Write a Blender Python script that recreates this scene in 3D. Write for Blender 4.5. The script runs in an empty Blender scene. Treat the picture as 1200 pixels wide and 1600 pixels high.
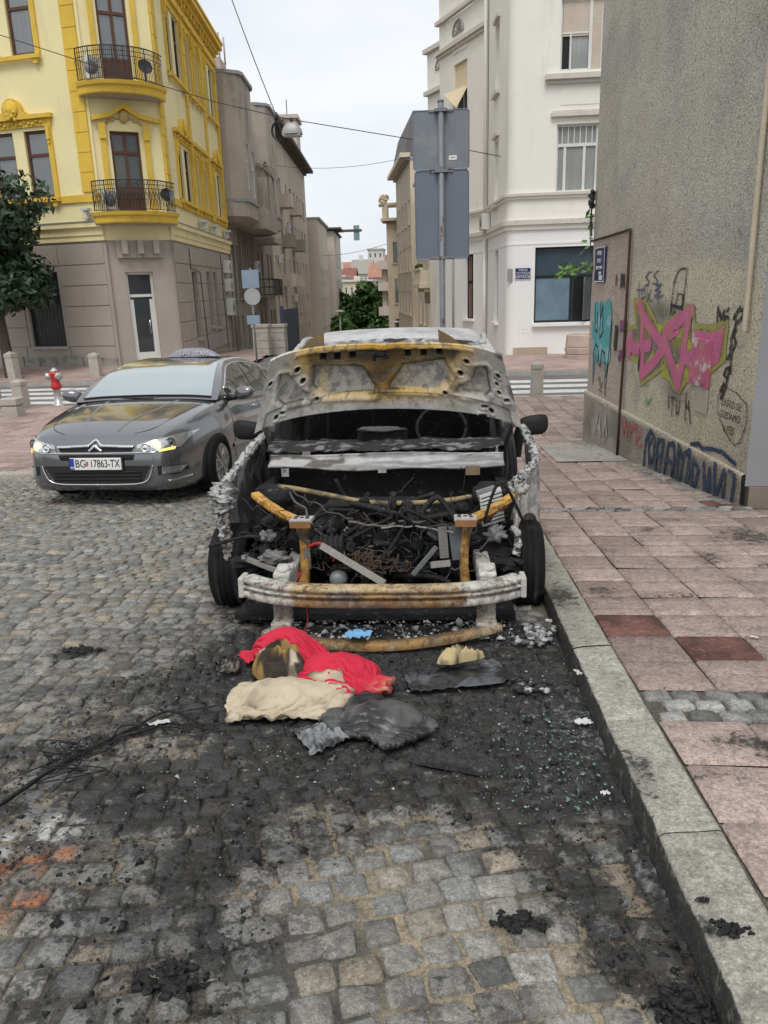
import bpy, math, random
import numpy as np
from mathutils import Vector, Matrix
from mathutils.bvhtree import BVHTree
random.seed(7)
SC = bpy.context.scene
COL = SC.collection
R = math.radians

# ---------------- camera ----------------
cam_d = bpy.data.cameras.new("camera")
cam = bpy.data.objects.new("camera", cam_d)
COL.objects.link(cam)
cam_d.sensor_fit = 'VERTICAL'
cam_d.sensor_height = 24.0
cam_d.lens = 18.0
cam_d.clip_start = 0.05
cam_d.clip_end = 6000
_m = Matrix(((0.99701, 0.00966, 0.07666), (0.07083, 0.28229, -0.95671), (-0.03088, 0.95928, 0.28076)))
cam.matrix_world = Matrix.Translation((0, 0, 1.32)) @ _m.to_4x4()
SC.camera = cam

# ---------------- sky and sun (overcast) ----------------
W = bpy.data.worlds.new("World")
SC.world = W
W.use_nodes = True
wt = W.node_tree
wt.nodes.clear()
wo = wt.nodes.new('ShaderNodeOutputWorld')
wb = wt.nodes.new('ShaderNodeBackground')
sky = wt.nodes.new('ShaderNodeTexSky')
sky.sky_type = 'NISHITA'
sky.sun_disc = False
sky.sun_elevation = R(58)
sky.sun_rotation = R(183)
sky.air_density = 1.0
sky.dust_density = 3.0
wmix = wt.nodes.new('ShaderNodeMix')
wmix.data_type = 'RGBA'
wmix.inputs[0].default_value = 0.86
wtc = wt.nodes.new('ShaderNodeTexCoord')
wn = wt.nodes.new('ShaderNodeTexNoise')
wn.inputs['Scale'].default_value = 2.2
wn.inputs['Detail'].default_value = 5
wr = wt.nodes.new('ShaderNodeValToRGB')
wr.color_ramp.elements[0].position = 0.35
wr.color_ramp.elements[0].color = (5.7, 6.0, 6.4, 1)
wr.color_ramp.elements[1].position = 0.65
wr.color_ramp.elements[1].color = (7.1, 7.2, 7.3, 1)
wmp = wt.nodes.new('ShaderNodeMapping')
wmp.inputs['Scale'].default_value = (1, 1, 3)
wt.links.new(wtc.outputs['Generated'], wmp.inputs[0])
wt.links.new(wmp.outputs[0], wn.inputs['Vector'])
wt.links.new(wn.outputs['Fac'], wr.inputs['Fac'])
wt.links.new(sky.outputs[0], wmix.inputs[6])
wt.links.new(wr.outputs[0], wmix.inputs[7])
wt.links.new(wmix.outputs[2], wb.inputs[0])
wb.inputs[1].default_value = 0.1
wt.links.new(wb.outputs[0], wo.inputs[0])

sun_d = bpy.data.lights.new("sun", 'SUN')
sun_d.energy = 1.2
sun_d.angle = R(25)
sun_d.color = (1.0, 0.96, 0.9)
sun = bpy.data.objects.new("sun", sun_d)
COL.objects.link(sun)
# light arrives from behind and to the left of the camera, high up
_sv = Vector((math.sin(R(183)) * math.cos(R(58)), math.cos(R(183)) * math.cos(R(58)), math.sin(R(58))))
sun.rotation_euler = _sv.to_track_quat('Z', 'Y').to_euler()
SC.view_settings.view_transform = 'Standard'
SC.view_settings.look = 'None'
SC.view_settings.exposure = 0.58
SC.view_settings.gamma = 1.0
SC.cycles.max_bounces = 6
SC.cycles.use_denoising = True

# ---------------- noise ----------------
def _h(ix, iy, s):
    n = (ix.astype(np.int64) * 374761393 + iy.astype(np.int64) * 668265263 + s * 1442695041) & 0x7fffffff
    n = ((n ^ (n >> 13)) * 1274126177) & 0x7fffffff
    n = n ^ (n >> 16)
    return (n & 0xffff) / 65535.0

def vnoise(x, y, s=0):
    x = np.asarray(x, float); y = np.asarray(y, float)
    ix = np.floor(x); iy = np.floor(y)
    fx = x - ix; fy = y - iy
    fx = fx * fx * (3 - 2 * fx); fy = fy * fy * (3 - 2 * fy)
    a = _h(ix, iy, s); b = _h(ix + 1, iy, s); c = _h(ix, iy + 1, s); d = _h(ix + 1, iy + 1, s)
    return (a * (1 - fx) + b * fx) * (1 - fy) + (c * (1 - fx) + d * fx) * fy

def fbm(x, y, s=0, o=4):
    t = 0; a = 0.5; f = 1.0; w = 0
    for i in range(o):
        t = t + a * vnoise(np.asarray(x) * f + 13.7 * i, np.asarray(y) * f - 7.1 * i, s + i)
        w += a; a *= 0.5; f *= 2.03
    return t / w

def sstep(a, b, x):
    t = np.clip((np.asarray(x, float) - a) / (b - a), 0, 1)
    return t * t * (3 - 2 * t)

# ---------------- ground profile along the street ----------------
SL = 0.09441
TH = math.atan(SL)
CO, SI = math.cos(TH), math.sin(TH)

_gy = [-12, 0, 9.5, 12, 15, 18.2, 22, 25.5, 30, 50, 70, 90, 130, 200, 400, 600, 900, 4000]
_gz = [1.13, 0, -.897, -1.10, -1.25, -1.33, -1.20, -1.06, -1.15, -2.2, -3.9, -6.2, -10.2, -10.5, -2, 2, 3, 3]
def G(y):
    return float(np.interp(y, _gy, _gz))
def P2W(x, u, v=0.0):
    """point given along the sloping roadway: x across, u along, v above"""
    return Vector((x, u * CO + v * SI, -u * SI + v * CO))

# ---------------- mesh builder ----------------
class MB:
    def __init__(s):
        s.v = []; s.f = []; s.c = []
    def add(s, vs, fs, col=None):
        n = len(s.v)
        s.v += [tuple(p) for p in vs]
        s.f += [tuple(i + n for i in q) for q in fs]
        s.c += [col if col else (1, 1, 1)] * len(vs)
        return s
    def box(s, x0, x1, y0, y1, z0, z1, col=None):
        return s.add([(x0, y0, z0), (x1, y0, z0), (x1, y1, z0), (x0, y1, z0), (x0, y0, z1), (x1, y0, z1), (x1, y1, z1), (x0, y1, z1)],
                     [(0, 3, 2, 1), (4, 5, 6, 7), (0, 1, 5, 4), (1, 2, 6, 5), (2, 3, 7, 6), (3, 0, 4, 7)], col)
    def obox(s, c, a, b, n, ha, hb, hn, col=None):
        c = Vector(c); a = Vector(a).normalized() * ha; b = Vector(b).normalized() * hb; n = Vector(n).normalized() * hn
        vs = [c - a - b - n, c + a - b - n, c + a + b - n, c - a + b - n, c - a - b + n, c + a - b + n, c + a + b + n, c - a + b + n]
        return s.add(vs, [(0, 3, 2, 1), (4, 5, 6, 7), (0, 1, 5, 4), (1, 2, 6, 5), (2, 3, 7, 6), (3, 0, 4, 7)], col)
    def bar(s, p, q, w, h, up=(0, 0, 1), col=None):
        p = Vector(p); q = Vector(q); d = (q - p)
        L = d.length; d.normalize()
        sd = d.cross(Vector(up))
        if sd.length < 1e-4: sd = d.cross(Vector((0, 1, 0)))
        sd.normalize(); u2 = sd.cross(d)
        return s.obox((p + q) / 2, d, sd, u2, L / 2, w / 2, h / 2, col)
    def tube(s, path, r, n=7, col=None, cap=True):
        path = [Vector(p) for p in path]
        m = len(path); rs = r if isinstance(r, (list, tuple)) else [r] * m
        base = len(s.v); vs = []; pn = None
        for i, p in enumerate(path):
            t = (path[min(i + 1, m - 1)] - path[max(i - 1, 0)])
            if t.length < 1e-7: t = Vector((0, 0, 1))
            t.normalize()
            if pn is None:
                pn = t.orthogonal().normalized()
            else:
                pn = pn - t * pn.dot(t)
                if pn.length < 1e-5: pn = t.orthogonal()
                pn.normalize()
            bn = t.cross(pn)
            for k in range(n):
                a = 2 * math.pi * k / n
                vs.append(p + (pn * math.cos(a) + bn * math.sin(a)) * rs[i])
        fs = []
        for i in range(m - 1):
            for k in range(n):
                k2 = (k + 1) % n
                fs.append((i * n + k, i * n + k2, (i + 1) * n + k2, (i + 1) * n + k))
        if cap:
            fs.append(tuple(range(n - 1, -1, -1))); fs.append(tuple((m - 1) * n + k for k in range(n)))
        return s.add(vs, fs, col)
    def lathe(s, prof, n=24, o=(0, 0, 0), ax=(0, 0, 1), col=None, close=False):
        ax = Vector(ax).normalized(); e = ax.orthogonal().normalized(); g = ax.cross(e); o = Vector(o)
        vs = []
        for (r, h) in prof:
            for k in range(n):
                a = 2 * math.pi * k / n
                vs.append(o + ax * h + (e * math.cos(a) + g * math.sin(a)) * r)
        m = len(prof); fs = []
        rng = m if close else m - 1
        for i in range(rng):
            i2 = (i + 1) % m
            for k in range(n):
                k2 = (k + 1) % n
                fs.append((i * n + k, i * n + k2, i2 * n + k2, i2 * n + k))
        if not close:
            if prof[0][0] > 1e-6: fs.append(tuple(range(n - 1, -1, -1)))
            if prof[-1][0] > 1e-6: fs.append(tuple((m - 1) * n + k for k in range(n)))
        return s.add(vs, fs, col)
    def prism(s, poly, o, a, b, n, d, col=None):
        o = Vector(o); a = Vector(a); b = Vector(b); n = Vector(n)
        k = len(poly)
        vs = [o + a * p[0] + b * p[1] for p in poly] + [o + a * p[0] + b * p[1] + n * d for p in poly]
        fs = [tuple(range(k - 1, -1, -1)), tuple(range(k, 2 * k))]
        for i in range(k):
            j = (i + 1) % k
            fs.append((i, j, j + k, i + k))
        return s.add(vs, fs, col)
    def grid(s, P, col=None, cu=False):
        nu = len(P); nv = len(P[0]); vs = [p for row in P for p in row]; fs = []
        for i in range(nu if cu else nu - 1):
            i2 = (i + 1) % nu
            for j in range(nv - 1):
                fs.append((i * nv + j, i2 * nv + j, i2 * nv + j + 1, i * nv + j + 1))
        return s.add(vs, fs, col)
    def blob(s, c, r, seed=0, n=10, m=7, rough=0.3, col=None):
        rnd = random.Random(seed); c = Vector(c)
        rx, ry, rz = r if isinstance(r, (tuple, list)) else (r, r, r)
        P = []
        for i in range(m + 1):
            th = math.pi * i / m; row = []
            for k in range(n):
                a = 2 * math.pi * k / n
                q = 1 + rough * (rnd.random() - .5) * 2 * (1 if 0 < i < m else 0)
                row.append(c + Vector((rx * math.sin(th) * math.cos(a) * q, ry * math.sin(th) * math.sin(a) * q, rz * math.cos(th) * (1 if not (0 < i < m) else q))))
            row.append(row[0]); P.append(row)
        return s.grid(P, col)
    def build(s, name, mat, parent=None, smooth=False, attr=False):
        me = bpy.data.meshes.new(name)
        me.from_pydata(s.v, [], s.f)
        if attr:
            a = me.color_attributes.new('Col', 'FLOAT_COLOR', 'POINT')
            arr = np.ones((len(s.v), 4), np.float32); arr[:, :3] = np.array(s.c, np.float32)
            a.data.foreach_set('color', arr.ravel())
        me.materials.append(mat)
        if smooth:
            me.polygons.foreach_set('use_smooth', [True] * len(me.polygons))
        me.update()
        o = bpy.data.objects.new(name, me)
        COL.objects.link(o)
        if parent: o.parent = parent
        return o

def npmesh(name, V, F, mat, parent=None, smooth=True, colr=None):
    """V (n,3); F list/array of equal-length faces"""
    me = bpy.data.meshes.new(name)
    V = np.asarray(V, np.float32)
    groups = F if isinstance(F, list) else [F]
    me.vertices.add(len(V)); me.vertices.foreach_set('co', V.ravel())
    idx = np.concatenate([g.ravel() for g in groups]).astype(np.int32)
    tot = np.concatenate([np.full(len(g), g.shape[1]) for g in groups]).astype(np.int32)
    st = np.concatenate([[0], np.cumsum(tot)[:-1]]).astype(np.int32)
    me.loops.add(len(idx)); me.loops.foreach_set('vertex_index', idx)
    me.polygons.add(len(tot)); me.polygons.foreach_set('loop_start', st)
    me.polygons.foreach_set('loop_total', tot)
    if smooth: me.polygons.foreach_set('use_smooth', np.ones(len(tot), bool))
    me.update(calc_edges=True); me.validate()
    if colr is not None:
        a = me.color_attributes.new('Col', 'FLOAT_COLOR', 'POINT')
        c = np.ones((len(V), 4), np.float32); c[:, :colr.shape[1]] = colr
        a.data.foreach_set('color', c.ravel())
    me.materials.append(mat)
    o = bpy.data.objects.new(name, me); COL.objects.link(o)
    if parent: o.parent = parent
    return o

def gridfaces(nu, nv):
    i = np.arange(nu - 1)[:, None]; j = np.arange(nv - 1)[None, :]
    a = i * nv + j
    return np.stack([a, a + nv, a + nv + 1, a + 1], -1).reshape(-1, 4)

# ---------------- things ----------------
def tag(o, label=None, cat=None, group=None, kind=None):
    if label: o['label'] = label
    if cat: o['category'] = cat
    if group: o['group'] = group
    if kind: o['kind'] = kind
    return o
def thing(name, label, cat, loc=(0, 0, 0), rot=(0, 0, 0), group=None):
    o = bpy.data.objects.new(name, None); COL.objects.link(o)
    o.empty_display_size = .2
    o.location = loc; o.rotation_euler = rot
    return tag(o, label, cat, group)
def copy_tree(o, parent=None):
    c = o.copy(); COL.objects.link(c); c.parent = parent
    for ch in list(o.children): copy_tree(ch, c)
    return c
def text_mesh(name, s, size, mat, parent, M, depth=.002, align='CENTER', sx=1.0):
    cu = bpy.data.curves.new(name, 'FONT'); cu.body = s; cu.size = size; cu.extrude = depth
    cu.align_x = align; cu.align_y = 'CENTER'
    t = bpy.data.objects.new(name, cu); COL.objects.link(t)
    dg = bpy.context.evaluated_depsgraph_get(); dg.update()
    me = bpy.data.meshes.new_from_object(t.evaluated_get(dg))
    bpy.data.objects.remove(t); bpy.data.curves.remove(cu)
    me.transform(M @ Matrix.Diagonal((sx, 1, 1, 1)))
    me.materials.clear(); me.materials.append(mat)
    me.name = name
    o = bpy.data.objects.new(name, me); COL.objects.link(o)
    if parent: o.parent = parent
    return o

# ---------------- materials ----------------
def mat(name, col, rough=.8, metal=0., var=.12, scale=4., fine=.1, fscale=60., bump=.15, bscale=60., bdist=.004,
        stains=(), attr=False, spec=.35, coat=0., emit=None, ior=None, stretch=None, alpha=None):
    m = bpy.data.materials.new(name); m.use_nodes = True
    nt = m.node_tree; N = nt.nodes; L = nt.links
    b = N['Principled BSDF']
    b.inputs['Roughness'].default_value = rough
    b.inputs['Metallic'].default_value = metal
    b.inputs['Specular IOR Level'].default_value = spec
    b.inputs['Coat Weight'].default_value = coat
    b.inputs['Coat Roughness'].default_value = .06
    if ior: b.inputs['IOR'].default_value = ior
    tc = N.new('ShaderNodeTexCoord')
    oi = N.new('ShaderNodeObjectInfo')
    add = N.new('ShaderNodeVectorMath'); add.operation = 'MULTIPLY_ADD'
    cmb = N.new('ShaderNodeCombineXYZ')
    for k in range(3): L.new(oi.outputs['Random'], cmb.inputs[k])
    L.new(cmb.outputs[0], add.inputs[0]); add.inputs[1].default_value = (17, 23, 31)
    L.new(tc.outputs['Object'], add.inputs[2])
    vec = add.outputs[0]
    def noise(sc, det=4, st=None, ro=.55):
        n = N.new('ShaderNodeTexNoise'); n.inputs['Scale'].default_value = sc; n.inputs['Detail'].default_value = det
        n.inputs['Roughness'].default_value = ro
        if st:
            mp = N.new('ShaderNodeMapping'); mp.inputs['Scale'].default_value = st
            L.new(vec, mp.inputs[0]); L.new(mp.outputs[0], n.inputs['Vector'])
        else: L.new(vec, n.inputs['Vector'])
        return n.outputs['Fac']
    def math_(op, a, b2=None):
        n = N.new('ShaderNodeMath'); n.operation = op
        for i, x in enumerate((a, b2)):
            if x is None: continue
            if isinstance(x, (int, float)): n.inputs[i].default_value = x
            else: L.new(x, n.inputs[i])
        return n.outputs[0]
    if attr:
        at = N.new('ShaderNodeAttribute'); at.attribute_name = 'Col'; c = at.outputs['Color']
    else:
        rg = N.new('ShaderNodeRGB'); rg.outputs[0].default_value = (*col, 1); c = rg.outputs[0]
    def mul(c, fac, amt):
        # brightness varies by +-amt
        f = math_('MULTIPLY_ADD', fac, 2 * amt); f.node.inputs[2].default_value = 1 - amt
        n = N.new('ShaderNodeVectorMath'); n.operation = 'SCALE'
        L.new(c, n.inputs[0]); L.new(f, n.inputs['Scale'])
        return n.outputs[0]
    if var: c = mul(c, noise(scale, 4, stretch), var * 2)
    if fine: c = mul(c, noise(fscale, 3), fine * 2)
    for (sc_col, ssc, lo, hi, amt, st) in stains:
        f = noise(ssc, 6, st, .65)
        mr = N.new('ShaderNodeMapRange'); mr.interpolation_type = 'SMOOTHSTEP'
        L.new(f, mr.inputs[0]); mr.inputs[1].default_value = lo; mr.inputs[2].default_value = hi
        mr.inputs[3].default_value = 0; mr.inputs[4].default_value = amt
        mx = N.new('ShaderNodeMix'); mx.data_type = 'RGBA'
        L.new(mr.outputs[0], mx.inputs[0]); L.new(c, mx.inputs[6]); mx.inputs[7].default_value = (*sc_col, 1)
        c = mx.outputs[2]
    L.new(c, b.inputs['Base Color'])
    if bump:
        bp = N.new('ShaderNodeBump'); bp.inputs['Strength'].default_value = bump; bp.inputs['Distance'].default_value = bdist
        L.new(noise(bscale, 5), bp.inputs['Height']); L.new(bp.outputs[0], b.inputs['Normal'])
    if emit:
        b.inputs['Emission Color'].default_value = (*emit[:3], 1); b.inputs['Emission Strength'].default_value = emit[3]
    if alpha is not None: b.inputs['Alpha'].default_value = alpha
    return m

def glassmat(name, col=(.03, .035, .04), rough=.06, ior=1.6, wav=.02):
    return mat(name, col, rough=rough, var=.15, scale=1.2, fine=0, bump=wav, bscale=1.5, bdist=.05, spec=.6, ior=ior)
# ================= ground =================
GYa = np.array(_gy, float); GZa = np.array(_gz, float)
def Gn(y): return np.interp(y, GYa, GZa)

def capsule(x, y, a, b, r):
    a = np.array(a); b = np.array(b); d = b - a; L = max((d ** 2).sum(), 1e-9)
    t = np.clip(((x - a[0]) * d[0] + (y - a[1]) * d[1]) / L, 0, 1)
    return np.sqrt((x - a[0] - t * d[0]) ** 2 + (y - a[1] - t * d[1]) ** 2) / r

def soot(x, y):
    """burn residue on the road, 0..1.3"""
    wx = x + .22 * (fbm(x * 2.2, y * 2.2, 3) - .5); wy = y + .22 * (fbm(x * 2.2, y * 2.2, 9) - .5)
    s = np.zeros_like(x)
    def e(cx, cy, rx, ry, k=1.0, soft=.5):
        nonlocal s
        q = np.sqrt(((wx - cx) / rx) ** 2 + ((wy - cy) / ry) ** 2)
        s = np.maximum(s, k * (1 - sstep(1 - soft, 1 + soft * .5, q)))
    def cap(a, b, r, k=1.0, soft=.6):
        nonlocal s
        s = np.maximum(s, k * (1 - sstep(1 - soft, 1 + soft * .4, capsule(wx, wy, a, b, r))))
    e(-.36, 5.6, 1.05, 2.4, 1.25, .3)
    e(-.28, 3.0, 1.0, .85, 1.25, .4)
    e(-.15, 2.3, .85, .5, 1.05, .7)
    e(.30, 2.6, .45, 1.0, 1.1, .5)
    e(-1.1, 2.6, .8, .75, .62, .8)
    e(-1.3, 3.3, .7, .5, .48, .9)
    e(-.85, 2.05, .5, .28, .95, .7)
    cap((-.62, 2.0), (-.66, 1.62), .17, 1.0, .8)
    cap((-.64, 1.6), (-.63, 1.42), .07, .85, .7)
    e(-.60, 1.27, .10, .05, .9, .7)
    cap((.20, 1.85), (.42, 1.38), .17, .72, .8)
    cap((.33, 1.40), (.50, 1.22), .08, .95, .7)
    e(.16, 1.48, .05, .03, 1.2, .5)
    cap((.55, 1.2), (.50, 2.4), .09, 1.0, .8)
    e(-1.74, 3.18, .16, .085, .85, .5)
    e(-1.55, 2.22, .26, .13, .70, .7)
    e(-1.35, 1.9, .5, .4, .30, .9)
    e(-.9, 4.5, .6, 1.2, .9, .5)
    near = (1 - sstep(1.8, 4.2, y)) * .42 * sstep(.42, .62, fbm(x * 1.6 + 4, y * 1.6, 19)) + .12 * (1 - sstep(3, 6, y))
    return np.maximum(s, near)

ROADX = .538
def in_road(x, y):
    ok = (x < ROADX - .04) & (y > .6)
    ok &= ~((x < -4.85) & (y > 8.72))
    ok &= ~((x > -.72) & (y > 9.0))
    return ok & (y < 18.1) & (x > -9.5)

def setts(name, cx, cy, lx, ly, ang, zbase, hbase, cols, rng, sootv, mt, kind='structure'):
    n = len(cx)
    # rounded square outline
    o = np.array([(-.5, -.40), (-.40, -.5), (.40, -.5), (.5, -.40), (.5, .40), (.40, .5), (-.40, .5), (-.5, .40)])
    jit = rng.normal(0, .030, (n, 8, 2))
    out = o[None] + jit
    ca, sa = np.cos(ang)[:, None], np.sin(ang)[:, None]
    def ring(sc, z):
        px = out[:, :, 0] * lx[:, None] * sc; py = out[:, :, 1] * ly[:, None] * sc
        X = cx[:, None] + px * ca - py * sa; Y = cy[:, None] + px * sa + py * ca
        tilt = tx[:, None] * px + ty[:, None] * py
        return np.stack([X, Y, zbase(X, Y) + z[:, None] + tilt + zj(X, Y)], -1)
    tx = rng.normal(0, .07, n); ty = rng.normal(0, .07, n)
    h = hbase + rng.normal(0, .0025, n)
    zj = lambda X, Y: (vnoise(X * 45, Y * 45, 5) - .5) * .008
    r0 = ring(1.0, np.full(n, -.03)); r1 = ring(.985, h - .008); r2 = ring(.80, h)
    ctr = np.stack([cx, cy, zbase(cx, cy) + h + .003 + zj(cx, cy)], -1)[:, None]
    V = np.concatenate([r0, r1, r2, ctr], 1)  # n,25,3
    k = np.arange(8); k2 = (k + 1) % 8
    q = np.concatenate([np.stack([k, k2, k2 + 8, k + 8], 1), np.stack([k + 8, k2 + 8, k2 + 16, k + 16], 1)])
    t = np.stack([k + 16, k2 + 16, np.full(8, 24)], 1)
    off = (np.arange(n) * 25)[:, None, None]
    Q = (q[None] + off).reshape(-1, 4); T = (t[None] + off).reshape(-1, 3)
    C = np.ones((n, 25, 4)); C[:, :, :3] = cols[:, None, :]
    VV = V.reshape(-1, 3)
    C[:, :, 3] = sootv(VV[:, 0], VV[:, 1]).reshape(n, 25)
    ob = npmesh(name, VV, [Q, T], mt, None, True, C.reshape(-1, 4))
    return tag(ob, kind=kind)

def ground_mat(name, rough, soot_rough=.75, bump=.35, flake=.6, dust=None, dcol=(.014, .0135, .0135), sheen=.3):
    m = bpy.data.materials.new(name); m.use_nodes = True
    nt = m.node_tree; N = nt.nodes; L = nt.links; b = N['Principled BSDF']
    b.inputs['Specular IOR Level'].default_value = sheen
    at = N.new('ShaderNodeAttribute'); at.attribute_name = 'Col'
    geo = N.new('ShaderNodeNewGeometry')
    def noise(sc, det=5, ro=.6):
        n = N.new('ShaderNodeTexNoise'); n.inputs['Scale'].default_value = sc; n.inputs['Detail'].default_value = det
        n.inputs['Roughness'].default_value = ro
        L.new(geo.outputs['Position'], n.inputs['Vector']); return n.outputs['Fac']
    def M2(op, a, b2, c2=None):
        n = N.new('ShaderNodeMath'); n.operation = op
        for i, x in enumerate((a, b2, c2)):
            if x is None: continue
            if isinstance(x, (int, float)): n.inputs[i].default_value = x
            else: L.new(x, n.inputs[i])
        return n.outputs[0]
    n1 = noise(55, 6, .7); n2 = noise(260, 3, .6); n3 = noise(14, 5, .65)
    f = M2('MULTIPLY_ADD', n1, 2.2, -.10)
    f = M2('MULTIPLY', f, M2('MULTIPLY_ADD', n2, 1.5, .25))
    f = M2('MULTIPLY', f, M2('MULTIPLY_ADD', noise(120, 4, .75), 1.6, .2))
    f = M2('MULTIPLY', M2('MAXIMUM', f, .12), M2('MULTIPLY_ADD', n3, 1.2, .4))
    sc = N.new('ShaderNodeVectorMath'); sc.operation = 'SCALE'
    L.new(at.outputs['Color'], sc.inputs[0]); L.new(f, sc.inputs['Scale']); c = sc.outputs[0]
    def mix(fac, c, col):
        mx = N.new('ShaderNodeMix'); mx.data_type = 'RGBA'
        L.new(fac, mx.inputs[0]); L.new(c, mx.inputs[6])
        if isinstance(col, tuple): mx.inputs[7].default_value = (*col, 1)
        else: L.new(col, mx.inputs[7])
        return mx.outputs[2]
    def ss(v, lo, hi, amt=1.0):
        mr = N.new('ShaderNodeMapRange'); mr.interpolation_type = 'SMOOTHSTEP'
        L.new(v, mr.inputs[0]); mr.inputs[1].default_value = lo; mr.inputs[2].default_value = hi
        mr.inputs[3].default_value = 0; mr.inputs[4].default_value = amt; return mr.outputs[0]
    if dust: c = mix(ss(n3, .56, .68, .55), c, dust)
    # burn residue
    s = M2('ADD', at.outputs['Alpha'], M2('MULTIPLY', M2('SUBTRACT', n3, .5), 1.5))
    s = M2('ADD', s, M2('MULTIPLY', M2('SUBTRACT', n1, .5), 1.6))
    fs = ss(s, .36, .74, .93)
    fs = M2('MULTIPLY', fs, ss(at.outputs['Alpha'], .02, .18))
    dk = N.new('ShaderNodeVectorMath'); dk.operation = 'SCALE'; dk.inputs[0].default_value = dcol
    L.new(M2('MULTIPLY_ADD', M2('MULTIPLY', ss(n1, .35, .75), ss(n2, .3, .7)), 4.5, .6), dk.inputs['Scale'])
    c = mix(fs, c, dk.outputs[0])
    fl = M2('MULTIPLY', ss(M2('ADD', M2('MULTIPLY', noise(9, 3, .6), .45), M2('MULTIPLY', noise(34, 6, .72), .55)), .518, .538, flake), ss(at.outputs['Alpha'], .10, .22))
    c = mix(fl, c, (.060, .058, .055))
    c = mix(ss(noise(130, 4, .7), .60, .70, .45), c, (.075, .072, .066))
    c = mix(ss(noise(17, 6, .7), .60, .68, .35), c, (.36, .34, .30))
    # pale ash specks inside the residue
    sp = M2('MULTIPLY', ss(n2, .66, .74, .5), fs)
    c = mix(sp, c, (.16, .16, .155))
    L.new(c, b.inputs['Base Color'])
    rr = M2('MULTIPLY_ADD', n1, .35, rough - .17); L.new(rr, b.inputs['Roughness'])
    bp = N.new('ShaderNodeBump'); bp.inputs['Strength'].default_value = bump; bp.inputs['Distance'].default_value = .004
    L.new(M2('ADD', n1, M2('MULTIPLY', n2, .5)), bp.inputs['Height']); L.new(bp.outputs[0], b.inputs['Normal'])
    return m

M_sett = ground_mat('granite_setts', .62, bump=.75)
M_joint = ground_mat('sandy_joints', .9, bump=.6)
M_slab = ground_mat('pink_concrete_slabs', .75, bump=.25, flake=.3)
M_kerb = ground_mat('kerb_stone', .8, bump=.4, flake=.22)
M_char = ground_mat('charred_residue', .72, bump=.9, dcol=(.011, .0108, .0112), sheen=.35)

rng = np.random.default_rng(5)
# ---- road setts ----
PX, PY = .094, .087
I, J = np.meshgrid(np.arange(-116, 10), np.arange(3, 216))
I = I.ravel().astype(float); J = J.ravel().astype(float)
rowshift = rng.random(220)[J.astype(int)]
a = (I + rowshift + rng.normal(0, .05, len(I))) * PX
b_ = J * PY + rng.normal(0, .003, len(I))
warp = lambda x, y: .16 * np.sin(1.35 * x + .5 + .12 * y) + .05 * np.sin(3.1 * x + .3 * y) + .07 * (vnoise(x * .8, y * .8, 11) - .5)
sx_ = a + .05 * np.sin(1.7 * b_ + .8); sy_ = b_ + warp(a, b_)
ang = np.arctan((warp(a + .02, b_) - warp(a - .02, b_)) / .04) + rng.normal(0, .05, len(a))
lx = PX * (.955 + rng.normal(0, .06, len(a))); ly = PY * (.95 + rng.normal(0, .04, len(a)))
lx = np.clip(lx, .06, .102)
ok = in_road(sx_, sy_)
# cull what the camera can not see on the far left in front
ok &= (sx_ > -3.0 - sy_ * .7)
sx_, sy_, ang, lx, ly = sx_[ok], sy_[ok], ang[ok], lx[ok], ly[ok]
n = len(sx_)
tone = rng.normal(0, 1, n)
base = np.array([.212, .205, .185])[None] * np.clip(1 + .17 * tone, .5, 1.5)[:, None]
warm = (rng.random(n) < .12)
base[warm] *= np.array([1.18, 1.06, .90])
cool = (rng.random(n) < .25)
base[cool] *= np.array([.86, .90, .95])
# orange and white spray marks on a few stones at the left
def spray(x, y):
    o = 1 - sstep(.6, 1.1, np.minimum(capsule(x, y, (-1.05, 1.67), (-1.24, 1.60), .045), capsule(x, y, (-1.10, 1.45), (-1.03, 1.52), .04)))
    w = 1 - sstep(.6, 1.1, capsule(x, y, (-1.22, 1.72), (-1.06, 1.86), .06))
    return o, w
o_, w_ = spray(sx_, sy_)
zb = lambda X, Y: Gn(Y)
road = setts('cobbled_road', sx_, sy_, lx, ly, ang, zb, .016, base, rng, lambda x, y: soot(x, y) * (y < 9), M_sett)
# paint the spray per vertex
me = road.data; nv = len(me.vertices)
cc = np.empty(nv * 4, np.float32); me.color_attributes['Col'].data.foreach_get('color', cc); cc = cc.reshape(-1, 4)
co = np.empty(nv * 3, np.float32); me.vertices.foreach_get('co', co); co = co.reshape(-1, 3)
o_, w_ = spray(co[:, 0].astype(float) + .03 * (vnoise(co[:, 0] * 30, co[:, 1] * 30, 2) - .5), co[:, 1].astype(float))
brk = sstep(.25, .5, fbm(co[:, 0] * 25, co[:, 1] * 25, 4))
o_ = (o_ * brk)[:, None]; w_ = (w_ * brk)[:, None]
cc[:, :3] = cc[:, :3] * (1 - o_) + np.array([.40, .13, .035]) * o_
cc[:, :3] = cc[:, :3] * (1 - w_) + np.array([.55, .55, .53]) * w_
me.color_attributes['Col'].data.foreach_set('color', cc.ravel())

def sheet(name, xs, ys, zf, colf, mt, sootf=None, kind='structure'):
    X, Y = np.meshgrid(xs, ys, indexing='ij')
    x = X.ravel(); y = Y.ravel()
    V = np.stack([x, y, zf(x, y)], -1)
    C = np.ones((len(x), 4)); C[:, :3] = colf(x, y); C[:, 3] = sootf(x, y) if sootf else 0
    o = npmesh(name, V, gridfaces(len(xs), len(ys)), mt, None, True, C)
    return tag(o, kind=kind)

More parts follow.
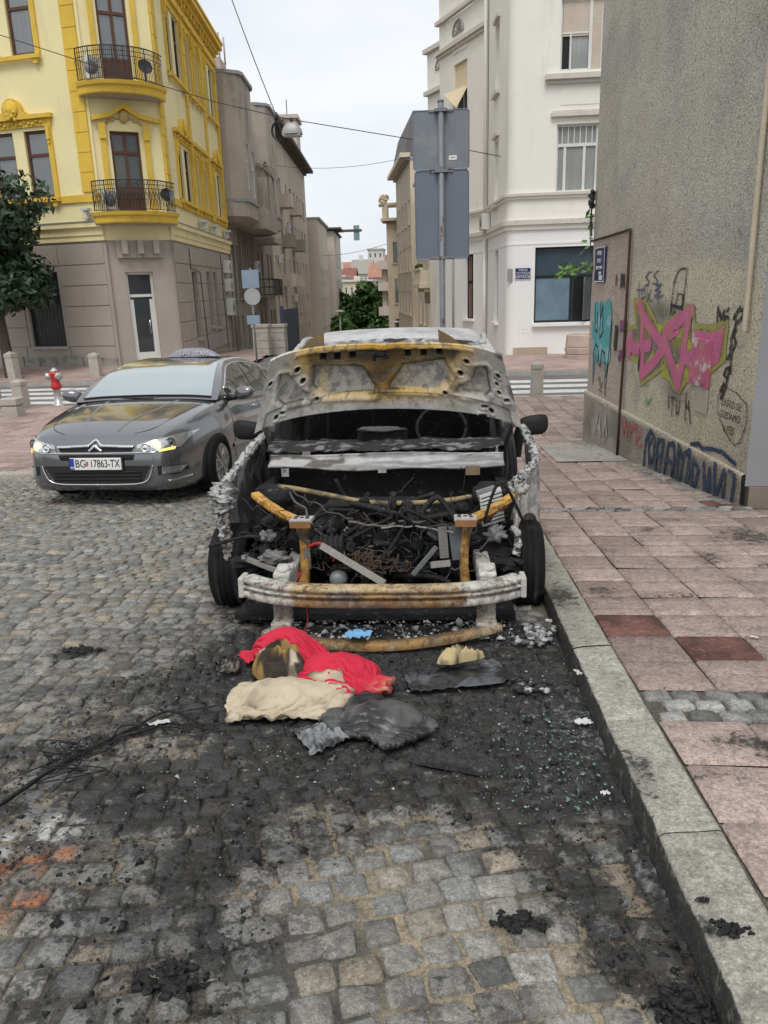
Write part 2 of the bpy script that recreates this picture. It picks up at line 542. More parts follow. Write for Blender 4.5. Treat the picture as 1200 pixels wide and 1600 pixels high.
def sandcol(x, y):
    f = fbm(x * 3, y * 3, 21)[:, None]
    near = (1 - sstep(2.0, 4.5, y))[:, None]
    sand = np.array([.275, .23, .16]); dirt = np.array([.085, .08, .07])
    k = np.clip(near * .95 * sstep(.34, .58, f), 0, 1)
    return dirt * (1 - k) + sand * k
sheet('road_joint_bed', np.arange(-3.9, .55, .03), np.arange(.6, 6.5, .03),
      lambda x, y: Gn(y) + .001 + .011 * fbm(x * 14, y * 14, 31), sandcol, M_joint, soot)
sheet('road_bed', np.linspace(-10, .54, 60), np.arange(.5, 18.3, .1),
      lambda x, y: Gn(y) - .012 * ((y < 6.4) & (x > -3.8)) - .001, lambda x, y: np.full((len(x), 3), .075), M_joint, lambda x, y: soot(x, y) * (y < 9))

# ---- crust of char and melted plastic lying over the stones ----
xs = np.arange(-2.1, .541, .0125); ys = np.arange(1.0, 7.6, .0125)
X, Y = np.meshgrid(xs, ys, indexing='ij'); x = X.ravel(); y = Y.ravel()
s = soot(x, y)
n1 = fbm(x * 5, y * 5, 41, 4); n2 = fbm(x * 22, y * 22, 51, 4); n3 = fbm(x * 70, y * 70, 61, 2)
ridge = 1 - np.abs(2 * n2 - 1)
hgt = -.011 + (s - .95) * .028 + .034 * (n1 - .52) + .020 * (ridge - .62) + .013 * (n3 - .5)
kerbpile = np.clip(1 - (.54 - x) / .25, 0, 1) * sstep(.6, 1.0, s) * .010 * n1
hgt = np.where(s > .35, hgt + kerbpile, -.03)
hgt = np.minimum(hgt, .075)
tonev = .7 + .8 * fbm(x * 9, y * 9, 71)
C = np.ones((len(x), 4)); C[:, :3] = np.array([.030, .0295, .031])[None] * tonev[:, None]
brown = sstep(.6, .75, fbm(x * 4, y * 4, 81))[:, None] * .5
C[:, :3] = C[:, :3] * (1 - brown) + np.array([.05, .040, .03]) * brown
ash = sstep(.60, .70, fbm(x * 6 + 3, y * 6, 91))* sstep(.55, .65, n3)
inpan = np.exp(-(((x + .25) / .55) ** 2 + ((y - 3.55) / .22) ** 2))
ash = np.maximum(ash * .35, inpan * sstep(.50, .60, n2) * sstep(.45, .6, n3) * .95)[:, None]
C[:, :3] = C[:, :3] * (1 - ash) + np.array([.42, .42, .42]) * ash
C[:, 3] = .16 * sstep(.45, .6, n2)
nu, nv_ = len(xs), len(ys)
F = gridfaces(nu, nv_)
keep = (hgt[F] > -.012).any(1)
F = F[keep]
used = np.unique(F); remap = -np.ones(len(x), int); remap[used] = np.arange(len(used))
V = np.stack([x, y, Gn(y) + .010 + hgt], -1)[used]
crust = npmesh('charred_debris', V, remap[F], M_char, None, True, C[used])
tag(crust, 'black crust of soot and melted plastic spread over the cobbles around the burnt car', 'charred debris', kind='stuff')

# ---- loose fragments: char, ash flakes, glass crumbs ----
def crumbs(name, N_, region, size, col, mt, label, cat, thr=.55, seed=1, flat=.6, lift=.016, dens=None):
    r = np.random.default_rng(seed)
    P = np.stack([r.uniform(region[0], region[1], N_ * 6), r.uniform(region[2], region[3], N_ * 6)], -1)
    sv = soot(P[:, 0], P[:, 1]); keep = sv > thr
    if dens is not None: keep &= dens(P[:, 0], P[:, 1]) > r.random(len(P))
    P = P[keep][:N_]; n = len(P)
    base = np.array([(1, 0, 0), (-.5, .87, 0), (-.5, -.87, 0), (.3, .2, 1), (-.4, .1, .8)], float)
    V = base[None] * r.uniform(.6, 1.4, (n, 5, 3)); V += r.normal(0, .25, V.shape)
    sc = size * np.exp(r.normal(0, .55, n)); V *= sc[:, None, None]; V[:, :, 2] *= flat
    a = r.uniform(0, 6.28, n); ca, sa = np.cos(a)[:, None], np.sin(a)[:, None]
    vx = V[:, :, 0] * ca - V[:, :, 1] * sa; vy = V[:, :, 0] * sa + V[:, :, 1] * ca
    V = np.stack([vx + P[:, :1], vy + P[:, 1:], V[:, :, 2] + Gn(P[:, 1])[:, None] + lift + np.clip((soot(P[:, 0], P[:, 1]) - .8) * .02, 0, .02)[:, None]], -1)
    f = np.array([(0, 1, 3), (1, 4, 3), (1, 2, 4), (2, 0, 3), (2, 3, 4), (0, 2, 1)])
    F = (f[None] + (np.arange(n) * 5)[:, None, None]).reshape(-1, 3)
    o = npmesh(name, V.reshape(-1, 3), F, mt, None, False)
    return tag(o, label, cat, kind='stuff')
M_cr1 = mat('char_chunks', (.016, .016, .017), rough=.7, var=.3, scale=20, bump=.5)
M_cr2 = mat('ash_flakes', (.42, .42, .41), rough=.9, var=.35, scale=15)
M_cr3 = mat('glass_crumbs', (.12, .19, .17), rough=.15, var=.4, scale=30, spec=.8)
crumbs('char_fragments', 9000, (-1.9, .53, 1.1, 4.6), .0036, None, M_cr1, 'small black char fragments scattered over the burnt cobbles', 'char fragments', .50, 3)
crumbs('char_lumps', 110, (-1.2, .53, 1.15, 4.4), .008, None, M_cr1, 'larger lumps of black char lying about on the burnt cobbles', 'char lumps', .72, 4)
crumbs('ash_flakes', 500, (-1.2, .53, 1.6, 4.0), .0028, None, M_cr2, 'pale grey ash flakes strewn over the black residue', 'ash flakes', .75, 5)
crumbs('pan_ash', 700, (-.85, .33, 3.3, 3.85), .0075, None, M_cr2, 'white ash flakes heaped between the two beams of the burnt car', 'ash flakes', .75, 6, lift=.03)
crumbs('glass_crumbs', 520, (-.25, .53, 1.7, 2.6), .0034, None, M_cr3, 'greenish crumbs of broken window glass near the kerb', 'glass crumbs', .5, 8, lift=.024,
       dens=lambda x, y: np.exp(-(((x - .38) / .22) ** 2 + ((y - 2.25) / .3) ** 2)))

# ---- kerb on the right ----
def kerb_run(name, joints, sec, place, colr, sootf, mt, face=0):
    V = []; F = []; C = []
    r = np.random.default_rng(17); off = 0
    for j0, j1 in zip(joints[:-1], joints[1:]):
        L = j1 - j0; ns = max(2, int(L / .03))
        tt = np.concatenate([[j0 + .001], np.linspace(j0 + .006, j1 - .006, ns), [j1 - .001]])
        tone = 1 + r.normal(0, .07); dz = r.normal(0, .0013); dx = r.normal(0, .0013)
        m = len(sec)
        for k, t in enumerate(tt):
            e = .003 if k in (0, len(tt) - 1) else 0
            for (sx, sz) in sec:
                V.append(place(t, sx + dx + (.006 * (float(vnoise(t * 9, sx * 40, 3)) - .5)), sz + dz - e * (sz > .05) + .006 * (float(vnoise(t * 14 + 5, sx * 60, 7)) - .5)))
                C.append(np.array(colr) * tone)
        for k in range(len(tt) - 1):
            for i in range(m - 1):
                F.append((off + k * m + i, off + k * m + i + 1, off + (k + 1) * m + i + 1, off + (k + 1) * m + i))
        F.append(tuple(off + i for i in range(m))[:4]); off += len(tt) * m
    V = np.array(V); C = np.concatenate([np.array(C), sootf(V[:, 0], V[:, 1])[:, None]], 1)
    fz = np.tile([sz for _, sz in sec], len(V) // len(sec)) < .097
    C[:, 3] = np.maximum(C[:, 3], face * fz * sstep(.6, 1.2, V[:, 1]) * (1 - sstep(5, 7, V[:, 1])))
    quads = np.array([f for f in F if len(f) == 4])
    return tag(npmesh(name, V, quads, mt, None, True, C), kind='structure')
ksec = [(.705, -.03), (.705, .114), (.695, .1175), (.65, .115), (.60, .110), (.562, .105), (.551, .101), (.547, .093), (.541, .045), (.536, -.03)]
def kerb_soot(x, y):
    s = np.zeros_like(x)
    for (cx, cy, rx, ry, k) in [(0.575, 2.0, .07, .22, .62), (0.605, 3.75, .12, .30, .75), (0.565, 1.38, .03, .05, .9), (0.645, 2.62, .06, .16, .5), (0.539, 3.0, .012, 1.7, .95), (0.539, 1.6, .012, 1.0, .9), (0.615, 4.5, .1, .5, .55), (0.595, 3.2, .08, .25, .4)]:
        s = np.maximum(s, k * np.exp(-(((x - cx) / rx) ** 2 + ((y - cy) / ry) ** 2) * 1.2))
    return s
sheet('kerb_bed', np.linspace(.556, .70, 4), np.arange(.4, 9.1, .1), lambda x, y: Gn(y) + .092, lambda x, y: np.tile([[.16, .15, .13]], (len(x), 1)), M_joint)
joints = [.4, 1.05, 1.72, 2.36, 3.04, 3.72, 4.4, 5.08, 5.76, 6.44, 7.12, 7.8, 8.48, 9.1]
kerb_run('kerb', joints, ksec, lambda t, sx, sz: (sx, t, G(t) + sz), (.33, .32, .275), kerb_soot, M_kerb, .82)

# ---- pavement slabs ----
def slabs(name, cells, top, colr, mt, sootf, seed=1, gap=.007):
    r = np.random.default_rng(seed); c = np.array(cells); n = len(c)
    x0, x1, y0, y1 = (c[:, i] for i in range(4))
    x0 = x0 + gap / 2; x1 = x1 - gap / 2; y0 = y0 + gap / 2; y1 = y1 - gap / 2
    m = 5
    tz = r.normal(0, .0018, n); sx = r.normal(0, .004, n); sy = r.normal(0, .004, n)
    u = np.array([0, .025, .25, .5, .75, .975, 1.0]); k = len(u)
    U, Vv = np.meshgrid(u, u, indexing='ij'); U = U.ravel(); Vv = Vv.ravel()
    X = x0[:, None] + (x1 - x0)[:, None] * U; Y = y0[:, None] + (y1 - y0)[:, None] * Vv
    edge = (U == 0) | (U == 1) | (Vv == 0) | (Vv == 1)
    Z = Gn(Y) + top + tz[:, None] + sx[:, None] * (U - .5) + sy[:, None] * (Vv - .5) - edge * .010
    V = np.stack([X, Y, Z], -1).reshape(-1, 3)
    f = gridfaces(k, k)
    F = (f[None] + (np.arange(n) * k * k)[:, None, None]).reshape(-1, 4)
    t = np.clip(1 + r.normal(0, .13, n), .6, 1.4)
    C = np.ones((n, k * k, 4)); C[:, :, :3] = np.array(colr)[None, None] * t[:, None, None]
    for i in range(n):
        if len(cells[i]) > 4: C[i, :, :3] = np.array(cells[i][4]) if False else C[i, :, :3]
    C = C.reshape(-1, 4); C[:, 3] = sootf(V[:, 0], V[:, 1])
    return V, F, C
PIT = .288
cells = []
rows = list(np.arange(.46, 2.33, PIT)); 
def addrow(y0, y1, xm):
    xx = .712
    while xx < xm - .02:
        cells.append((xx, min(xx + PIT, xm), y0, y1)); xx += PIT
ye = 2.335
yy = ye
while yy > .3: addrow(yy - PIT, yy, 4.2); yy -= PIT
yy = 2.585
edges = np.linspace(2.585, 5.98, 13)
for k in range(12): addrow(edges[k], edges[k + 1], 5.5)
edges = np.linspace(6.15, 18.0, 42)
for k in range(41):
    addrow(edges[k], edges[k + 1], 2.44 - .06 * (edges[k + 1] - 6.15) if edges[k + 1] < 11.2 else 7.0)
for k in range(10, 41):
    xx = .712
    while xx > -.65:
        cells.append((xx - PIT, xx, edges[k], edges[k + 1])); xx -= PIT
def slab_soot(x, y):
    s = np.zeros_like(x)
    for (cx, cy, rx, ry, k) in [(1.05, 3.75, .30, .10, .5), (.83, 3.8, .12, .12, .75), (1.62, 4.5, .14, .22, .62), (1.75, 3.9, .25, .06, .6), (1.55, 4.0, .15, .2, .45), (1.95, 4.3, .3, .1, .55),
                                (1.22, 3.72, .05, .05, .7), (.97, 2.2, .14, .07, .62), (1.02, 2.12, .05, .04, .7), (2.05, 5.1, .2, .35, .5), (1.7, 5.6, .2, .1, .45), (1.25, 2.75, .05, .03, .5),
                                (1.9, 3.3, .2, .1, .45), (1.4, 5.2, .1, .3, .35), (1.1, 6.6, .3, .2, .35), (1.3, 8.2, .3, .4, .3)]:
        s = np.maximum(s, k * np.exp(-(((x - cx) / rx) ** 2 + ((y - cy) / ry) ** 2)))
    return s + .20 * sstep(.45, .75, fbm(x * 1.5, y * 3, 15)) + .45 * sstep(.60, .72, fbm(x * 4, y * 6, 16)) * sstep(.45, .6, fbm(x * .8, y * .8, 17))
V, F, C = slabs('s', cells, .118, (.325, .254, .222), M_slab, slab_soot, 3)
# a few darker, wet looking slabs
for (cx, cy) in [(1.15, 3.06), (.86, 3.34), (2.5, 5.6), (2.25, 6.4)]:
    W_ = V.reshape(-1, 49, 3).mean(1); d = np.zeros(len(V), bool); i_ = int(np.argmin((W_[:, 0] - cx) ** 2 + (W_[:, 1] - cy) ** 2)); d[i_ * 49:(i_ + 1) * 49] = True
    k = (.55 + .5 * sstep(.35, .6, fbm(V[d, 0] * 9, V[d, 1] * 9, 33)))[:, None]
    C[d, :3] = np.array([.155, .075, .06]) * k
tag(npmesh('right_pavement', V, F, M_slab, None, True, C), kind='structure')
def conc(x, y): return np.full((len(x), 3), .17) * (.8 + .4 * fbm(x * 3, y * 3, 5))[:, None]
sheet('right_pavement_bed', np.linspace(.707, 9, 42), np.arange(.2, 18.2, .2), lambda x, y: Gn(y) + .104, lambda x, y: np.tile([[.10, .09, .075]], (len(x), 1)), M_joint)
sheet('pavement_island_bed', np.linspace(-.70, .72, 12), np.arange(9.0, 18.2, .2), lambda x, y: Gn(y) + .103, lambda x, y: np.tile([[.10, .09, .075]], (len(x), 1)), M_joint)
# bands of small setts crossing the pavement
def band(name, x0, x1, y0, y1, seed, rowsn, px):
    r = np.random.default_rng(seed); ii = np.arange(int((x1 - x0) / px)); jj = np.arange(rowsn); I, J = np.meshgrid(ii, jj); I = I.ravel(); J = J.ravel()
    py = (y1 - y0) / rowsn
    cx = x0 + (I + .5 + r.normal(0, .06, len(I)) + .4 * (J % 2)) * px; cy = y0 + (J + .5) * py + r.normal(0, .003, len(I))
    t = np.clip(1 + r.normal(0, .25, len(I)), .5, 1.6)
    col = np.array([.215, .212, .198])[None] * t[:, None]
    return setts(name, cx, cy, px * (.9 + r.normal(0, .04, len(I))), np.full(len(I), py * .88), r.normal(0, .04, len(I)), lambda X, Y: Gn(Y), .122, col, r, lambda x, y: .12 + 0 * x, M_sett)
band('pavement_sett_band', .722, 4.2, 2.342, 2.58, 2, 3, .105)
band('pavement_sett_strip', .722, 2.45, 5.99, 6.14, 3, 2, .13)
# rough edging stones along the foot of the wall
r = np.random.default_rng(9); yy = np.arange(6.3, 11.2, .125); k = len(yy)
xx = 2.41 - .0602 * (yy - 6.15)
cx = np.concatenate([xx - .07, xx - .20]); cy = np.concatenate([yy, yy + .05]); t = np.clip(1 + r.normal(0, .25, 2 * k), .5, 1.5)
mk = r.random(2 * k) < np.concatenate([np.ones(k), np.full(k, .5)]) 
setts('wall_foot_setts', cx[mk], cy[mk], np.full(mk.sum(), .115), np.full(mk.sum(), .115), r.normal(0, .1, mk.sum()), lambda X, Y: Gn(Y), .123, (np.array([.21, .205, .18])[None] * t[:, None])[mk], r, lambda x, y: .15 + 0 * x, M_sett)
# poured concrete patch with an access frame
sheet('concrete_patch', np.linspace(1.35, 2.18, 30), np.arange(9.0, 10.7, .06), lambda x, y: Gn(y) + .126 + .004 * fbm(x * 4, y * 4, 2), lambda x, y: np.array([[.33, .31, .285]]) * (.75 + .5 * fbm(x * 3, y * 3, 8))[:, None], M_slab)

# ---- left pavement with its kerb ----
cells = []
for yk in np.arange(8.95, 17.9, .4):
    for xk in np.arange(-16.5, -5.1, .4):
        cells.append((xk, xk + .4, yk, yk + .4))
V, F, C = slabs('l', cells, .118, (.36, .265, .235), M_slab, lambda x, y: .12 + .2 * sstep(.5, .7, fbm(x * 2, y * 2, 4)), 8)
tag(npmesh('left_pavement', V, F, M_slab, None, True, C), kind='structure')
sheet('left_pavement_bed', np.linspace(-17, -5.02, 20), np.arange(8.9, 18.2, .3), lambda x, y: Gn(y) + .104, lambda x, y: np.tile([[.11, .10, .085]], (len(x), 1)), M_joint)
kerb_run('left_kerb', list(np.arange(-17, -4.8, .8)) + [-4.86], ksec, lambda t, sx, sz: (t, 8.77 + (sx - .55), G(8.77 + (sx - .55)) + sz), (.36, .34, .30), lambda x, y: np.full(len(x), .1), M_kerb)
kerb_run('left_side_kerb', list(np.arange(8.94, 18.2, .77)), ksec, lambda t, sx, sz: (-4.86 - (sx - .55), t, G(t) + sz), (.36, .34, .30), lambda x, y: np.full(len(x), .1), M_kerb)
kerb_run('island_front_kerb', [-.72, 0, .54], ksec, lambda t, sx, sz: (t, 8.95 + (sx - .6), G(8.95 + (sx - .6)) + sz - .002), (.36, .34, .30), lambda x, y: np.full(len(x), .1), M_kerb)
kerb_run('island_side_kerb', list(np.arange(9.1, 18.2, .75)), ksec, lambda t, sx, sz: (-.72 + (sx - .6), t, G(t) + sz - .001), (.36, .34, .30), lambda x, y: np.full(len(x), .1), M_kerb)

# ---- cross street, zebra, far pavements, street beyond ----
M_asph = mat('old_asphalt', (.155, .152, .148), rough=.85, var=.18, scale=.8, fine=.2, fscale=90, bump=.3, stains=[((.09, .09, .088), .7, .5, .65, .6, (.3, 2, 1))])
M_white = mat('worn_road_paint', (.62, .61, .58), rough=.7, var=.1, scale=3, stains=[((.25, .245, .235), 3.5, .52, .66, .8, (.6, 3, 1))])
M_pave2 = mat('far_pavement', (.36, .265, .235), rough=.8, var=.2, scale=1.5, fine=.15, fscale=25, stains=[((.22, .19, .17), 1.2, .5, .7, .6, None)])
def gsheet(name, xs, ys, dz, m, sh=None):
    P = [[(x + (sh(y) if sh else 0), y, G(y) + dz) for y in ys] for x in xs]
    o = MB().grid([list(r_) for r_ in P]).build(name, m)
    return tag(o, kind='structure')
gsheet('cross_street', np.linspace(-60, 60, 5), np.arange(18.1, 22.31, .3), .004, M_asph)
gsheet('intersection_asphalt', np.linspace(-9.0, 2.6, 4), np.arange(16.9, 18.11, .3), .012, M_asph)
def zebra(name, x0, x1, y0, y1, n_):
    mb = MB(); st = (y1 - y0) / n_
    for k in range(n_):
        ys = [y0 + k * st, y0 + k * st + st * .28, y0 + k * st + st * .55]
        mb.grid([[(x, y, G(y) + .009) for y in ys] for x in np.linspace(x0, x1, 3)])
    return tag(mb.build(name, M_white), kind='structure')
zebra('zebra_crossing', .9, 5.2, 18.3, 21.6, 4)
zebra('zebra_crossing', -19, -8.6, 18.3, 22.0, 5)
zebra('zebra_crossing', -7.2, -1.0, 16.9, 17.95, 1)
BX = lambda y: -.088 * (y - 26)
ysf = [22.3, 22.305, 24, 25.5, 27, 29, 32, 36, 40, 46, 52, 60, 70, 80, 92]
gsheet('far_left_pavement', np.linspace(-40, -6.4, 4), [22.3, 24, 25.5, 26.5, 28], .12, M_pave2)
gsheet('far_right_pavement', np.linspace(-.6, 40, 4), [22.2, 24, 25.5, 26.5, 28], .12, M_pave2)
mbk = MB()
mbk.box(-40, -6.4, 22.16, 22.295, G(22) - .1, G(22.2) + .117); mbk.box(-.6, 40, 22.06, 22.195, G(22) - .1, G(22.1) + .117)
M_kerb2 = mat('far_kerb', (.36, .345, .315), rough=.85, var=.2, scale=3)
tag(mbk.build('far_kerb', M_kerb2), kind='structure')
gsheet('street_beyond', [-6.4, -.6], ysf, .002, M_asph, BX)
gsheet('street_pavement_left', [-11.5, -6.4], ysf[4:], .11, M_pave2, BX)
gsheet('street_pavement_right', [-.6, 3.5], ysf[4:], .11, M_pave2, BX)
M_terr = mat('terrain', (.10, .11, .075), rough=.95, var=.3, scale=.05)
P = [[(x, y, G(y) - .06 - (0 if abs(x) < 40 else 0)) for y in [-200, -12, 0, 5, 9.5, 12, 15, 18.2, 22, 25.5, 30, 50, 70, 90, 130, 200, 300, 400, 600, 900, 4000]] for x in (-4000, -600, -100, -30, 0, 30, 100, 600, 4000)]
tag(MB().grid(P).build('terrain', M_terr), kind='structure')
# ================= cloth pieces =================
M_cr1 = M_cr1
M_cloth = mat('woven_cloth', (1, 1, 1), attr=True, rough=.75, var=.05, scale=6, fine=.05, fscale=300, bump=.25, bscale=420, bdist=.001, spec=.3)
def mixc(a, b, k):
    k = np.asarray(k)[:, None]; return a * (1 - k) + b * k
# red jacket
def redc(x, y, q, h):
    c = np.tile(np.array([.52, .020, .05]), (len(x), 1)); c = mixc(c, np.array([.42, .33, .18]), np.exp(-(((x + .24) / .05) ** 2 + ((y - 2.74) / .05) ** 2)) * sstep(.45, .55, fbm(x * 30, y * 30, 5)))
    c = mixc(c, np.array([.10, .08, .085]), np.exp(-(((x + .62) / .020) ** 2 + ((y - 3.1) / .03) ** 2)) * sstep(.4, .5, fbm(x * 60, y * 60, 6)))
    return mixc(c, np.array([.05, .02, .02]), sstep(.93, .99, q) * (x > -.35) * .8)
M_foil = mat('melted_plastic_sheet', (1, 1, 1), attr=True, rough=.38, var=.2, scale=9, fine=.15, bump=.5, bscale=35, bdist=.006, spec=.5)
def burn(c, b, sd, lo, hi, edge=.0):
    def f(x, y, q, h):
        k = sstep(lo, hi, fbm(x * 11, y * 11, sd) + edge * q ** 5); return mixc(np.tile(np.array(c), (len(x), 1)), np.array(b), k)
    return f
def creamc(x, y, q, h):
    c = np.tile(np.array([.50, .425, .31]), (len(x), 1)); c = mixc(c, np.array([.36, .29, .19]), sstep(.5, .7, fbm(x * 7, y * 7, 21)) * .5); c = mixc(c, np.array([.22, .19, .15]), sstep(.56, .7, fbm(x * 22, y * 22, 25)) * .5)
    return mixc(c, np.array([.05, .04, .028]), np.maximum(np.exp(-(((x + .38) / .05) ** 2 + ((y - 2.70) / .10) ** 2)) * sstep(.42, .5, fbm(x * 26, y * 26, 23)), sstep(.90, .99, q) * sstep(.45, .6, fbm(x * 9, y * 9, 24))))
# two pieces of cloth fall onto the ground and settle into their own folds
def cloth_piece(name, Lx, Ly, nx, ny, cx, cy, ang, squeeze, waves, z0, seed, stiff, mass):
    rx_ = (np.arange(nx) / (nx - 1) - .5) * Lx; ry_ = (np.arange(ny) / (ny - 1) - .5) * Ly
    X, Y = np.meshgrid(rx_, ry_, indexing='ij'); X = X.ravel(); Y = Y.ravel()
    z = waves[0] * np.sin(Y * waves[1] + 3 * fbm(X * 4, Y * 4, seed)) + waves[0] * .6 * np.sin(X * waves[1] * .7 + 2 + 4 * fbm(X * 3, Y * 3, seed + 1)) + .05 * (fbm(X * 7, Y * 7, seed + 2) - .5)
    x = X * squeeze[0]; y = Y * squeeze[1] + .10 * (fbm(X * 3, Y * 3, seed + 3) - .5)
    wx_ = cx + x * math.cos(ang) - y * math.sin(ang); wy_ = cy + x * math.sin(ang) + y * math.cos(ang)
    V = np.stack([wx_, wy_, Gn(wy_) + z0 + z], -1)
    q = np.maximum(np.abs(X) / Lx * 2, np.abs(Y) / Ly * 2)
    o = npmesh(name, V, gridfaces(nx, ny), M_cloth, None, True, np.ones((len(V), 3)))
    md = o.modifiers.new('cloth', 'CLOTH'); st = md.settings; st.quality = 5; st.mass = mass; st.tension_stiffness = 25; st.compression_stiffness = 25; st.shear_stiffness = 8; st.bending_stiffness = stiff; st.air_damping = 3
    cs = md.collision_settings; cs.use_collision = True; cs.distance_min = .008; cs.use_self_collision = True; cs.self_distance_min = .006; cs.collision_quality = 3
    return o, q
def collider(mb):
    o = mb.build('support', M_cr1); m_ = o.modifiers.new('c', 'COLLISION'); o.collision.thickness_outer = .006; o.collision.cloth_friction = 12; return o
mbx = MB(); mbx.grid([[(x, y, G(y) + .022) for y in np.linspace(1.6, 4.2, 8)] for x in np.linspace(-1.6, .5, 8)])
sup = [collider(mbx)]
for (bx, by, br, bz) in ((-.70, 3.05, (.13, .10, .12), .03), (-.45, 2.86, (.15, .10, .09), .02), (-.62, 2.62, (.17, .10, .07), .02), (-.44, 2.62, (.10, .08, .06), .02), (-.22, 2.46, (.13, .07, .07), .01), (.06, 2.90, (.18, .08, .03), .01), (-.93, 2.95, (.07, .05, .03), .01)):
    mbx = MB(); mbx.blob((bx, by, G(by) + bz), br, 3, 14, 10, .1); sup.append(collider(mbx))
c1, q1 = cloth_piece('cream_cushion', .62, .56, 46, 42, -.585, 2.585, .30, (.90, .80), (.03, 10), .17, 5, 1.0, 2.5)
c2, q2 = cloth_piece('red_jacket', .98, .72, 66, 50, -.56, 2.90, -.80, (.90, .52), (.055, 13), .30, 9, .35, 1.6)
c3, q3 = cloth_piece('charred_foam_slab', .54, .44, 38, 32, -.25, 2.44, -.45, (.84, .72), (.03, 19), .14, 21, .8, 3)
c4, q4 = cloth_piece('grey_plastic_sheet', .27, .27, 26, 26, -.44, 2.33, .4, (.84, .84), (.012, 20), .06, 25, .3, 1.5)
c5, q5 = cloth_piece('melted_car_mat', .56, .38, 36, 28, .04, 2.90, .15, (.86, .76), (.03, 15), .12, 29, .9, 3)
c6, q6 = cloth_piece('charred_rag', .26, .20, 24, 20, -.93, 2.95, .3, (.7, .7), (.03, 24), .12, 33, .3, .6)
HOME = {c3: (-.25, 2.43), c4: (-.44, 2.34), c5: (.05, 2.89), c6: (-.93, 2.94)}
fs_, fe_ = SC.frame_start, SC.frame_end; SC.frame_start = 1; SC.frame_end = 60
for fr in range(1, 46): SC.frame_set(fr)
dg = bpy.context.evaluated_depsgraph_get()
for o, q, cf in ((c1, q1, creamc), (c2, q2, redc), (c3, q3, burn((.02, .02, .021), (.085, .085, .083), 62, .5, .64)), (c4, q4, burn((.19, .20, .205), (.04, .04, .042), 83, .52, .62)), (c5, q5, burn((.016, .016, .017), (.075, .08, .085), 93, .5, .62)), (c6, q6, burn((.02, .019, .018), (.09, .08, .07), 113, .52, .64))):
    ev = o.evaluated_get(dg); co = np.empty(len(ev.data.vertices) * 3, np.float32); ev.data.vertices.foreach_get('co', co); o.modifiers.clear(); o.data.vertices.foreach_set('co', co); co = co.reshape(-1, 3).astype(float)
    if o in HOME:
        dx_, dy_ = HOME[o][0] - co[:, 0].mean(), HOME[o][1] - co[:, 1].mean(); co[:, 2] += Gn(co[:, 1] + dy_) - Gn(co[:, 1]); co[:, 0] += dx_; co[:, 1] += dy_; o.data.vertices.foreach_set('co', co.astype(np.float32).ravel())
    C = np.ones((len(co), 4), np.float32); C[:, :3] = cf(co[:, 0], co[:, 1], q, co[:, 2]); o.data.color_attributes['Col'].data.foreach_set('color', C.ravel()); o.data.update()
    md = o.modifiers.new('s', 'SOLIDIFY'); md.thickness = .010 if cf is creamc else (.022 if o is c3 else .006); md.offset = 1; md = o.modifiers.new('u', 'SUBSURF'); md.levels = 1; md.render_levels = 1
for o in (c3, c4, c5, c6): o.data.materials[0] = M_foil
SC.frame_set(1); SC.frame_start, SC.frame_end = fs_, fe_
for o in sup: bpy.data.objects.remove(o)
tag(c2, 'crumpled red jacket thrown on the black residue before the burnt car', 'jacket')
tag(c1, 'scorched cream padded cushion lying in front of the red jacket', 'cushion')
tag(c3, 'charred dark slab of foam in front of the cream cushion', 'foam slab')
tag(c4, 'folded grey plastic sheet tucked under the cream cushion', 'plastic sheet')
tag(c5, 'melted black car mat below the lower beam at the right', 'car mat')
tag(c6, 'charred rag at the left of the burnt padding', 'rag')
# ================= burnt-out car =================
# local frame: x across (0 = centreline), y along the car (0 = road point u=4.1), z up from the road
BC = thing('burnt_car', 'burnt-out hatchback with its bonnet raised, stripped of its front by fire, parked at the kerb', 'car',
           P2W(-.365, 4.1, 0), (-TH, 0, 0))
def L(x, u, v): return Vector((x, u - 4.1, v))      # u measured along the road
def painted(rough=.85, metal=0., bump=.5, bs=70, name='p', spec=.3, var=.18, bd=.004):
    return mat(name, (1, 1, 1), attr=True, rough=rough, metal=metal, var=var, scale=14, fine=.22, fscale=110, bump=bump, bscale=bs, bdist=bd, spec=spec)
M_scorch = painted(name='scorched_metal', bump=.35, bs=90)
M_rusty = mat('rusty_metal', (1, 1, 1), attr=True, rough=.85, var=.2, scale=14, fine=.25, fscale=110, bump=.5, bscale=90, bdist=.004, stains=[((.10, .05, .02), 26, .50, .60, .7, None), ((.42, .40, .36), 11, .57, .66, .55, None), ((.03, .028, .026), 17, .58, .66, .6, None)])
M_ash = painted(name='ash_crust', bump=1.0, bs=60, bd=.012)
M_blk = mat('burnt_black', (.012, .012, .013), rough=.75, var=.35, scale=12, fine=.3, fscale=80, bump=.7, bscale=50, bdist=.01, stains=[((.13, .13, .13), 20, .58, .70, .65, None), ((.06, .045, .03), 9, .6, .7, .5, None)])
M_dark = mat('burnt_plastic', (.012, .012, .0125), rough=.6, spec=.25, var=.25, scale=8, bump=.5, bscale=30, bdist=.006)
M_tyre = mat('tyre_rubber', (.008, .008, .0085), rough=.75, spec=.2, var=.2, scale=10, bump=.35, bscale=60, stains=[((.05, .048, .045), 7, .55, .75, .5, None)])

OCH = np.array([.42, .235, .055]); RUST = np.array([.15, .075, .03]); ASHC = np.array([.50, .49, .455]); GREY = np.array([.27, .27, .265]); SOOT = np.array([.022, .021, .021])
def mixc(a, b, k): 
    k = np.asarray(k)[:, None]; return a * (1 - k) + b * k

def attrmesh(name, V, F, C, m, parent, smooth=True):
    return npmesh(name, np.asarray(V), F, m, parent, smooth, np.asarray(C))

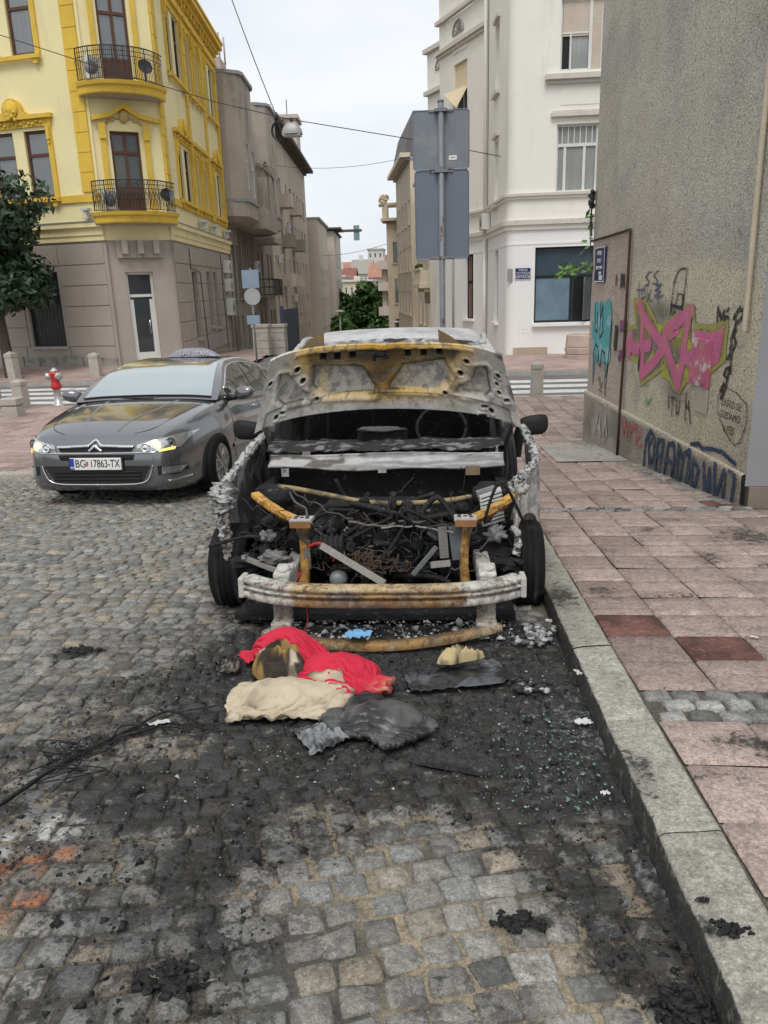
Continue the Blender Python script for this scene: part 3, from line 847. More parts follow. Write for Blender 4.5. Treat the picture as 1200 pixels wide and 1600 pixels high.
# ---------- sweep helper with painted vertices ----------
def sweep(name, path, prof, m, paint, parent=BC, up=Vector((0, 0, 1)), closed=True, caps=True):
    """prof = (offset forward, offset up) points; path list of Vectors"""
    n = len(path); k = len(prof); V = []
    for i, p in enumerate(path):
        t = path[min(i + 1, n - 1)] - path[max(i - 1, 0)]; t.normalize()
        fw = up.cross(t).normalized()       # forward (towards -y for t=+x)
        u2 = t.cross(fw).normalized()
        fw = -fw
        for (a, b) in prof: V.append(p + fw * a + u2 * b)
    F = []
    for i in range(n - 1):
        for j in range(k if closed else k - 1):
            j2 = (j + 1) % k
            F.append((i * k + j, i * k + j2, (i + 1) * k + j2, (i + 1) * k + j))
    V = np.array([tuple(v) for v in V]); Fs = [np.array(F)]
    if caps and closed:
        Fs.append(np.array([list(range(k - 1, -1, -1)), [(n - 1) * k + j for j in range(k)]]))
    C = paint(V)
    return attrmesh(name, V, Fs, C, m, parent, False)

# ---------- bumper beam ----------
def beam_path(x0, x1, uf, vf, n):
    return [L(x, uf(x), vf(x)) for x in np.linspace(x0, x1, n)]
bc = .062
bp = beam_path(bc - .665, bc + .665, lambda x: 3.31 + .15 * abs((x - bc) / .665) ** 4, lambda x: .246 + .014 * abs((x - bc) / .665) ** 3, 110)
prof = [(a, b * .86) for a, b in [(.0, -.056), (.034, -.056), (.042, -.048), (.042, -.016), (.024, -.012), (.024, .001), (.044, .004), (.044, .015), (.026, .018), (.026, .028), (.038, .031), (.036, .050), (.020, .058), (-.03, .060), (-.05, .056), (-.05, -.05)]]
def paint_beam(V):
    x = V[:, 0] - bc; z = V[:, 2]
    n = fbm(V[:, 0] * 9, V[:, 2] * 40 + V[:, 1] * 9, 101); n2 = fbm(V[:, 0] * 3, V[:, 2] * 6, 103)
    C = np.tile(ASHC * .92, (len(V), 1))
    top = sstep(.25, .29, z)
    n4 = fbm(V[:, 0] * 45, V[:, 2] * 30, 105); mid = 1 - sstep(.34, .42, np.abs(x + .04) + .30 * (n2 - .5) + .12 * (n4 - .5))
    low = mixc(np.tile(RUST, (len(V), 1)), OCH * .8, sstep(.45, .7, n) * .8)
    low = mixc(low, SOOT * 3, sstep(.50, .66, n2) * .75)
    hi = mixc(np.tile(np.array([.42, .31, .16]), (len(V), 1)), ASHC * .9, sstep(.45, .65, n2))
    rustc = low * (1 - top[:, None]) + hi * top[:, None]
    C = mixc(C, rustc, mid * .95)
    C = mixc(C, SOOT * 2, sstep(.62, .74, n) * .6)
    hole = np.minimum(np.hypot(x + .415, z - .222), np.hypot(x - .40, z - .228))
    C = mixc(C, np.array([.20, .17, .13]), sstep(.55, .66, n4) * .55)
    return mixc(C, SOOT, 1 - sstep(.009, .013, hole))
bb = sweep('bumper_beam', bp, prof, M_rusty, paint_beam)
bb['label'] = 'rusty steel bumper beam with ash-white ends'
for s_ in (-1, 1):
    mb = MB(); xe = bc + s_ * .665
    mb.box(min(xe, xe + s_ * .028), max(xe, xe + s_ * .028), -.70, -.585, .210, .312, tuple(ASHC * .9))
    o = mb.build('end_plate', M_scorch, bb, attr=True)
    md = o.modifiers.new('b', 'BEVEL'); md.width = .008; md.segments = 2
# crash boxes that carry the beam
def lumpy(name, c, r, col, seed, parent=BC, m=M_ash, rough=.25, nn=(16, 11)):
    mb = MB(); mb.blob(c, r, seed, nn[0], nn[1], rough, tuple(col)); return mb.build(name, m, parent, True, True)
for s_, xx in ((-1, -.425), (1, .575)):
    mb = MB(); mb.bar(L(xx, 3.44, .255), L(xx - s_ * .02, 3.86, .31), .075, .085, col=tuple(ASHC * .75))
    mb.bar(L(xx, 3.44, .305), L(xx, 3.58, .325), .085, .035, col=tuple(ASHC * 1.0))
    cb = mb.build('crash_box', M_ash, BC, attr=True)
    md = cb.modifiers.new('b', 'BEVEL'); md.width = .012; md.segments = 2
    lumpy('melted_aluminium', L(xx, 3.50, .325), (.04, .05, .028), ASHC * 1.0, 5 + s_, cb, rough=.18)
# ---------- lower beam and its hangers ----------
lp = beam_path(-.50, .625, lambda x: 3.20 + .16 * ((x - .06) / .56) ** 2, lambda x: .045 + .022 * ((x - .06) / .56) ** 2 + .03 * (x - .06), 70)
lprof = [(.022, -.020), (.025, -.016), (.025, .013), (.021, .016), (-.034, .018), (-.034, .014), (.012, .008), (.012, -.020)]
def paint_low(V):
    n = fbm(V[:, 0] * 16, V[:, 2] * 30, 111); n2 = fbm(V[:, 0] * 5, V[:, 2] * 5, 112)
    C = np.tile(np.array([.25, .17, .085]), (len(V), 1))
    C = mixc(C, np.array([.33, .315, .27]), np.maximum(sstep(.42, .6, V[:, 0]), sstep(-.25, -.45, V[:, 0])))
    C = mixc(C, OCH, sstep(.5, .65, n2) * .4)
    return mixc(C, SOOT * 3, sstep(.55, .7, n) * .55)
sweep('lower_beam', lp, lprof, M_rusty, paint_low)['label'] = 'thin curved rusty lower beam resting near the ground'
for xx in (-.415, .565):
    mb = MB(); mb.box(xx - .045, xx + .045, -.72, -.66, .05, .20, (.22, .21, .19)); mb.box(xx - .05, xx + .05, -.77, -.68, .058, .11, (.36, .33, .29))
    o = mb.build('beam_hanger', M_rusty, BC, attr=True); md = o.modifiers.new('b', 'BEVEL'); md.width = .012; md.segments = 2

# ---------- upright front rails with headlight arms ----------
for s_, xx in ((-1, -.350), (1, .475)):
    mb = MB()
    V = []
    zs = np.linspace(.16, .545, 26); k = 8
    P = []
    for z in zs:
        t = (z - .16) / .385
        w = .031 - .010 * math.sin(t * 3.1) + .016 * max(0, t - .75) * 4; dx = -s_ * .035 * math.sin(t * 2.2) * (1 - t) + s_ * .01
        y = 3.62 + .10 * t - 4.1
        row = []
        for (a, b) in [(-1, -.6), (-1, .55), (-.72, .8), (-.25, .62), (.25, .62), (.72, .8), (1, .55), (1, -.6), (-1, -.6)]:
            row.append(Vector((xx + dx + a * w, y - b * .035, z)))
        P.append(row)
    mb.grid(P)
    V = np.array(mb.v); n = fbm(V[:, 0] * 20, V[:, 2] * 14, 121 + s_)
    C = mixc(np.tile(RUST * 1.1, (len(V), 1)), OCH * .85, sstep(.40, .62, n)); C = mixc(C, SOOT * 2, sstep(.60, .72, fbm(V[:, 0] * 9, V[:, 2] * 25, 130)) * .7)
    mb.c = [tuple(c) for c in C]
    rail = mb.build('front_rail', M_rusty, BC, False, True)
    rail['label'] = 'rusty upright front rail with an ochre headlight arm'
    # silver bracket plate on top
    mb = MB(); mb.box(xx - .055, xx + .055, -.50, -.39, .540, .556, (.40, .39, .38)); mb.box(xx - .052, xx + .052, -.505, -.49, .515, .548, tuple(RUST * 1.5))
    for dx, dy in ((-.03, -.46), (.03, -.46), (-.03, -.42), (.025, -.42), (0, -.44)):
        mb.box(xx + dx - .009, xx + dx + .009, dy - .008, dy + .008, .5565, .5600, (.03, .03, .03))
    mb.build('bracket_plate', M_scorch, rail, attr=True)
    # arm up to the wing
    pa = [L(xx + s_ * .03, 3.70, .535), L(xx + s_ * .12, 3.74, .565), L(xx + s_ * .22, 3.80, .612), L(xx + s_ * .285, 3.86, .645)]
    mb = MB()
    for i in range(3):
        mb.bar(pa[i], pa[i + 1] + (pa[i + 1] - pa[i]) * .04, .052, .03, col=tuple(OCH * (1.15 + .1 * i)))
        mb.bar(pa[i] + Vector((0, .03, -.022)), pa[i + 1] + Vector((0, .03, -.022)), .012, .05, col=tuple(RUST * 1.3))
    arm = mb.build('headlight_arm', M_rusty, rail, attr=True); md = arm.modifiers.new('b', 'BEVEL'); md.width = .006; md.segments = 2
# ---------- thin radiator bar ----------
pts = [(-.545, 4.05, .655), (-.45, 4.02, .648), (-.3, 4.0, .622), (-.1, 3.98, .583), (.05, 3.98, .568), (.25, 3.99, .568), (.42, 4.01, .578), (.52, 4.04, .59)]
path = [L(*p) for p in pts]
def smoothpath(P, n):
    P = [Vector(p) for p in P]; out = []
    m = len(P)
    for i in range(n):
        t = i / (n - 1) * (m - 1); k = min(int(t), m - 2); f = t - k
        p0 = P[max(k - 1, 0)]; p1 = P[k]; p2 = P[k + 1]; p3 = P[min(k + 2, m - 1)]
        out.append(.5 * ((2 * p1) + (p2 - p0) * f + (2 * p0 - 5 * p1 + 4 * p2 - p3) * f * f + (3 * p1 - p0 - 3 * p2 + p3) * f ** 3))
    return out
def paint_bar(V):
    n = fbm(V[:, 0] * 14, V[:, 2] * 14, 141)
    return mixc(np.tile(np.array([.33, .255, .13]), (len(V), 1)), SOOT * 3, sstep(.5, .66, n) * .75)
sweep('radiator_bar', smoothpath(path, 60), [(-.008, -.013), (.010, -.012), (.012, .012), (-.006, .013)], M_scorch, paint_bar)['label'] = 'thin ochre crossbar sagging over the engine'

# ---------- scuttle panel: pale crossmember under the windscreen ----------
xs = np.linspace(-.705, .735, 120); ts = np.linspace(0, 1, 14)
V = []; 
for x in xs:
    for t in ts:
        lo = .690 + .012 * abs(x / .7) ** 2 + .012 * sstep(.25, .7, np.array(-x)) .item() + .006 * math.sin(x * 9); hi = .770 + .006 * math.sin(x * 6 + 1)
        V.append((x, 4.58 - 4.1 - .09 * (1 - t) + .035 * math.sin(t * 3.1), lo + (hi - lo) * t + .004 * (float(vnoise(x * 22, t * 3, 5)) - .5)))
V = np.array(V); n = fbm(V[:, 0] * 3, V[:, 2] * 60, 151); n2 = fbm(V[:, 0] * 7, V[:, 2] * 25, 152)
C = mixc(np.tile(np.array([.40, .40, .40]), (len(V), 1)), np.array([.22, .22, .225]), sstep(.42, .6, n)); C = mixc(C, np.array([.36, .32, .26]), sstep(.55, .7, n2) * .5); C = mixc(C, SOOT * 2.5, sstep(.63, .74, n2) * .8)
scu = attrmesh('scuttle_panel', V, gridfaces(120, 14), C, M_scorch, BC)
md = scu.modifiers.new('s', 'SOLIDIFY'); md.thickness = .012
scu['label'] = 'pale grey ash-covered crossmember below the windscreen'
mb = MB()
for (x0, w, h, col) in [(-.595, .045, .045, (.30, .30, .29)), (.0, .05, .03, (.3, .3, .28)), (.545, .085, .05, (.20, .15, .09)), (-.60, .02, .02, (.3, .3, .3))]:
    mb.box(x0 - w / 2, x0 + w / 2, .372, .382, .695 - h, .700, col)
mb.build('panel_tab', M_scorch, scu, attr=True)
# ---------- bulkhead, floor of the bay ----------
mb = MB(); mb.box(-.70, .72, .56, .60, .06, .70); mb.box(-.70, .72, -.55, .6, .05, .08)
mb.box(-.72, -.66, .1, .6, .05, .62); mb.box(.68, .74, .1, .6, .05, .62)
bulk = mb.build('bulkhead', M_blk, BC)

# ---------- engine and its burnt clutter ----------
rnd = random.Random(21)
eng = MB()
eng.box(-.34, .26, -.12, .30, .16, .46); eng.box(-.30, .20, -.05, .25, .46, .54)
eng.lathe([(.07, 0), (.075, .06), (.05, .07), (.05, .09)], 18, L(-.44 + .08, 3.86, .34), (0, -1, 0))
eng.lathe([(.06, 0), (.06, .05), (.03, .06)], 16, L(.17, 3.84, .27), (0, -1, 0)); eng.lathe([(.05, 0), (.05, .05)], 16, L(.05, 3.82, .40), (0, -1, 0))
for i in range(120):
    c = L(rnd.uniform(-.66, .70), rnd.uniform(3.72, 4.2), rnd.uniform(.14, .50))
    a = Vector((rnd.gauss(0, 1), rnd.gauss(0, .4), rnd.gauss(0, 1))); b = a.orthogonal(); n = a.cross(b)
    eng.obox(c, a, b, n, rnd.uniform(.012, .055), rnd.uniform(.006, .035), rnd.uniform(.006, .03))
for i in range(26):
    c = L(rnd.uniform(-.6, .62), rnd.uniform(3.70, 4.2), rnd.uniform(.14, .54)); r_ = rnd.uniform(.015, .05)
    eng.lathe([(r_ * .8, 0), (r_, .01), (r_, rnd.uniform(.02, .07)), (r_ * .6, .08)], 12, c, (rnd.gauss(0, .6), -1, rnd.gauss(0, .5)))
for i in range(40):
    eng.blob(L(rnd.uniform(-.66, .68), rnd.uniform(3.7, 4.4), rnd.uniform(.10, .36)), (rnd.uniform(.03, .09), rnd.uniform(.03, .08), rnd.uniform(.02, .07)), i, 9, 6, .5)
engine = eng.build('engine', M_blk, BC)
engine['label'] = 'black burnt engine buried under charred clutter'
def scraps(name, n_, seed, cols, size, zone, m, parent, label=None):
    r = random.Random(seed); mb = MB()
    for i in range(n_):
        c = L(r.uniform(zone[0], zone[1]), r.uniform(zone[2], zone[3]), r.uniform(zone[4], zone[5]))
        col = np.array(r.choice(cols)) * r.uniform(.6, 1.3); s_ = size * math.exp(r.gauss(0, .5))
        a = Vector((r.gauss(0, 1), r.gauss(0, .5), r.gauss(0, 1))).normalized(); b = a.orthogonal(); n = a.cross(b)
        mb = MB()
        if r.random() < .5: mb.obox(c, a, b, n, s_, s_ * r.uniform(.3, .8), s_ * .12, tuple(col))
        else: mb.blob(c, (s_, s_ * .7, s_ * .5), r.randint(0, 999), 7, 5, .5, tuple(col))
        mb.build(name, m, parent, False, True)
scraps('burnt_fitting', 95, 31, [(.10, .10, .10), (.05, .05, .05), (.03, .03, .03), (.20, .195, .19), (.07, .06, .05)], .013, (-.6, .62, 3.66, 3.95, .12, .56), M_scorch, engine)
for i in range(34):
    mbh = MB(); a = L(rnd.uniform(-.6, .62), rnd.uniform(3.66, 4.0), rnd.uniform(.2, .56)); q = [a + Vector((rnd.gauss(0, .10), rnd.gauss(0, .03), rnd.gauss(0, .07))) * k for k in (0, 1, 1.6, 2)]; mbh.tube(smoothpath(q, 16), rnd.uniform(.007, .018), 7); mbh.build('hose', M_blk, engine, True)
mb = MB()
for k in range(12): mb.lathe([(.03, 0), (.055 + .008 * (k % 2), .0), (.055 + .008 * (k % 2), .012), (.03, .012)], 18, L(-.30 + .013 * k, 3.68, .40), (1, 0, 0))
mb.build('alternator', M_blk, engine)
mb = MB()
for k in range(14): mb.box(.06 + .012 * k, .066 + .012 * k, -.36, -.32, .30, .44)
mb.build('cooling_fins', M_blk, engine)
# two pale melted housings left and the lump on the left shelf
lumpy('melted_housing', L(-.255, 3.72, .385), (.05, .045, .055), (.20, .20, .195), 3, engine, rough=.3)
lumpy('melted_housing', L(-.50, 3.66, .35), (.08, .05, .03), (.20, .195, .19), 8, engine, rough=.45)
lumpy('melted_housing', L(.63, 3.78, .44), (.05, .04, .04), (.24, .24, .24), 12, engine, rough=.5)
lumpy('melted_housing', L(-.55, 3.72, .45), (.035, .04, .025), (.26, .26, .26), 15, engine, rough=.5)
mb = MB(); mb.lathe([(.0, 0), (.02, .002), (.036, .010), (.045, .028), (.046, .05), (.04, .09)], 22, L(-.172, 3.60, .235), (0, 1, .1)); mb.build('pulley_cap', mat('dusty_grey_steel', (.22, .25, .25), rough=.6, metal=.3, var=.2, scale=20, bump=.3), engine, True)
# ribbed aluminium cooler on the right
mb = MB()
for k in range(9):
    mb.obox(L(.615 + .002 * k, 3.92, .63 - .019 * k), (1, 0, .32), (0, 1, 0), (-.32, 0, 1), .06, .05, .0055, (.50, .50, .49))
mb.obox(L(.62, 3.95, .55), (1, 0, .32), (0, 1, 0), (-.32, 0, 1), .05, .04, .10, (.20, .20, .20))
mb.build('finned_cooler', M_scorch, engine, attr=True)
mb = MB(); mb.bar(L(-.245, 3.58, .43), L(.075, 3.50, .255), .035, .012, (0, -1, .3), (.25, .24, .22)); mb.bar(L(-.245, 3.585, .418), L(.075, 3.505, .243), .018, .012, (0, -1, .3), (.12, .12, .12))
st = mb.build('fallen_strap', M_scorch, BC, attr=True); st['label'] = 'grey metal strap lying diagonally across the engine'
mb = MB(); mb.bar(L(-.02, 3.66, .29), L(.05, 3.50, .25), .012, .012, col=(.25, .24, .23)); mb.bar(L(.21, 3.6, .27), L(.33, 3.66, .40), .018, .018, col=(.13, .14, .14)); mb.bar(L(.30, 3.66, .305), L(.40, 3.66, .315), .02, .03, col=(.28, .27, .25)); mb.bar(L(.42, 3.68, .50), L(.44, 3.68, .33), .06, .03, (0, -1, 0), (.10, .11, .12)); mb.bar(L(-.33, 3.66, .40), L(-.33, 3.66, .29), .035, .03, (0, -1, 0), (.13, .12, .10))
mb.bar(L(.36, 3.67, .50), L(.37, 3.67, .34), .045, .02, (0, -1, 0), (.16, .155, .15)); mb.build('loose_bracket', M_scorch, engine, attr=True)
# headlight shelf on the left, reflector bowl on the right
mb = MB(); mb.bar(L(-.655, 3.66, .345), L(-.44, 3.58, .285), .03, .018, col=(.22, .21, .20)); mb.bar(L(-.655, 3.70, .345), L(-.655, 3.62, .36), .02, .02, col=(.2, .2, .2)); mb.build('lamp_shelf', M_scorch, BC, attr=True)
P = []
for i in range(10):
    th_ = i / 9 * 1.25; P.append([L(.635 + .085 * math.sin(th_) * math.cos(a), 3.74 + .07 * math.cos(th_), .365 + .075 * math.sin(th_) * math.sin(a)) for a in np.linspace(0, 6.283, 25)])
mb = MB(); mb.grid(P); o = mb.build('lamp_bowl', M_dark, BC, True); md = o.modifiers.new('s', 'SOLIDIFY'); md.thickness = .006
# strut tower tops
for xx in (-.60, .62):
    mb = MB(); mb.lathe([(.0, .0), (.05, .0), (.06, -.02), (.085, -.03), (.10, -.12)], 20, L(xx, 4.22, .64)); mb.build('strut_tower', M_blk, BC, True)
# ---------- wiring ----------
r = random.Random(77); mb = MB(); mbl = MB(); mbr = MB()
def wire(mb, a, b, sag, rad, col, wob=.02, n=12):
    a = L(*a); b = L(*b); P = []
    for i in range(n):
        t = i / (n - 1); p = a.lerp(b, t); p.z -= sag * 4 * t * (1 - t)
        if 0 < i < n - 1: p += Vector((r.gauss(0, wob), r.gauss(0, wob * .5), r.gauss(0, wob)))
        P.append(p)
    mb.tube(smoothpath(P, n * 3), rad, 5, col)
for i in range(46):
    a = (r.uniform(-.55, .6), r.uniform(3.62, 3.95), r.uniform(.25, .62)); b = (a[0] + r.gauss(0, .25), r.uniform(3.62, 3.9), a[2] + r.gauss(0, .12))
    wire(mb, a, b, r.uniform(-.02, .06), r.uniform(.0012, .003), r.choice([(.02, .02, .02), (.05, .05, .05), (.12, .115, .11), (.06, .05, .04)]))
for i in range(14):
    a = (r.uniform(-.1, .1), 3.62, r.uniform(.28, .38)); wire(mb, a, (a[0] + r.gauss(0, .12), 3.6, a[2] - r.uniform(0, .1)), .0, .0016, (.11, .07, .05))
wire(mb, (.05, 3.7, .49), (.42, 3.66, .47), -.02, .005, (.26, .26, .26), .004); wire(mb, (-.12, 3.72, .52), (.36, 3.72, .55), .03, .008, (.13, .12, .10), .006); wire(mb, (-.5, 4.0, .66), (-.1, 3.75, .53), .02, .005, (.07, .065, .06), .006)
wire(mb, (-.48, 4.02, .63), (-.14, 3.66, .34), .01, .007, (.12, .115, .11), .012)
mb.build('wiring', M_scorch, engine, True, True)
M_redw = mat('red_cable', (.33, .025, .02), rough=.5, var=.2, scale=30)
mb = MB()
mb.tube(smoothpath([L(-.315, 3.62, .415), L(-.27, 3.60, .435), L(-.235, 3.59, .43), L(-.20, 3.60, .405), L(-.195, 3.60, .36)], 24), .009, 7)
mb.tube(smoothpath([L(-.19, 3.61, .40), L(-.18, 3.60, .37), L(-.19, 3.60, .34)], 10), .005, 6)
mb.tube(smoothpath([L(-.36, 3.52, .31), L(-.345, 3.50, .30), L(-.355, 3.50, .27), L(-.335, 3.50, .255)], 10), .0035, 6)
mb.tube(smoothpath([L(-.365, 3.53, .26), L(-.345, 3.50, .285), L(-.335, 3.50, .315)], 10), .0035, 6)
mb.tube(smoothpath([L(-.29, 3.36, .19), L(-.285, 3.34, .12), L(-.30, 3.33, .06)], 12), .003, 6)
mb.build('red_cable', M_redw, engine, True)['label'] = 'red cable left uncharred at the left of the engine'

# ---------- wings (front fenders) ----------
def wx(s_, u, q):
    bl = math.sin(min(1, max(0, q)) * 2.6 + .25)
    if s_ > 0: return .70 + .185 * sstep(3.76, 4.35, np.array(u)).item() + .045 * bl
    return .79 + .065 * bl + .015 * math.sin((u - 3.8) * 2.2) - .05 * max(0, 3.98 - u) / .18
def crust(path, r0, seed, parent, n, base=(.44, .44, .43)):
    P = smoothpath(path, n); k = 16; mb = MB(); mb.tube(P, r0, k); V = np.array(mb.v); c = np.repeat(np.array([tuple(p) for p in P]), k, 0)
    ln = np.concatenate([[0], np.cumsum([(P[i + 1] - P[i]).length for i in range(n - 1)])]); w_ = 2 * math.pi * r0 * 42
    a = np.abs(np.tile(np.arange(k) / k * 2 - 1, n)) * w_ * .7; t = np.repeat(ln, k) * 42
    f = fbm(a + 40 * seed, t, seed, 4) ; f2 = fbm(a * 2.7, t * 2.7, seed + 5, 3)
    V = c + (V - c) * (.25 + 1.5 * f * (.5 + f2))[:, None]; mb.v = [tuple(p) for p in V]
    C = mixc(np.tile(np.array(base), (len(V), 1)), SOOT * 2.5, sstep(.50, .62, fbm(a * 1.5 + 7, t * 1.1, seed + 11))); mb.c = [tuple(q) for q in C]
    return mb.build('flaking_ash', M_ash, parent, True, True)
def wing(s_):
    nu, nw = 70, 40; V = []; C = []
    for i in range(nu):
        u = 3.80 + (4.98 - 3.80) * i / (nu - 1)
        for j in range(nw):
            w = j / (nw - 1)
            arch = .225 + math.sqrt(max(0, .27 ** 2 - (u - 4.01) ** 2)) if abs(u - 4.01) < .27 else .22
            bot = arch if s_ > 0 else max(arch, .30 + .1 * (1 - sstep(3.85, 4.0, np.array(u)).item()))
            top = .70 + .19 * sstep(3.85, 4.9, np.array(u)).item()
            if s_ < 0: top -= .02
            v = bot + (top - bot) * w
            q = (v - .2) / .65
            x = wx(s_, u, q)
            x += .012 * (float(fbm(u * 9, v * 9, 161)) - .5)
            uu = u + (.05 * (float(fbm(v * 12, 3, 163)) - .5) if i < 4 else 0)
            V.append(tuple(L(s_ * x, uu, v)))
    V = np.array(V); n = fbm(V[:, 1] * 6, V[:, 2] * 6, 171 + s_); n2 = fbm(V[:, 1] * 18, V[:, 2] * 18, 173)
    C = mixc(np.tile(np.array([.27, .265, .255]), (len(V), 1)), ASHC * 1.1, sstep(.42, .58, n2) * .85)
    C = mixc(C, SOOT * 2, sstep(.52, .66, n) * (.7 if s_ < 0 else .35))
    C = mixc(C, np.array([.16, .10, .06]), sstep(.6, .72, n2) * .3)
    o = attrmesh('wing', V, gridfaces(nu, nw), C, M_ash, BC)
    md = o.modifiers.new('s', 'SOLIDIFY'); md.thickness = .012
    # flaking ash rim along the top edge and the front edge
    e_ = lambda u: .70 + .19 * sstep(3.85, 4.9, np.array(u)).item() - (.02 if s_ < 0 else 0)
    crust([L(s_ * (wx(s_, u, (e_(u) - .2) / .65) - .012), u, e_(u) - .006) for u in np.linspace(3.84, 4.96, 30)], .021, 50 + s_, o, 260)
    crust([L(s_ * (wx(s_, 3.83, (v - .2) / .65) - .008), 3.83, v) for v in np.linspace(.42 if s_ > 0 else .33, .71, 14)], .015 if s_ > 0 else .030, 60 + s_, o, 150)
    if s_ < 0:
        crust([L(-.80, 3.86, .70), L(-.805, 3.84, .66), L(-.81, 3.84, .60), L(-.80, 3.84, .56)], .060, 70, o, 90)
        crust([L(-.79, 3.85, .60), L(-.795, 3.82, .50), L(-.785, 3.81, .40), L(-.80, 3.80, .30)], .022, 71, o, 90, (.27, .25, .23))
    else:
        crust([L(.72, 3.80, .47), L(.75, 3.78, .44), L(.745, 3.78, .36), L(.735, 3.78, .33)], .018, 72, o, 90)
        crust([L(.80, 3.87, .66), L(.75, 3.84, .655), L(.71, 3.84, .645)], .026, 73, o, 60, (.40, .39, .36))
    return o
wing(-1)['label'] = 'left wing torn to a strip crusted with white ash'
wing(1)['label'] = 'right wing mottled grey and black with ash'

# ---------- lower body, doors, rear ----------
V = []; nu, nw = 60, 22
for s_ in (-1, 1):
    P = []
    for i in range(nu):
        u = 4.97 + 2.75 * i / (nu - 1); row = []
        for j in range(nw):
            w = j / (nw - 1); aw = .30 + math.sqrt(max(0, .36 ** 2 - (u - 6.75) ** 2)) if abs(u - 6.75) < .36 else .19
            v = aw + (.93 - aw) * w; q = (v - .2) / .7
            x = .80 + .06 * math.sin(min(1, max(0, q)) * 2.5 + .3) - .08 * max(0, u - 7.2) / .5
            row.append(tuple(L(s_ * x, u, v)))
        P.append(row)
    mb = MB(); mb.grid(P); V = np.array(mb.v); n = fbm(V[:, 1] * 5, V[:, 2] * 5, 181); C = mixc(np.tile(np.array([.25, .245, .24]), (len(V), 1)), SOOT * 2, sstep(.4, .6, n) * .9); mb.c = [tuple(c) for c in C]
    o = mb.build('door_side', M_ash, BC, True, True); md = o.modifiers.new('s', 'SOLIDIFY'); md.thickness = .02
mb = MB(); mb.grid([[L(x, 7.70 - .06 * (x / .75) ** 2, v) for v in np.linspace(.25, 1.0, 6)] for x in np.linspace(-.78, .78, 12)], (.10, .10, .10)); mb.grid([[L(x * (1 - .2 * t), 7.68 - .25 * t, 1.0 + .48 * t) for t in np.linspace(0, 1, 4)] for x in (-.76, -.68, -.60)], (.12, .12, .12)); mb.grid([[L(x * (1 - .2 * t), 7.68 - .25 * t, 1.0 + .48 * t) for t in np.linspace(0, 1, 4)] for x in (.60, .68, .76)], (.12, .12, .12))
o = mb.build('tailgate', M_ash, BC, True, True); md = o.modifiers.new('s', 'SOLIDIFY'); md.thickness = .03
mb = MB(); mb.box(-.78, .78, .62, 3.55, .12, .2); mb.build('floor_pan', M_blk, BC)
# pillars
def pillar(name, a, b, w, h, col, bend=.03, parent=BC):
    a = L(*a); b = L(*b); P = []
    for i in range(9):
        t = i / 8; p = a.lerp(b, t); p += Vector((math.copysign(1, p.x) * bend * 4 * t * (1 - t), 0, bend * 2 * t * (1 - t))); P.append(p)
    mb = MB()
    for i in range(8): mb.bar(P[i], P[i + 1] + (P[i + 1] - P[i]) * .03, w, h, (1, 0, 0), col)
    o = mb.build(name, M_ash, parent, False, True); md = o.modifiers.new('b', 'BEVEL'); md.width = .01; md.segments = 2; return o
for s_ in (-1, 1):
    pillar('windscreen_pillar', (s_ * .80, 4.95, .90), (s_ * .665, 5.72, 1.45), .06, .085, (.42, .42, .41), .04)
    pillar('door_pillar', (s_ * .84, 6.0, .90), (s_ * .61, 6.05, 1.50), .08, .06, (.10, .10, .10), .02)
    pillar('rear_pillar', (s_ * .82, 7.4, .90), (s_ * .60, 7.15, 1.49), .12, .08, (.10, .10, .10), .02)
# roof
V = []; nu, nw = 50, 50
for i in range(nu):
    u = 5.66 + (7.42 - 5.66) * i / (nu - 1)
    for j in range(nw):
        x = -1 + 2 * j / (nw - 1); hw = .73 - .02 * max(0, u - 6.6)
        v = 1.455 + .10 * math.sin(min(1, (u - 5.66) / .95) * math.pi / 2) - .08 * max(0, (u - 6.6) / .8) ** 2 + .035 * (1 - x * x) - .075 * max(0, abs(x) - .82) / .18 * (1 if abs(x) > .82 else 0)
        if u < 5.7: v -= .015
        V.append(tuple(L(x * hw, u - .05 * (1 - x * x) * max(0, 1 - (u - 5.66) / .4), v + .004 * (float(vnoise(x * 6, u * 9, 4)) - .5))))
V = np.array(V); n = fbm(V[:, 0] * 5, V[:, 1] * 5, 191); C = mixc(np.tile(np.array([.46, .46, .455]), (len(V), 1)), np.array([.30, .30, .30]), sstep(.45, .65, n) * .7)
roof = attrmesh('roof', V, gridfaces(nu, nw), C, M_scorch, BC); md = roof.modifiers.new('s', 'SOLIDIFY'); md.thickness = .02
roof['label'] = 'scorched pale grey roof'
# crazed remains of the windscreen, still hanging under the roof edge
V = []; nu, nw = 70, 40
for i in range(nu):
    s_ = -1 + 2 * i / (nu - 1)
    for j in range(nw):
        t = j / (nw - 1); t2 = .50 + .5 * t + (.05 * (float(vnoise(s_ * 8, 2, 3)) - .5) * (1 - t))
        x = s_ * (.76 + (.64 - .76) * t2); u = 4.95 + (5.66 - 4.95) * t2 - .06 * (1 - s_ * s_); v = .92 + (1.462 - .92) * t2 + .03 * (1 - s_ * s_)
        V.append(tuple(L(x, u, v + .008 * (float(vnoise(s_ * 20, t * 12, 8)) - .5))))
V = np.array(V); n = fbm(V[:, 0] * 8, V[:, 2] * 22, 201); n2 = fbm(V[:, 0] * 30, V[:, 2] * 60, 203)
C = mixc(np.tile(np.array([.17, .175, .185]), (len(V), 1)), np.array([.42, .43, .45]), sstep(.5, .62, n2)); C = mixc(C, SOOT, sstep(.47, .55, n) * .95)
ws = attrmesh('windscreen_remnant', V, gridfaces(nu, nw), C, M_ash, BC); md = ws.modifiers.new('s', 'SOLIDIFY'); md.thickness = .006
ws['label'] = 'crazed and blackened remains of the windscreen'
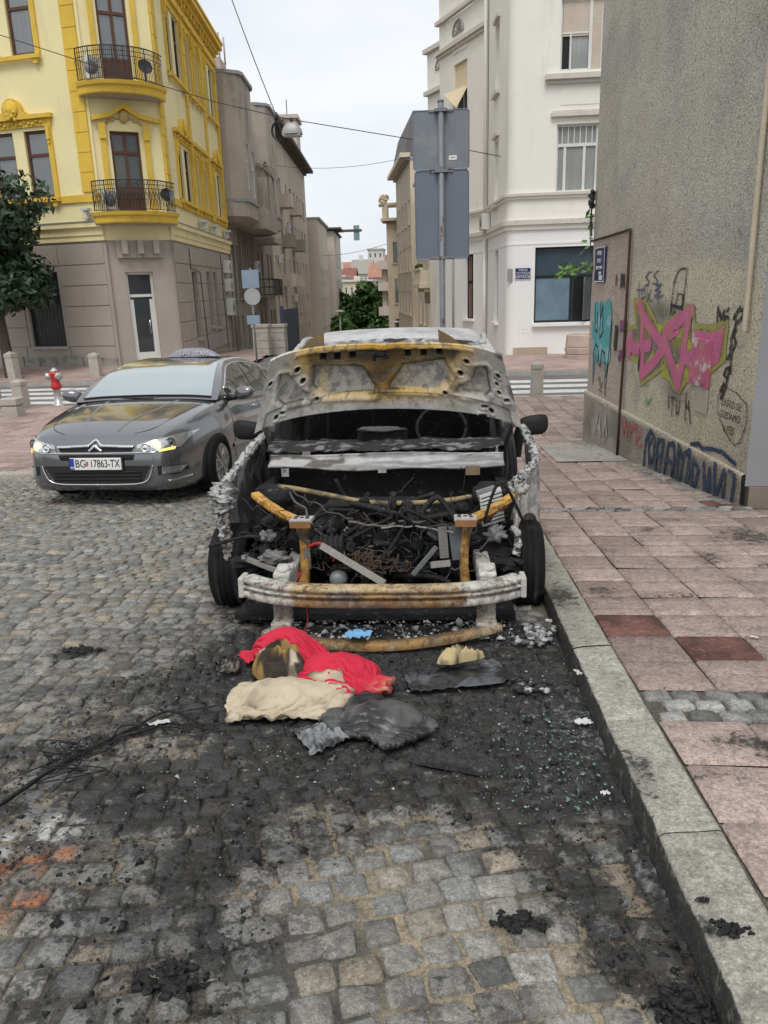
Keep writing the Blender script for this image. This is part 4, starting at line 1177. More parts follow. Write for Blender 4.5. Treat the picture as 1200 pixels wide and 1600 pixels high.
# roof rails
for s_ in (-1, 1):
    mb = MB(); mb.tube(smoothpath([L(s_ * .67, 5.64, 1.44), L(s_ * .69, 5.9, 1.50), L(s_ * .695, 6.3, 1.52), L(s_ * .68, 7.0, 1.50), L(s_ * .66, 7.35, 1.45)], 24), .022, 8, (.36, .36, .355)); mb.build('roof_rail', M_scorch, roof, True, True)
# burnt dashboard, instrument block, steering wheel
V = []; nu, nw = 110, 26
for i in range(nu):
    x = -.74 + 1.48 * i / (nu - 1)
    for j in range(nw):
        t = j / (nw - 1)
        V.append(tuple(L(x, 4.62 + .5 * t, .775 + .04 * math.sin(t * 3) + .035 * float(fbm(x * 7, t * 5, 211)) + .022 * float(fbm(x * 24, t * 14, 212)) - .02 + .05 * max(0, abs(x) - .55))))
V = np.array(V); n = fbm(V[:, 0] * 12, V[:, 1] * 30, 213); C = mixc(np.tile(SOOT * 1.4, (len(V), 1)), np.array([.25, .25, .255]), sstep(.58, .70, n) * .8)
dash = attrmesh('dashboard', V, gridfaces(nu, nw), C, M_ash, BC)
dash['label'] = 'charred dashboard collapsed into black lumps'
mb = MB(); mb.box(-.20, .13, .86, 1.06, .80, .885); ob_ = mb.build('instrument_block', M_blk, dash); md = ob_.modifiers.new('b', 'BEVEL'); md.width = .02; md.segments = 2
mb = MB(); mb.blob(L(-.06, 4.98, .885), (.16, .10, .018), 4, 16, 8, .25, (.14, .14, .145)); mb.build('ash_layer', M_ash, dash, True, True)
P = [L(.36 + .17 * math.cos(a), 5.2 + .05 * math.sin(a), .87 + .14 * math.sin(a)) for a in np.linspace(0, 6.283, 30)]
mb = MB(); mb.tube(P, .012, 8); mb.build('steering_wheel', M_blk, BC, True)
# dark seat frames behind
mb = MB()
for xx in (-.38, .38):
    for dx in (-.2, .2): mb.tube([L(xx + dx, 6.0, .4), L(xx + dx * .9, 6.25, 1.0)], .02, 6)
    mb.tube([L(xx - .18, 6.25, 1.0), L(xx, 6.27, 1.08), L(xx + .18, 6.25, 1.0)], .02, 6); mb.box(xx - .2, xx + .2, 1.6, 2.0, .35, .42)
mb.build('seat_frame', M_blk, BC)
mb = MB(); mb.box(-.76, .76, 2.25, 2.30, .2, 1.15); mb.build('rear_seat_back', M_blk, BC)

# ---------- bonnet, raised, seen from below ----------
def hpx(p):      # outline given in sketch units -> (s, t) on the bonnet
    px, py = p
    xl = 432 + (400 - 432) * (py - 565) / 125.; xr = 780 + (815 - 780) * (py - 553) / 132.
    s = 2 * (px - xl) / (xr - xl) - 1
    yb = 640 + 35 * s * s + 12 * s ** 6; yt = 536 + 23 * s ** 4 - 4 * s
    e = (yb - py) / (yb - yt); return s, e - .42 * e * (1 - e)
def polysd(s, t, poly):
    """signed distance (negative inside) in sketch units"""
    px = s * 200; py = t * 110
    P = np.array([(a * 200, b * 110) for a, b in (hpx(q) for q in poly)])
    d = np.full(s.shape, 1e9); ins = np.zeros(s.shape, bool); n = len(P)
    for i in range(n):
        a = P[i]; b = P[(i + 1) % n]; e = b - a
        wx = px - a[0]; wy = py - a[1]; tt = np.clip((wx * e[0] + wy * e[1]) / (e @ e), 0, 1)
        d = np.minimum(d, (wx - tt * e[0]) ** 2 + (wy - tt * e[1]) ** 2)
        c = ((a[1] <= py) & (b[1] > py)) | ((b[1] <= py) & (a[1] > py))
        xi = a[0] + (py - a[1]) / (e[1] if abs(e[1]) > 1e-9 else 1e-9) * e[0]
        ins ^= c & (px < xi)
    d = np.sqrt(d); return np.where(ins, -d, d)
NS, NT = 260, 170
S_, T_ = np.meshgrid(np.linspace(-1, 1, NS), np.linspace(0, 1, NT), indexing='ij'); s = S_.ravel(); t = T_.ravel()
cx = .0 + .02 * t
hw = .885 + (.705 - .885) * (t ** .9)
ub = 4.72 + .20 * s * s; vb = 1.03 - .155 * (.72 * s * s + .28 * s ** 6)
ut = 4.50 + .12 * s * s; vt = 1.428 - .075 * s ** 4 - .01 * s * s
X = cx + s * hw; U = ub + (ut - ub) * t; Vv = vb + (vt - vb) * t + .035 * np.sin(t * np.pi) * 1.0
dep = np.zeros_like(s)     # outward (away from the viewer) recess
recess = [
    [(508, 568), (568, 569), (580, 572), (597, 598), (596, 614), (524, 616), (506, 598)],
    [(635, 568), (693, 560), (703, 582), (698, 596), (682, 610), (615, 605), (616, 596)],
    [(452, 583), (466, 581), (486, 603), (500, 612), (498, 620), (458, 631), (448, 622)],
    [(738, 573), (754, 572), (760, 612), (752, 621), (719, 617), (707, 611), (712, 602), (730, 594)]]
sd = [polysd(s, t, q) for q in recess]
sdm = np.minimum.reduce(sd)
dep += .030 * (1 - sstep(-4, 3, sdm))
lip = np.exp(-((sdm - 5) / 3.5) ** 2); dep -= .007 * lip
crease = t - (.17 + .05 * (1 - s * s)); dep += .010 * (1 - sstep(-.012, .012, crease)) * (np.abs(s) < .93)
dep -= .018 * np.exp(-((s) / .05) ** 2) * sstep(.25, .5, t) * (sdm > 3)
dep -= .010 * np.exp(-((t - .93) / .05) ** 2) * (np.abs(s) < .75)
mid = polysd(s, t, [(500, 552), (712, 546), (702, 560), (640, 566), (596, 590), (560, 566), (505, 566)])
dep += .012 * (1 - sstep(-3, 3, mid))
slots = [[(517, 548), (526, 548), (526, 560), (517, 560)], [(538, 548), (547, 548), (547, 560), (538, 560)], [(560, 547), (569, 547), (569, 558), (560, 558)],
         [(638, 544), (646, 544), (646, 556), (638, 556)], [(660, 543), (668, 543), (668, 555), (660, 555)], [(682, 542), (690, 542), (690, 553), (682, 553)],
         [(452, 643), (459, 643), (459, 647), (452, 647)], [(747, 637), (755, 637), (755, 641), (747, 641)], [(782, 626), (790, 626), (790, 630), (782, 630)], [(744, 657), (754, 657), (754, 661), (744, 661)]]
slsd = np.minimum.reduce([polysd(s, t, q) for q in slots])
holes = [(482, 574, 4.5), (491, 590, 4), (724, 563, 4), (715, 581, 4), (772, 587, 3), (435, 597, 3), (444, 654, 3), (762, 648, 3.2), (773, 614, 2.5), (512, 618, 3), (693, 611, 3), (770, 600, 2.2)]
hsd = np.full(s.shape, 99.)
for (hx, hy, hr) in holes:
    a, b = hpx((hx, hy)); hsd = np.minimum(hsd, np.hypot((s - a) * 200, (t - b) * 110) - hr)
hole = np.minimum(slsd, hsd)
dep += .03 * (1 - sstep(-1.5, 1.0, hole)); dep -= .005 * np.exp(-((hole - 2.5) / 1.6) ** 2)
dep += .003 * (fbm(s * 18, t * 10, 221) - .5)
nrm = np.array([0, .85, .5])
V = np.stack([X, U - 4.1 + dep * nrm[1], Vv + dep * nrm[2]], -1)
n1 = fbm(s * 4.5, t * 2.6, 231); n2 = fbm(s * 26, t * 15, 232, 5); n3 = fbm(s * 9, t * 5, 233)
C = mixc(np.tile(np.array([.52, .505, .465]), (len(s), 1)), np.array([.40, .39, .36]), sstep(.45, .65, n3) * .7)
och = (1 - sstep(.40, .86, np.abs(s) + .30 * (n1 - .5) + .25 * (1 - t) - .05)) * sstep(.02, .22, t + .1 * (n3 - .5))
och = np.maximum(och, (1 - sstep(.55, .80, np.abs(s + .1) + .2 * (n1 - .5))) * sstep(.60, .8, t))
C = mixc(C, np.array([.62, .42, .14]), np.clip(och * (.7 + .8 * n3), 0, 1) * .95)
deep = (1 - sstep(.12, .30, np.abs(s) + .12 * (n3 - .5))) * sstep(.18, .4, t)
C = mixc(C, np.array([.54, .31, .05]), deep * .95)
C = mixc(C, np.array([.16, .085, .03]), sstep(.55, .72, n2) * och * .6)
C = mixc(C, np.array([.58, .35, .075]), np.exp(-((np.abs(s) - .60) / .12) ** 2) * sstep(.45, .7, t) * sstep(.35, .6, n1) * .8)
# panels inside the recesses: speckled grey with ochre dust
ins = 1 - sstep(-5, -1, sdm)
pan = mixc(np.tile(np.array([.48, .46, .41]), (len(s), 1)), np.array([.30, .29, .27]), sstep(.45, .58, n2)); pan = mixc(pan, np.array([.60, .48, .20]), sstep(.48, .68, n1) * (np.abs(s) < .5) * .6)
C = mixc(C, pan, ins)
# soot bands round the slots and inner corners
band_ = np.exp(-np.maximum(mid, 0) ** 2 / 30.) 
C = mixc(C, np.array([.075, .062, .05]), np.clip(band_ * (.55 + .7 * n3) * (1 - ins), 0, 1) * .92)
C = mixc(C, np.array([.12, .095, .06]), np.clip(np.exp(-((sdm - 4) / 6.) ** 2), 0, 1) * sstep(.42, .62, n3) * .65 * (np.abs(s) < .75))
C = mixc(C, np.array([.03, .028, .026]), np.exp(-((sdm + 1.0) / 1.3) ** 2) * sstep(.38, .55, n3 + .12 * (t > .55)) * .9)
C = mixc(C, np.array([.2, .195, .185]), sstep(.60, .72, n2) * .5)
C = mixc(C, np.array([.10, .098, .095]), sstep(.88, .99, s) * sstep(.4, .55, n3) * .8)
C = mixc(C, SOOT * .8, 1 - sstep(-.5, .8, hole))
hood = attrmesh('bonnet', V, gridfaces(NS, NT), C, M_scorch, BC)
md = hood.modifiers.new('s', 'SOLIDIFY'); md.thickness = .022; md.offset = -1 
hood['label'] = 'raised bonnet seen from below, ochre rust and pale ash with four pressed recesses'
# torn corner tab of the inner frame at each top corner
for pts in ([(-.52, 1.385), (-.36, 1.40), (-.345, 1.43), (-.345, 1.505), (-.43, 1.47)], [(.36, 1.40), (.52, 1.385), (.43, 1.46), (.345, 1.51), (.35, 1.43)]):
    mb = MB(); mb.prism([(x, z) for x, z in pts], L(0, 4.60, 0), (1, 0, 0), (0, 0, 1), (0, 1, 0), .012, (.16, .11, .06)); mb.build('corner_tab', M_scorch, hood, attr=True)
mb = MB(); c_ = L(.012, 4.50, 1.365)
for i in range(14): mb.blob(c_ + Vector((rnd.gauss(0, .03), rnd.gauss(0, .008), rnd.gauss(0, .012))), (.014, .014, .011), i, 7, 5, .5)
mb.box(c_.x - .003, c_.x + .003, c_.y - .01, c_.y, c_.z, c_.z + .045); mb.build('bonnet_latch', M_dark, hood)
# edge flange folded along the rear corners
for s_ in (-1, 1):
    mb = MB(); mb.bar(L(s_ * .74, 4.75, .78), L(s_ * .80, 4.88, .90), .03, .05, col=(.05, .05, .05)); mb.build('bonnet_hinge', M_blk, BC, attr=True)
# ---------- wheels ----------
def tyre(xc, u, parent, name='tyre', Rr=.235, wd=.195, tilt=0.0):
    mb = MB(); hwid = wd / 2
    prof = [(Rr * .62, -hwid * .78), (Rr * .72, -hwid * .98), (Rr * .86, -hwid * 1.05), (Rr * .955, -hwid * .93), (Rr * .99, -hwid * .72)]
    k = 9
    for i in range(k):
        t0 = -hwid * .70 + 1.40 * hwid * i / k; t1 = -hwid * .70 + 1.40 * hwid * (i + 1) / k
        if i in (2, 4, 6): prof += [(Rr * .992, t0 + .001), (Rr * .992, t1 - .001)]
        else: prof += [(Rr, t0), (Rr * 1.0, t1)]
    prof += [(Rr * .99, hwid * .72), (Rr * .955, hwid * .93), (Rr * .86, hwid * 1.05), (Rr * .72, hwid * .98), (Rr * .62, hwid * .78)]
    o_ = L(xc, u, Rr - .012)
    mb.lathe(prof, 56, o_, (1, tilt, 0), close=True)
    # a flat tyre spreads where it meets the ground
    for i, p in enumerate(mb.v):
        if p[2] < .06: mb.v[i] = (p[0] + (p[0] - xc) * .12 * (1 - p[2] / .06), p[1], max(p[2], -.004))
    return mb.build(name, M_tyre, parent, True)
for xc, u in ((-.80, 4.0), (.795, 4.02), (-.80, 6.75), (.80, 6.75)):
    t_ = tyre(xc, u, BC); t_['label'] = 'flat blackened tyre'
    mb = MB(); mb.lathe([(.0, 0), (.06, 0), (.07, -.02), (.13, -.03), (.145, -.07), (.145, .07)], 26, L(xc, u, .235), (1 if xc > 0 else -1, 0, 0)); mb.build('rim', M_blk, t_, True)
# ---------- door mirrors ----------
def mirror(s_):
    mb = MB(); base = L(s_ * .865, 5.10, .675)
    P = smoothpath([base, base + Vector((s_ * .005, 0, .08)), base + Vector((s_ * .022, 0, .15)), base + Vector((s_ * .05, 0, .20))], 10)
    mb.tube(P, [.030, .032, .034, .036, .038, .040, .044, .048, .052, .05], 10)
    c_ = base + Vector((s_ * .098, -.01, .212)); Pg = []
    for i in range(13):
        th_ = math.pi * i / 12; row = []
        for k in range(21):
            a = 2 * math.pi * k / 20; sup = lambda q: math.copysign(abs(q) ** .7, q)
            row.append(c_ + Vector((s_ * .108 * sup(math.cos(th_)), .05 * math.sin(th_) * sup(math.cos(a)), (.066 + .014 * math.cos(th_)) * sup(math.sin(th_)) * sup(math.sin(a)) + .012 * math.cos(th_))))
        Pg.append(row)
    mb.grid(Pg); o = mb.build('door_mirror', M_dark, BC, True); return o
mirror(1)['label'] = 'melted black door mirror standing out on a stalk'
mirror(-1)
# ================= grey taxi saloon =================
TX = thing('taxi_sedan', 'dark grey taxi saloon with a roof sign, facing the camera beside the burnt car', 'car', (0, 0, 0), (0, 0, 0))
TX.location = P2W(-3.30, 6.965, 0)
TX.rotation_euler = (Matrix.Rotation(-TH, 3, 'X') @ Matrix.Rotation(R(-3.2), 3, 'Z')).to_euler()
M_paint = mat('grey_metallic_paint', (.185, .188, .198), rough=.2, metal=.7, var=.05, scale=2, fine=.04, fscale=400, bump=.0, coat=1.0, spec=.5, stains=[((.12, .115, .11), 1.5, .55, .75, .25, (1, 1, 2))])
M_chrome = mat('chrome', (.75, .75, .76), rough=.12, metal=1.0, var=.05, bump=0)
M_trim = mat('black_trim', (.016, .016, .017), rough=.5, var=.15, scale=20, bump=.2, bscale=150)
M_cglass = mat('car_glass', (.47, .53, .535), rough=.04, metal=.7, var=.05, scale=.9, fine=0, bump=.0, spec=.9, ior=2.0, coat=.6)
M_sglass = mat('side_glass', (.05, .055, .045), rough=.03, var=.5, scale=3, fine=0, bump=.03, bscale=3, bdist=.03, spec=.9, ior=1.9)
M_lamp = mat('headlamp_lens', (.55, .57, .56), rough=.08, metal=.75, var=.35, scale=18, fine=.15, bump=.3, bscale=25, bdist=.01, coat=1.0)
M_bulb = mat('lamp_projector', (.10, .105, .11), rough=.05, metal=.6, var=.3, scale=40, coat=1.0, bump=0)
M_lit = mat('lit_lamp', (.9, .8, .6), rough=.2, var=.1, bump=0, emit=(1, .84, .58, .32))
M_amber = mat('indicator_lit', (.8, .45, .12), rough=.3, var=.1, bump=0, emit=(1.0, .55, .14, 1.1))
M_plate = mat('number_plate_white', (.72, .72, .70), rough=.4, var=.05, bump=.05)
M_pblue = mat('number_plate_blue', (.02, .06, .35), rough=.4, var=.05, bump=.05)
M_ink = mat('black_lettering', (.012, .012, .012), rough=.5, var=.05, bump=0)
M_redink = mat('red_emblem', (.45, .10, .10), rough=.5, var=.05, bump=0)
M_rim = mat('alloy_rim', (.42, .42, .43), rough=.28, metal=.9, var=.1, scale=10, bump=.05)

LEN, HWID = 4.75, .93
def ci(y, xs, ys):
    """smooth interpolation"""
    xs = np.array(xs); ys = np.array(ys)
    k = int(np.clip(np.searchsorted(xs, y) - 1, 0, len(xs) - 2)); t = (y - xs[k]) / (xs[k + 1] - xs[k]); t = min(max(t, 0), 1)
    def m(i):
        i0 = max(i - 1, 0); i1 = min(i + 1, len(xs) - 1); return (ys[i1] - ys[i0]) / max(xs[i1] - xs[i0], 1e-6)
    h = xs[k + 1] - xs[k]; a, b = m(k) * h, m(k + 1) * h
    return (2 * t ** 3 - 3 * t ** 2 + 1) * ys[k] + (t ** 3 - 2 * t ** 2 + t) * a + (-2 * t ** 3 + 3 * t ** 2) * ys[k + 1] + (t ** 3 - t ** 2) * b
def wid(y): return ci(y, [0, .03, .10, .22, .42, .75, 1.2, 2.4, 3.6, 4.3, 4.6, 4.75], [.58, .655, .725, .775, .825, .875, .925, .93, .92, .88, .80, .68])
def ztop(y): return ci(y, [0, .04, .12, .30, .60, 1.0, 1.4, 2.0, 3.0, 4.0, 4.5, 4.75], [.60, .66, .715, .785, .86, .935, .985, .99, 1.0, 1.03, 1.02, .93])
def zbot(y): return ci(y, [0, .1, .4, 1, 4.2, 4.6, 4.75], [.22, .165, .15, .165, .18, .24, .32])
def section(y):
    w = wid(y); zt = ztop(y); zb = zbot(y); zw = zb + (zt - zb) * .42
    crown = .035 * min(1, y / .3)
    return [(0, zb), (w * .80, zb), (w * .955, zb + .04), (w * .995, zb + .12), (w, zw), (w * .992, zw + (zt - zw) * .40), (w * .955, zw + (zt - zw) * .72), (w * .90, zt - .035), (w * .83, zt - .008), (w * .60, zt + crown * .55), (w * .3, zt + crown * .9), (0, zt + crown)]
ys = np.concatenate([np.linspace(0, .5, 34), np.linspace(.53, 4.2, 70), np.linspace(4.25, LEN, 20)])
from mathutils import Vector as V3
def dense(sec, n=46):
    P = smoothpath([V3((a, b, 0)) for a, b in sec], n); return [(p.x, p.y) for p in P]
rowsP = []
for y in ys:
    sc = dense(section(y)); full = [(-a, b) for a, b in sc[::-1]][:-1] + sc
    rowsP.append([(a, y, b) for a, b in full])
mb = MB(); mb.grid(rowsP)
nv_ = len(rowsP[0]); mb.f.append(tuple(range(nv_))); mb.f.append(tuple((len(ys) - 1) * nv_ + k for k in range(nv_ - 1, -1, -1)))
body = mb.build('body', M_paint, TX, True)
bvh = BVHTree.FromPolygons([Vector(v) for v in mb.v], [f for f in mb.f])
# wheel arches cut out of the body
cutters = []
for yw in (.93, 3.72):
    for s_ in (-1, 1):
        c = MB(); c.lathe([(.355, -.3), (.355, .3)], 40, (s_ * .93, yw, .325), (1, 0, 0)); co_ = c.build('cut', M_trim); cutters.append(co_)
        md = body.modifiers.new('cut', 'BOOLEAN'); md.operation = 'DIFFERENCE'; md.object = co_; md.solver = 'EXACT'
dg = bpy.context.evaluated_depsgraph_get(); dg.update()
me = bpy.data.meshes.new_from_object(body.evaluated_get(dg))
body.modifiers.clear(); old = body.data; body.data = me; me.name = 'body'
if not len(me.materials): me.materials.append(M_paint)
for c in cutters: bpy.data.objects.remove(c)
for i in range(len(me.materials)): me.materials[i] = M_paint
for p in me.polygons: p.use_smooth = True
# ---- cabin ----
def zroof(y): return ci(y, [1.18, 1.35, 1.65, 1.95, 2.3, 2.8, 3.3, 3.8, 4.3], [.98, 1.10, 1.265, 1.375, 1.435, 1.45, 1.41, 1.28, 1.06])
def wroof(y): return ci(y, [1.18, 1.5, 2.0, 2.6, 3.3, 3.9, 4.3], [.76, .70, .625, .60, .60, .63, .70])
def wbase(y): return ci(y, [1.18, 1.6, 2.4, 3.4, 4.3], [.80, .845, .865, .85, .76])
cabP = []
cys = np.linspace(1.18, 4.3, 70)
def cabsec(y):
    zr = zroof(y); wr = wroof(y); wb_ = wbase(y); z0 = .95
    h = max(zr - z0, .02)
    wt_ = wb_ + (wr - wb_) * min(1, h / .45)
    return [(wb_, z0), (wb_ - (wb_ - wt_) * .5, z0 + h * .48), (wt_ + .012, z0 + h * .86), (wt_ - .05, zr - .006), (wt_ * .6, zr + .012), (0, zr + .02)]
for y in cys:
    sc = dense(cabsec(y), 30); full = [(-a, b) for a, b in sc[::-1]][:-1] + sc
    cabP.append([(a, y, b) for a, b in full])
mb = MB(); mb.grid(cabP); cab = mb.build('cabin', M_paint, TX, True)
cbvh = BVHTree.FromPolygons([Vector(v) for v in mb.v], [f for f in mb.f])
def rayp(bv, o, d, off):
    h = bv.ray_cast(Vector(o), Vector(d).normalized())
    if h[0] is None: return None
    n = h[1]
    if n.dot(Vector(d)) > 0: n = -n
    return h[0] + n * off
def patch_front(name, quad, m, parent, off=.006, n=(16, 10), bv=bvh, d=(0, 1, 0), thick=0):
    """quad: 4 outline curves given as corner points (x,z) bl, br, tr, tl pressed on the body from the front"""
    bl, br, tr, tl = [np.array(q, float) for q in quad]; P = []
    for i in range(n[0] + 1):
        s = i / n[0]; row = []
        for j in range(n[1] + 1):
            t = j / n[1]; q = (bl * (1 - s) + br * s) * (1 - t) + (tl * (1 - s) + tr * s) * t
            p = rayp(bv, (q[0], -1, q[1]), d, off)
            if p is None: p = Vector((q[0], .3, q[1]))
            row.append(p)
        P.append(row)
    mb = MB(); mb.grid(P); o = mb.build(name, m, parent, True)
    if thick: md = o.modifiers.new('s', 'SOLIDIFY'); md.thickness = thick; md.offset = 1
    return o
def strip_front(name, pts, w, m, parent, off=.008, thick=.006, bv=bvh):
    P = smoothpath([(x, 0, z) for x, z in pts], max(12, len(pts) * 8)) if len(pts) > 3 else [Vector((pts[0][0] + (pts[-1][0] - pts[0][0]) * k / 14, 0, pts[0][1] + (pts[-1][1] - pts[0][1]) * k / 14)) for k in range(15)]
    rows = []
    for i, p in enumerate(P):
        t = P[min(i + 1, len(P) - 1)] - P[max(i - 1, 0)]; nn = Vector((-t.z, 0, t.x)).normalized()
        row = []
        for k in (-1, 0, 1):
            q = p + nn * w * .5 * k; h = rayp(bv, (q.x, -1, q.z), (0, 1, 0), off); row.append(h if h else Vector((q.x, .05, q.z)))
        rows.append(row)
    mb = MB(); mb.grid(rows); o = mb.build(name, m, parent, True); md = o.modifiers.new('s', 'SOLIDIFY'); md.thickness = thick; md.offset = 1; return o
# windscreen and side windows
P = []
for i in range(31):
    s = -1 + 2 * i / 30; row = []
    for j in range(17):
        t = j / 16; y = 1.22 + (1.965 - 1.22) * t
        hw_ = (.735 + (.575 - .735) * t) * s
        p = rayp(cbvh, (hw_, y - .3, 3), (0, 0, -1), 0) if False else None
        h = cbvh.ray_cast(Vector((hw_ + .0013, y + .0007, 3)), Vector((0, 0, -1)))
        row.append(h[0] + h[1] * (.004 if h[1].z > 0 else -.004))
    P.append(row)
mb = MB(); mb.grid(P); wsn = mb.build('windscreen', M_cglass, TX, True)
mb = MB(); r0 = [p[0] for p in P]
mb.tube([p[0] + Vector((0, -.004, .004)) for p in P], .008, 6); mb.build('wiper_cowl', M_trim, wsn)
mb = MB(); mb.tube([Vector((-.1, 1.19, 1.002)), Vector((.35, 1.215, 1.015)), Vector((.62, 1.27, 1.035))], .008, 6); mb.build('wiper', M_trim, TX)
mb = MB(); mb.tube([Vector((.1, 1.17, .998)), Vector((-.25, 1.2, 1.015)), Vector((-.52, 1.25, 1.03))], .008, 6); mb.build('wiper', M_trim, TX)
def sidewin(s_, ya, yb, name, m, shrink=.0):
    P = []
    for i in range(15):
        y = ya + (yb - ya) * i / 14; row = []
        zr = zroof(y) - .075; z0 = 1.0 + .01 * (y - 1.5)
        zr = max(zr, z0 + .004)
        for j in range(9):
            z = z0 + (zr - z0) * j / 8
            h = cbvh.ray_cast(Vector((s_ * 2, y, z)), Vector((-s_, 0, 0)))
            row.append(h[0] + Vector((s_ * .005, 0, .001)) if h[0] else Vector((s_ * .8, y, z)))
        P.append(row)
    mb = MB(); mb.grid(P); return mb.build(name, m, TX, True)
for s_ in (-1, 1):
    for ya, yb in ((1.50, 2.42), (2.50, 3.30), (3.36, 3.95)):
        sidewin(s_, ya, yb, 'side_window', M_sglass)
    # bright strip along the window tops and the belt
    P = []
    for y in np.linspace(1.45, 3.98, 40):
        h = cbvh.ray_cast(Vector((s_ * 2, y, zroof(y) - .068)), Vector((-s_, 0, 0))); P.append(h[0] + Vector((s_ * .004, 0, 0)))
    mb = MB(); mb.tube(P, .007, 6)
    P2 = []
    for y in np.linspace(1.40, 4.0, 40):
        h = cbvh.ray_cast(Vector((s_ * 2, y, .992 + .01 * (y - 1.5))), Vector((-s_, 0, 0))); P2.append(h[0] + Vector((s_ * .004, 0, 0)))
    mb.build('window_strip', M_chrome, TX, True); mb = MB(); mb.tube(P2, .007, 6); mb.build('belt_strip', M_chrome, TX, True)
    # pillar cover between the doors
    P = [[(0, 0, 0)] * 2]
# shoulder joining the cabin to the body
# door seams and handles
def surf_side(s_, y, z, off=.002):
    h = bvh.ray_cast(Vector((s_ * 2, y, z)), Vector((-s_, 0, 0))); return h[0] + Vector((s_ * off, 0, 0)) if h[0] else Vector((s_ * .93, y, z))
for s_ in (-1, 1):
    for yy in (1.36, 2.46, 3.40):
        mb = MB(); mb.tube([surf_side(s_, yy + (.1 * (z - .6) if yy > 3 else 0), z, 0) for z in np.linspace(.34, .96, 14)], .004, 5); mb.build('door_seam', M_trim, TX)
    for yy in (2.28, 3.22):
        mb = MB(); mb.tube([surf_side(s_, yy + k, .86, .012) for k in np.linspace(-.09, .09, 7)], .013, 8); mb.build('door_handle', M_chrome, TX, True)
    P = []
    for y in np.linspace(1.3, 3.4, 20): P.append([surf_side(s_, y, z, .014 if abs(z - .47) < .02 else .003) for z in (.445, .455, .47, .485, .495)])
    mb = MB(); mb.grid(P); mb.build('side_moulding', M_paint, TX, True)
# ---- front face ----
bonnet_seam = MB()
for s_ in (-1, 1):
    P = [rayp(bvh, (s_ * x, y, 3), (0, 0, -1), .0005) for x, y in [(.36, .10), (.52, .2), (.60, .45), (.66, .8), (.70, 1.15)]]
    mb = MB(); mb.tube(smoothpath(P, 24), .004, 5); mb.build('bonnet_seam', M_trim, body)
    P = [rayp(bvh, (s_ * x, y, 3), (0, 0, -1), -.004) for x, y in [(.16, .10), (.24, .35), (.34, .75), (.40, 1.15)]]
    mb = MB(); mb.tube(smoothpath(P, 24), .012, 6); mb.build('bonnet_crease', M_paint, body, True)
    hl = patch_front('headlight', [(s_ * .40, .545), (s_ * .76, .575), (s_ * .825, .715), (s_ * .42, .615)], M_lamp, TX, .006, (22, 10))
    for x, z, r_ in ((.50, .588, .040), (.60, .602, .046), (.70, .625, .046)):
        p = rayp(bvh, (s_ * x, -1, z), (0, 1, 0), .002)
        hn = bvh.ray_cast(Vector((s_ * x, -1, z)), Vector((0, 1, 0)))[1]
        if hn.y > 0: hn = -hn
        mb = MB(); mb.lathe([(r_, 0), (r_ * 1.02, .012), (r_ * .86, .012), (r_ * .8, .006), (r_ * .5, .012), (0, .016)], 22, p, (hn.x * .6, -1, hn.z * .3)); mb.build('projector', M_bulb if x > .65 else (M_lit if x > .55 else M_chrome), hl, True)
    patch_front('indicator', [(s_ * .62, .545), (s_ * .73, .560), (s_ * .735, .585), (s_ * .62, .565)] if s_ > 0 else [(s_ * .70, .535), (s_ * .79, .56), (s_ * .80, .60), (s_ * .70, .572)], M_amber, hl, .011, (10, 4))
    # lower lamp pocket and fog lamp
    patch_front('lamp_pocket', [(s_ * .60, .325), (s_ * .80, .35), (s_ * .79, .40), (s_ * .60, .415)], M_trim, TX, .004, (10, 6))
    patch_front('fog_lamp', [(s_ * .635, .335), (s_ * .76, .34), (s_ * .79, .395), (s_ * .64, .408)], M_lamp, TX, .010, (8, 6))
    strip_front('bumper_strip', [(s_ * .68, .265), (s_ * .81, .285)], .018, M_chrome, TX)
    strip_front('intake_trim', [(s_ * .56, .420), (s_ * .545, .36), (s_ * .50, .28), (s_ * .40, .245), (s_ * .2, .238), (0, .237)], .012, M_chrome, TX)
up = patch_front('upper_grille', [(-.37, .470), (.37, .470), (.385, .525), (-.385, .525)], M_trim, TX, .004, (20, 5))
gr = patch_front('badge_grille', [(-.36, .552), (.36, .552), (.38, .598), (-.38, .598)], M_trim, TX, .005, (20, 5))
low = patch_front('lower_intake', [(-.43, .235), (.43, .235), (.54, .415), (-.54, .415)], M_trim, TX, .004, (24, 10))
for z in (.29, .325, .36): strip_front('intake_slat', [(-.44, z), (.44, z)], .010, M_trim, low, .010, .008)
strip_front('grille_slat', [(-.36, .497), (.36, .497)], .008, M_trim, up, .010, .006)
# two chevrons and their chrome wings
strip_front('chevron', [(-.385, .598), (-.25, .600), (-.085, .606), (-.06, .612), (-.0, .655), (.06, .612), (.085, .606), (.25, .600), (.385, .598)], .017, M_chrome, TX, .012, .008)
strip_front('chevron', [(-.065, .560), (0, .607)], .020, M_chrome, TX, .014, .008); strip_front('chevron', [(0, .607), (.065, .560)], .020, M_chrome, TX, .0145, .008)
strip_front('bumper_crease', [(-.60, .545), (-.36, .540), (0, .538), (.36, .540), (.60, .545)], .012, M_chrome, TX, .006, .004)
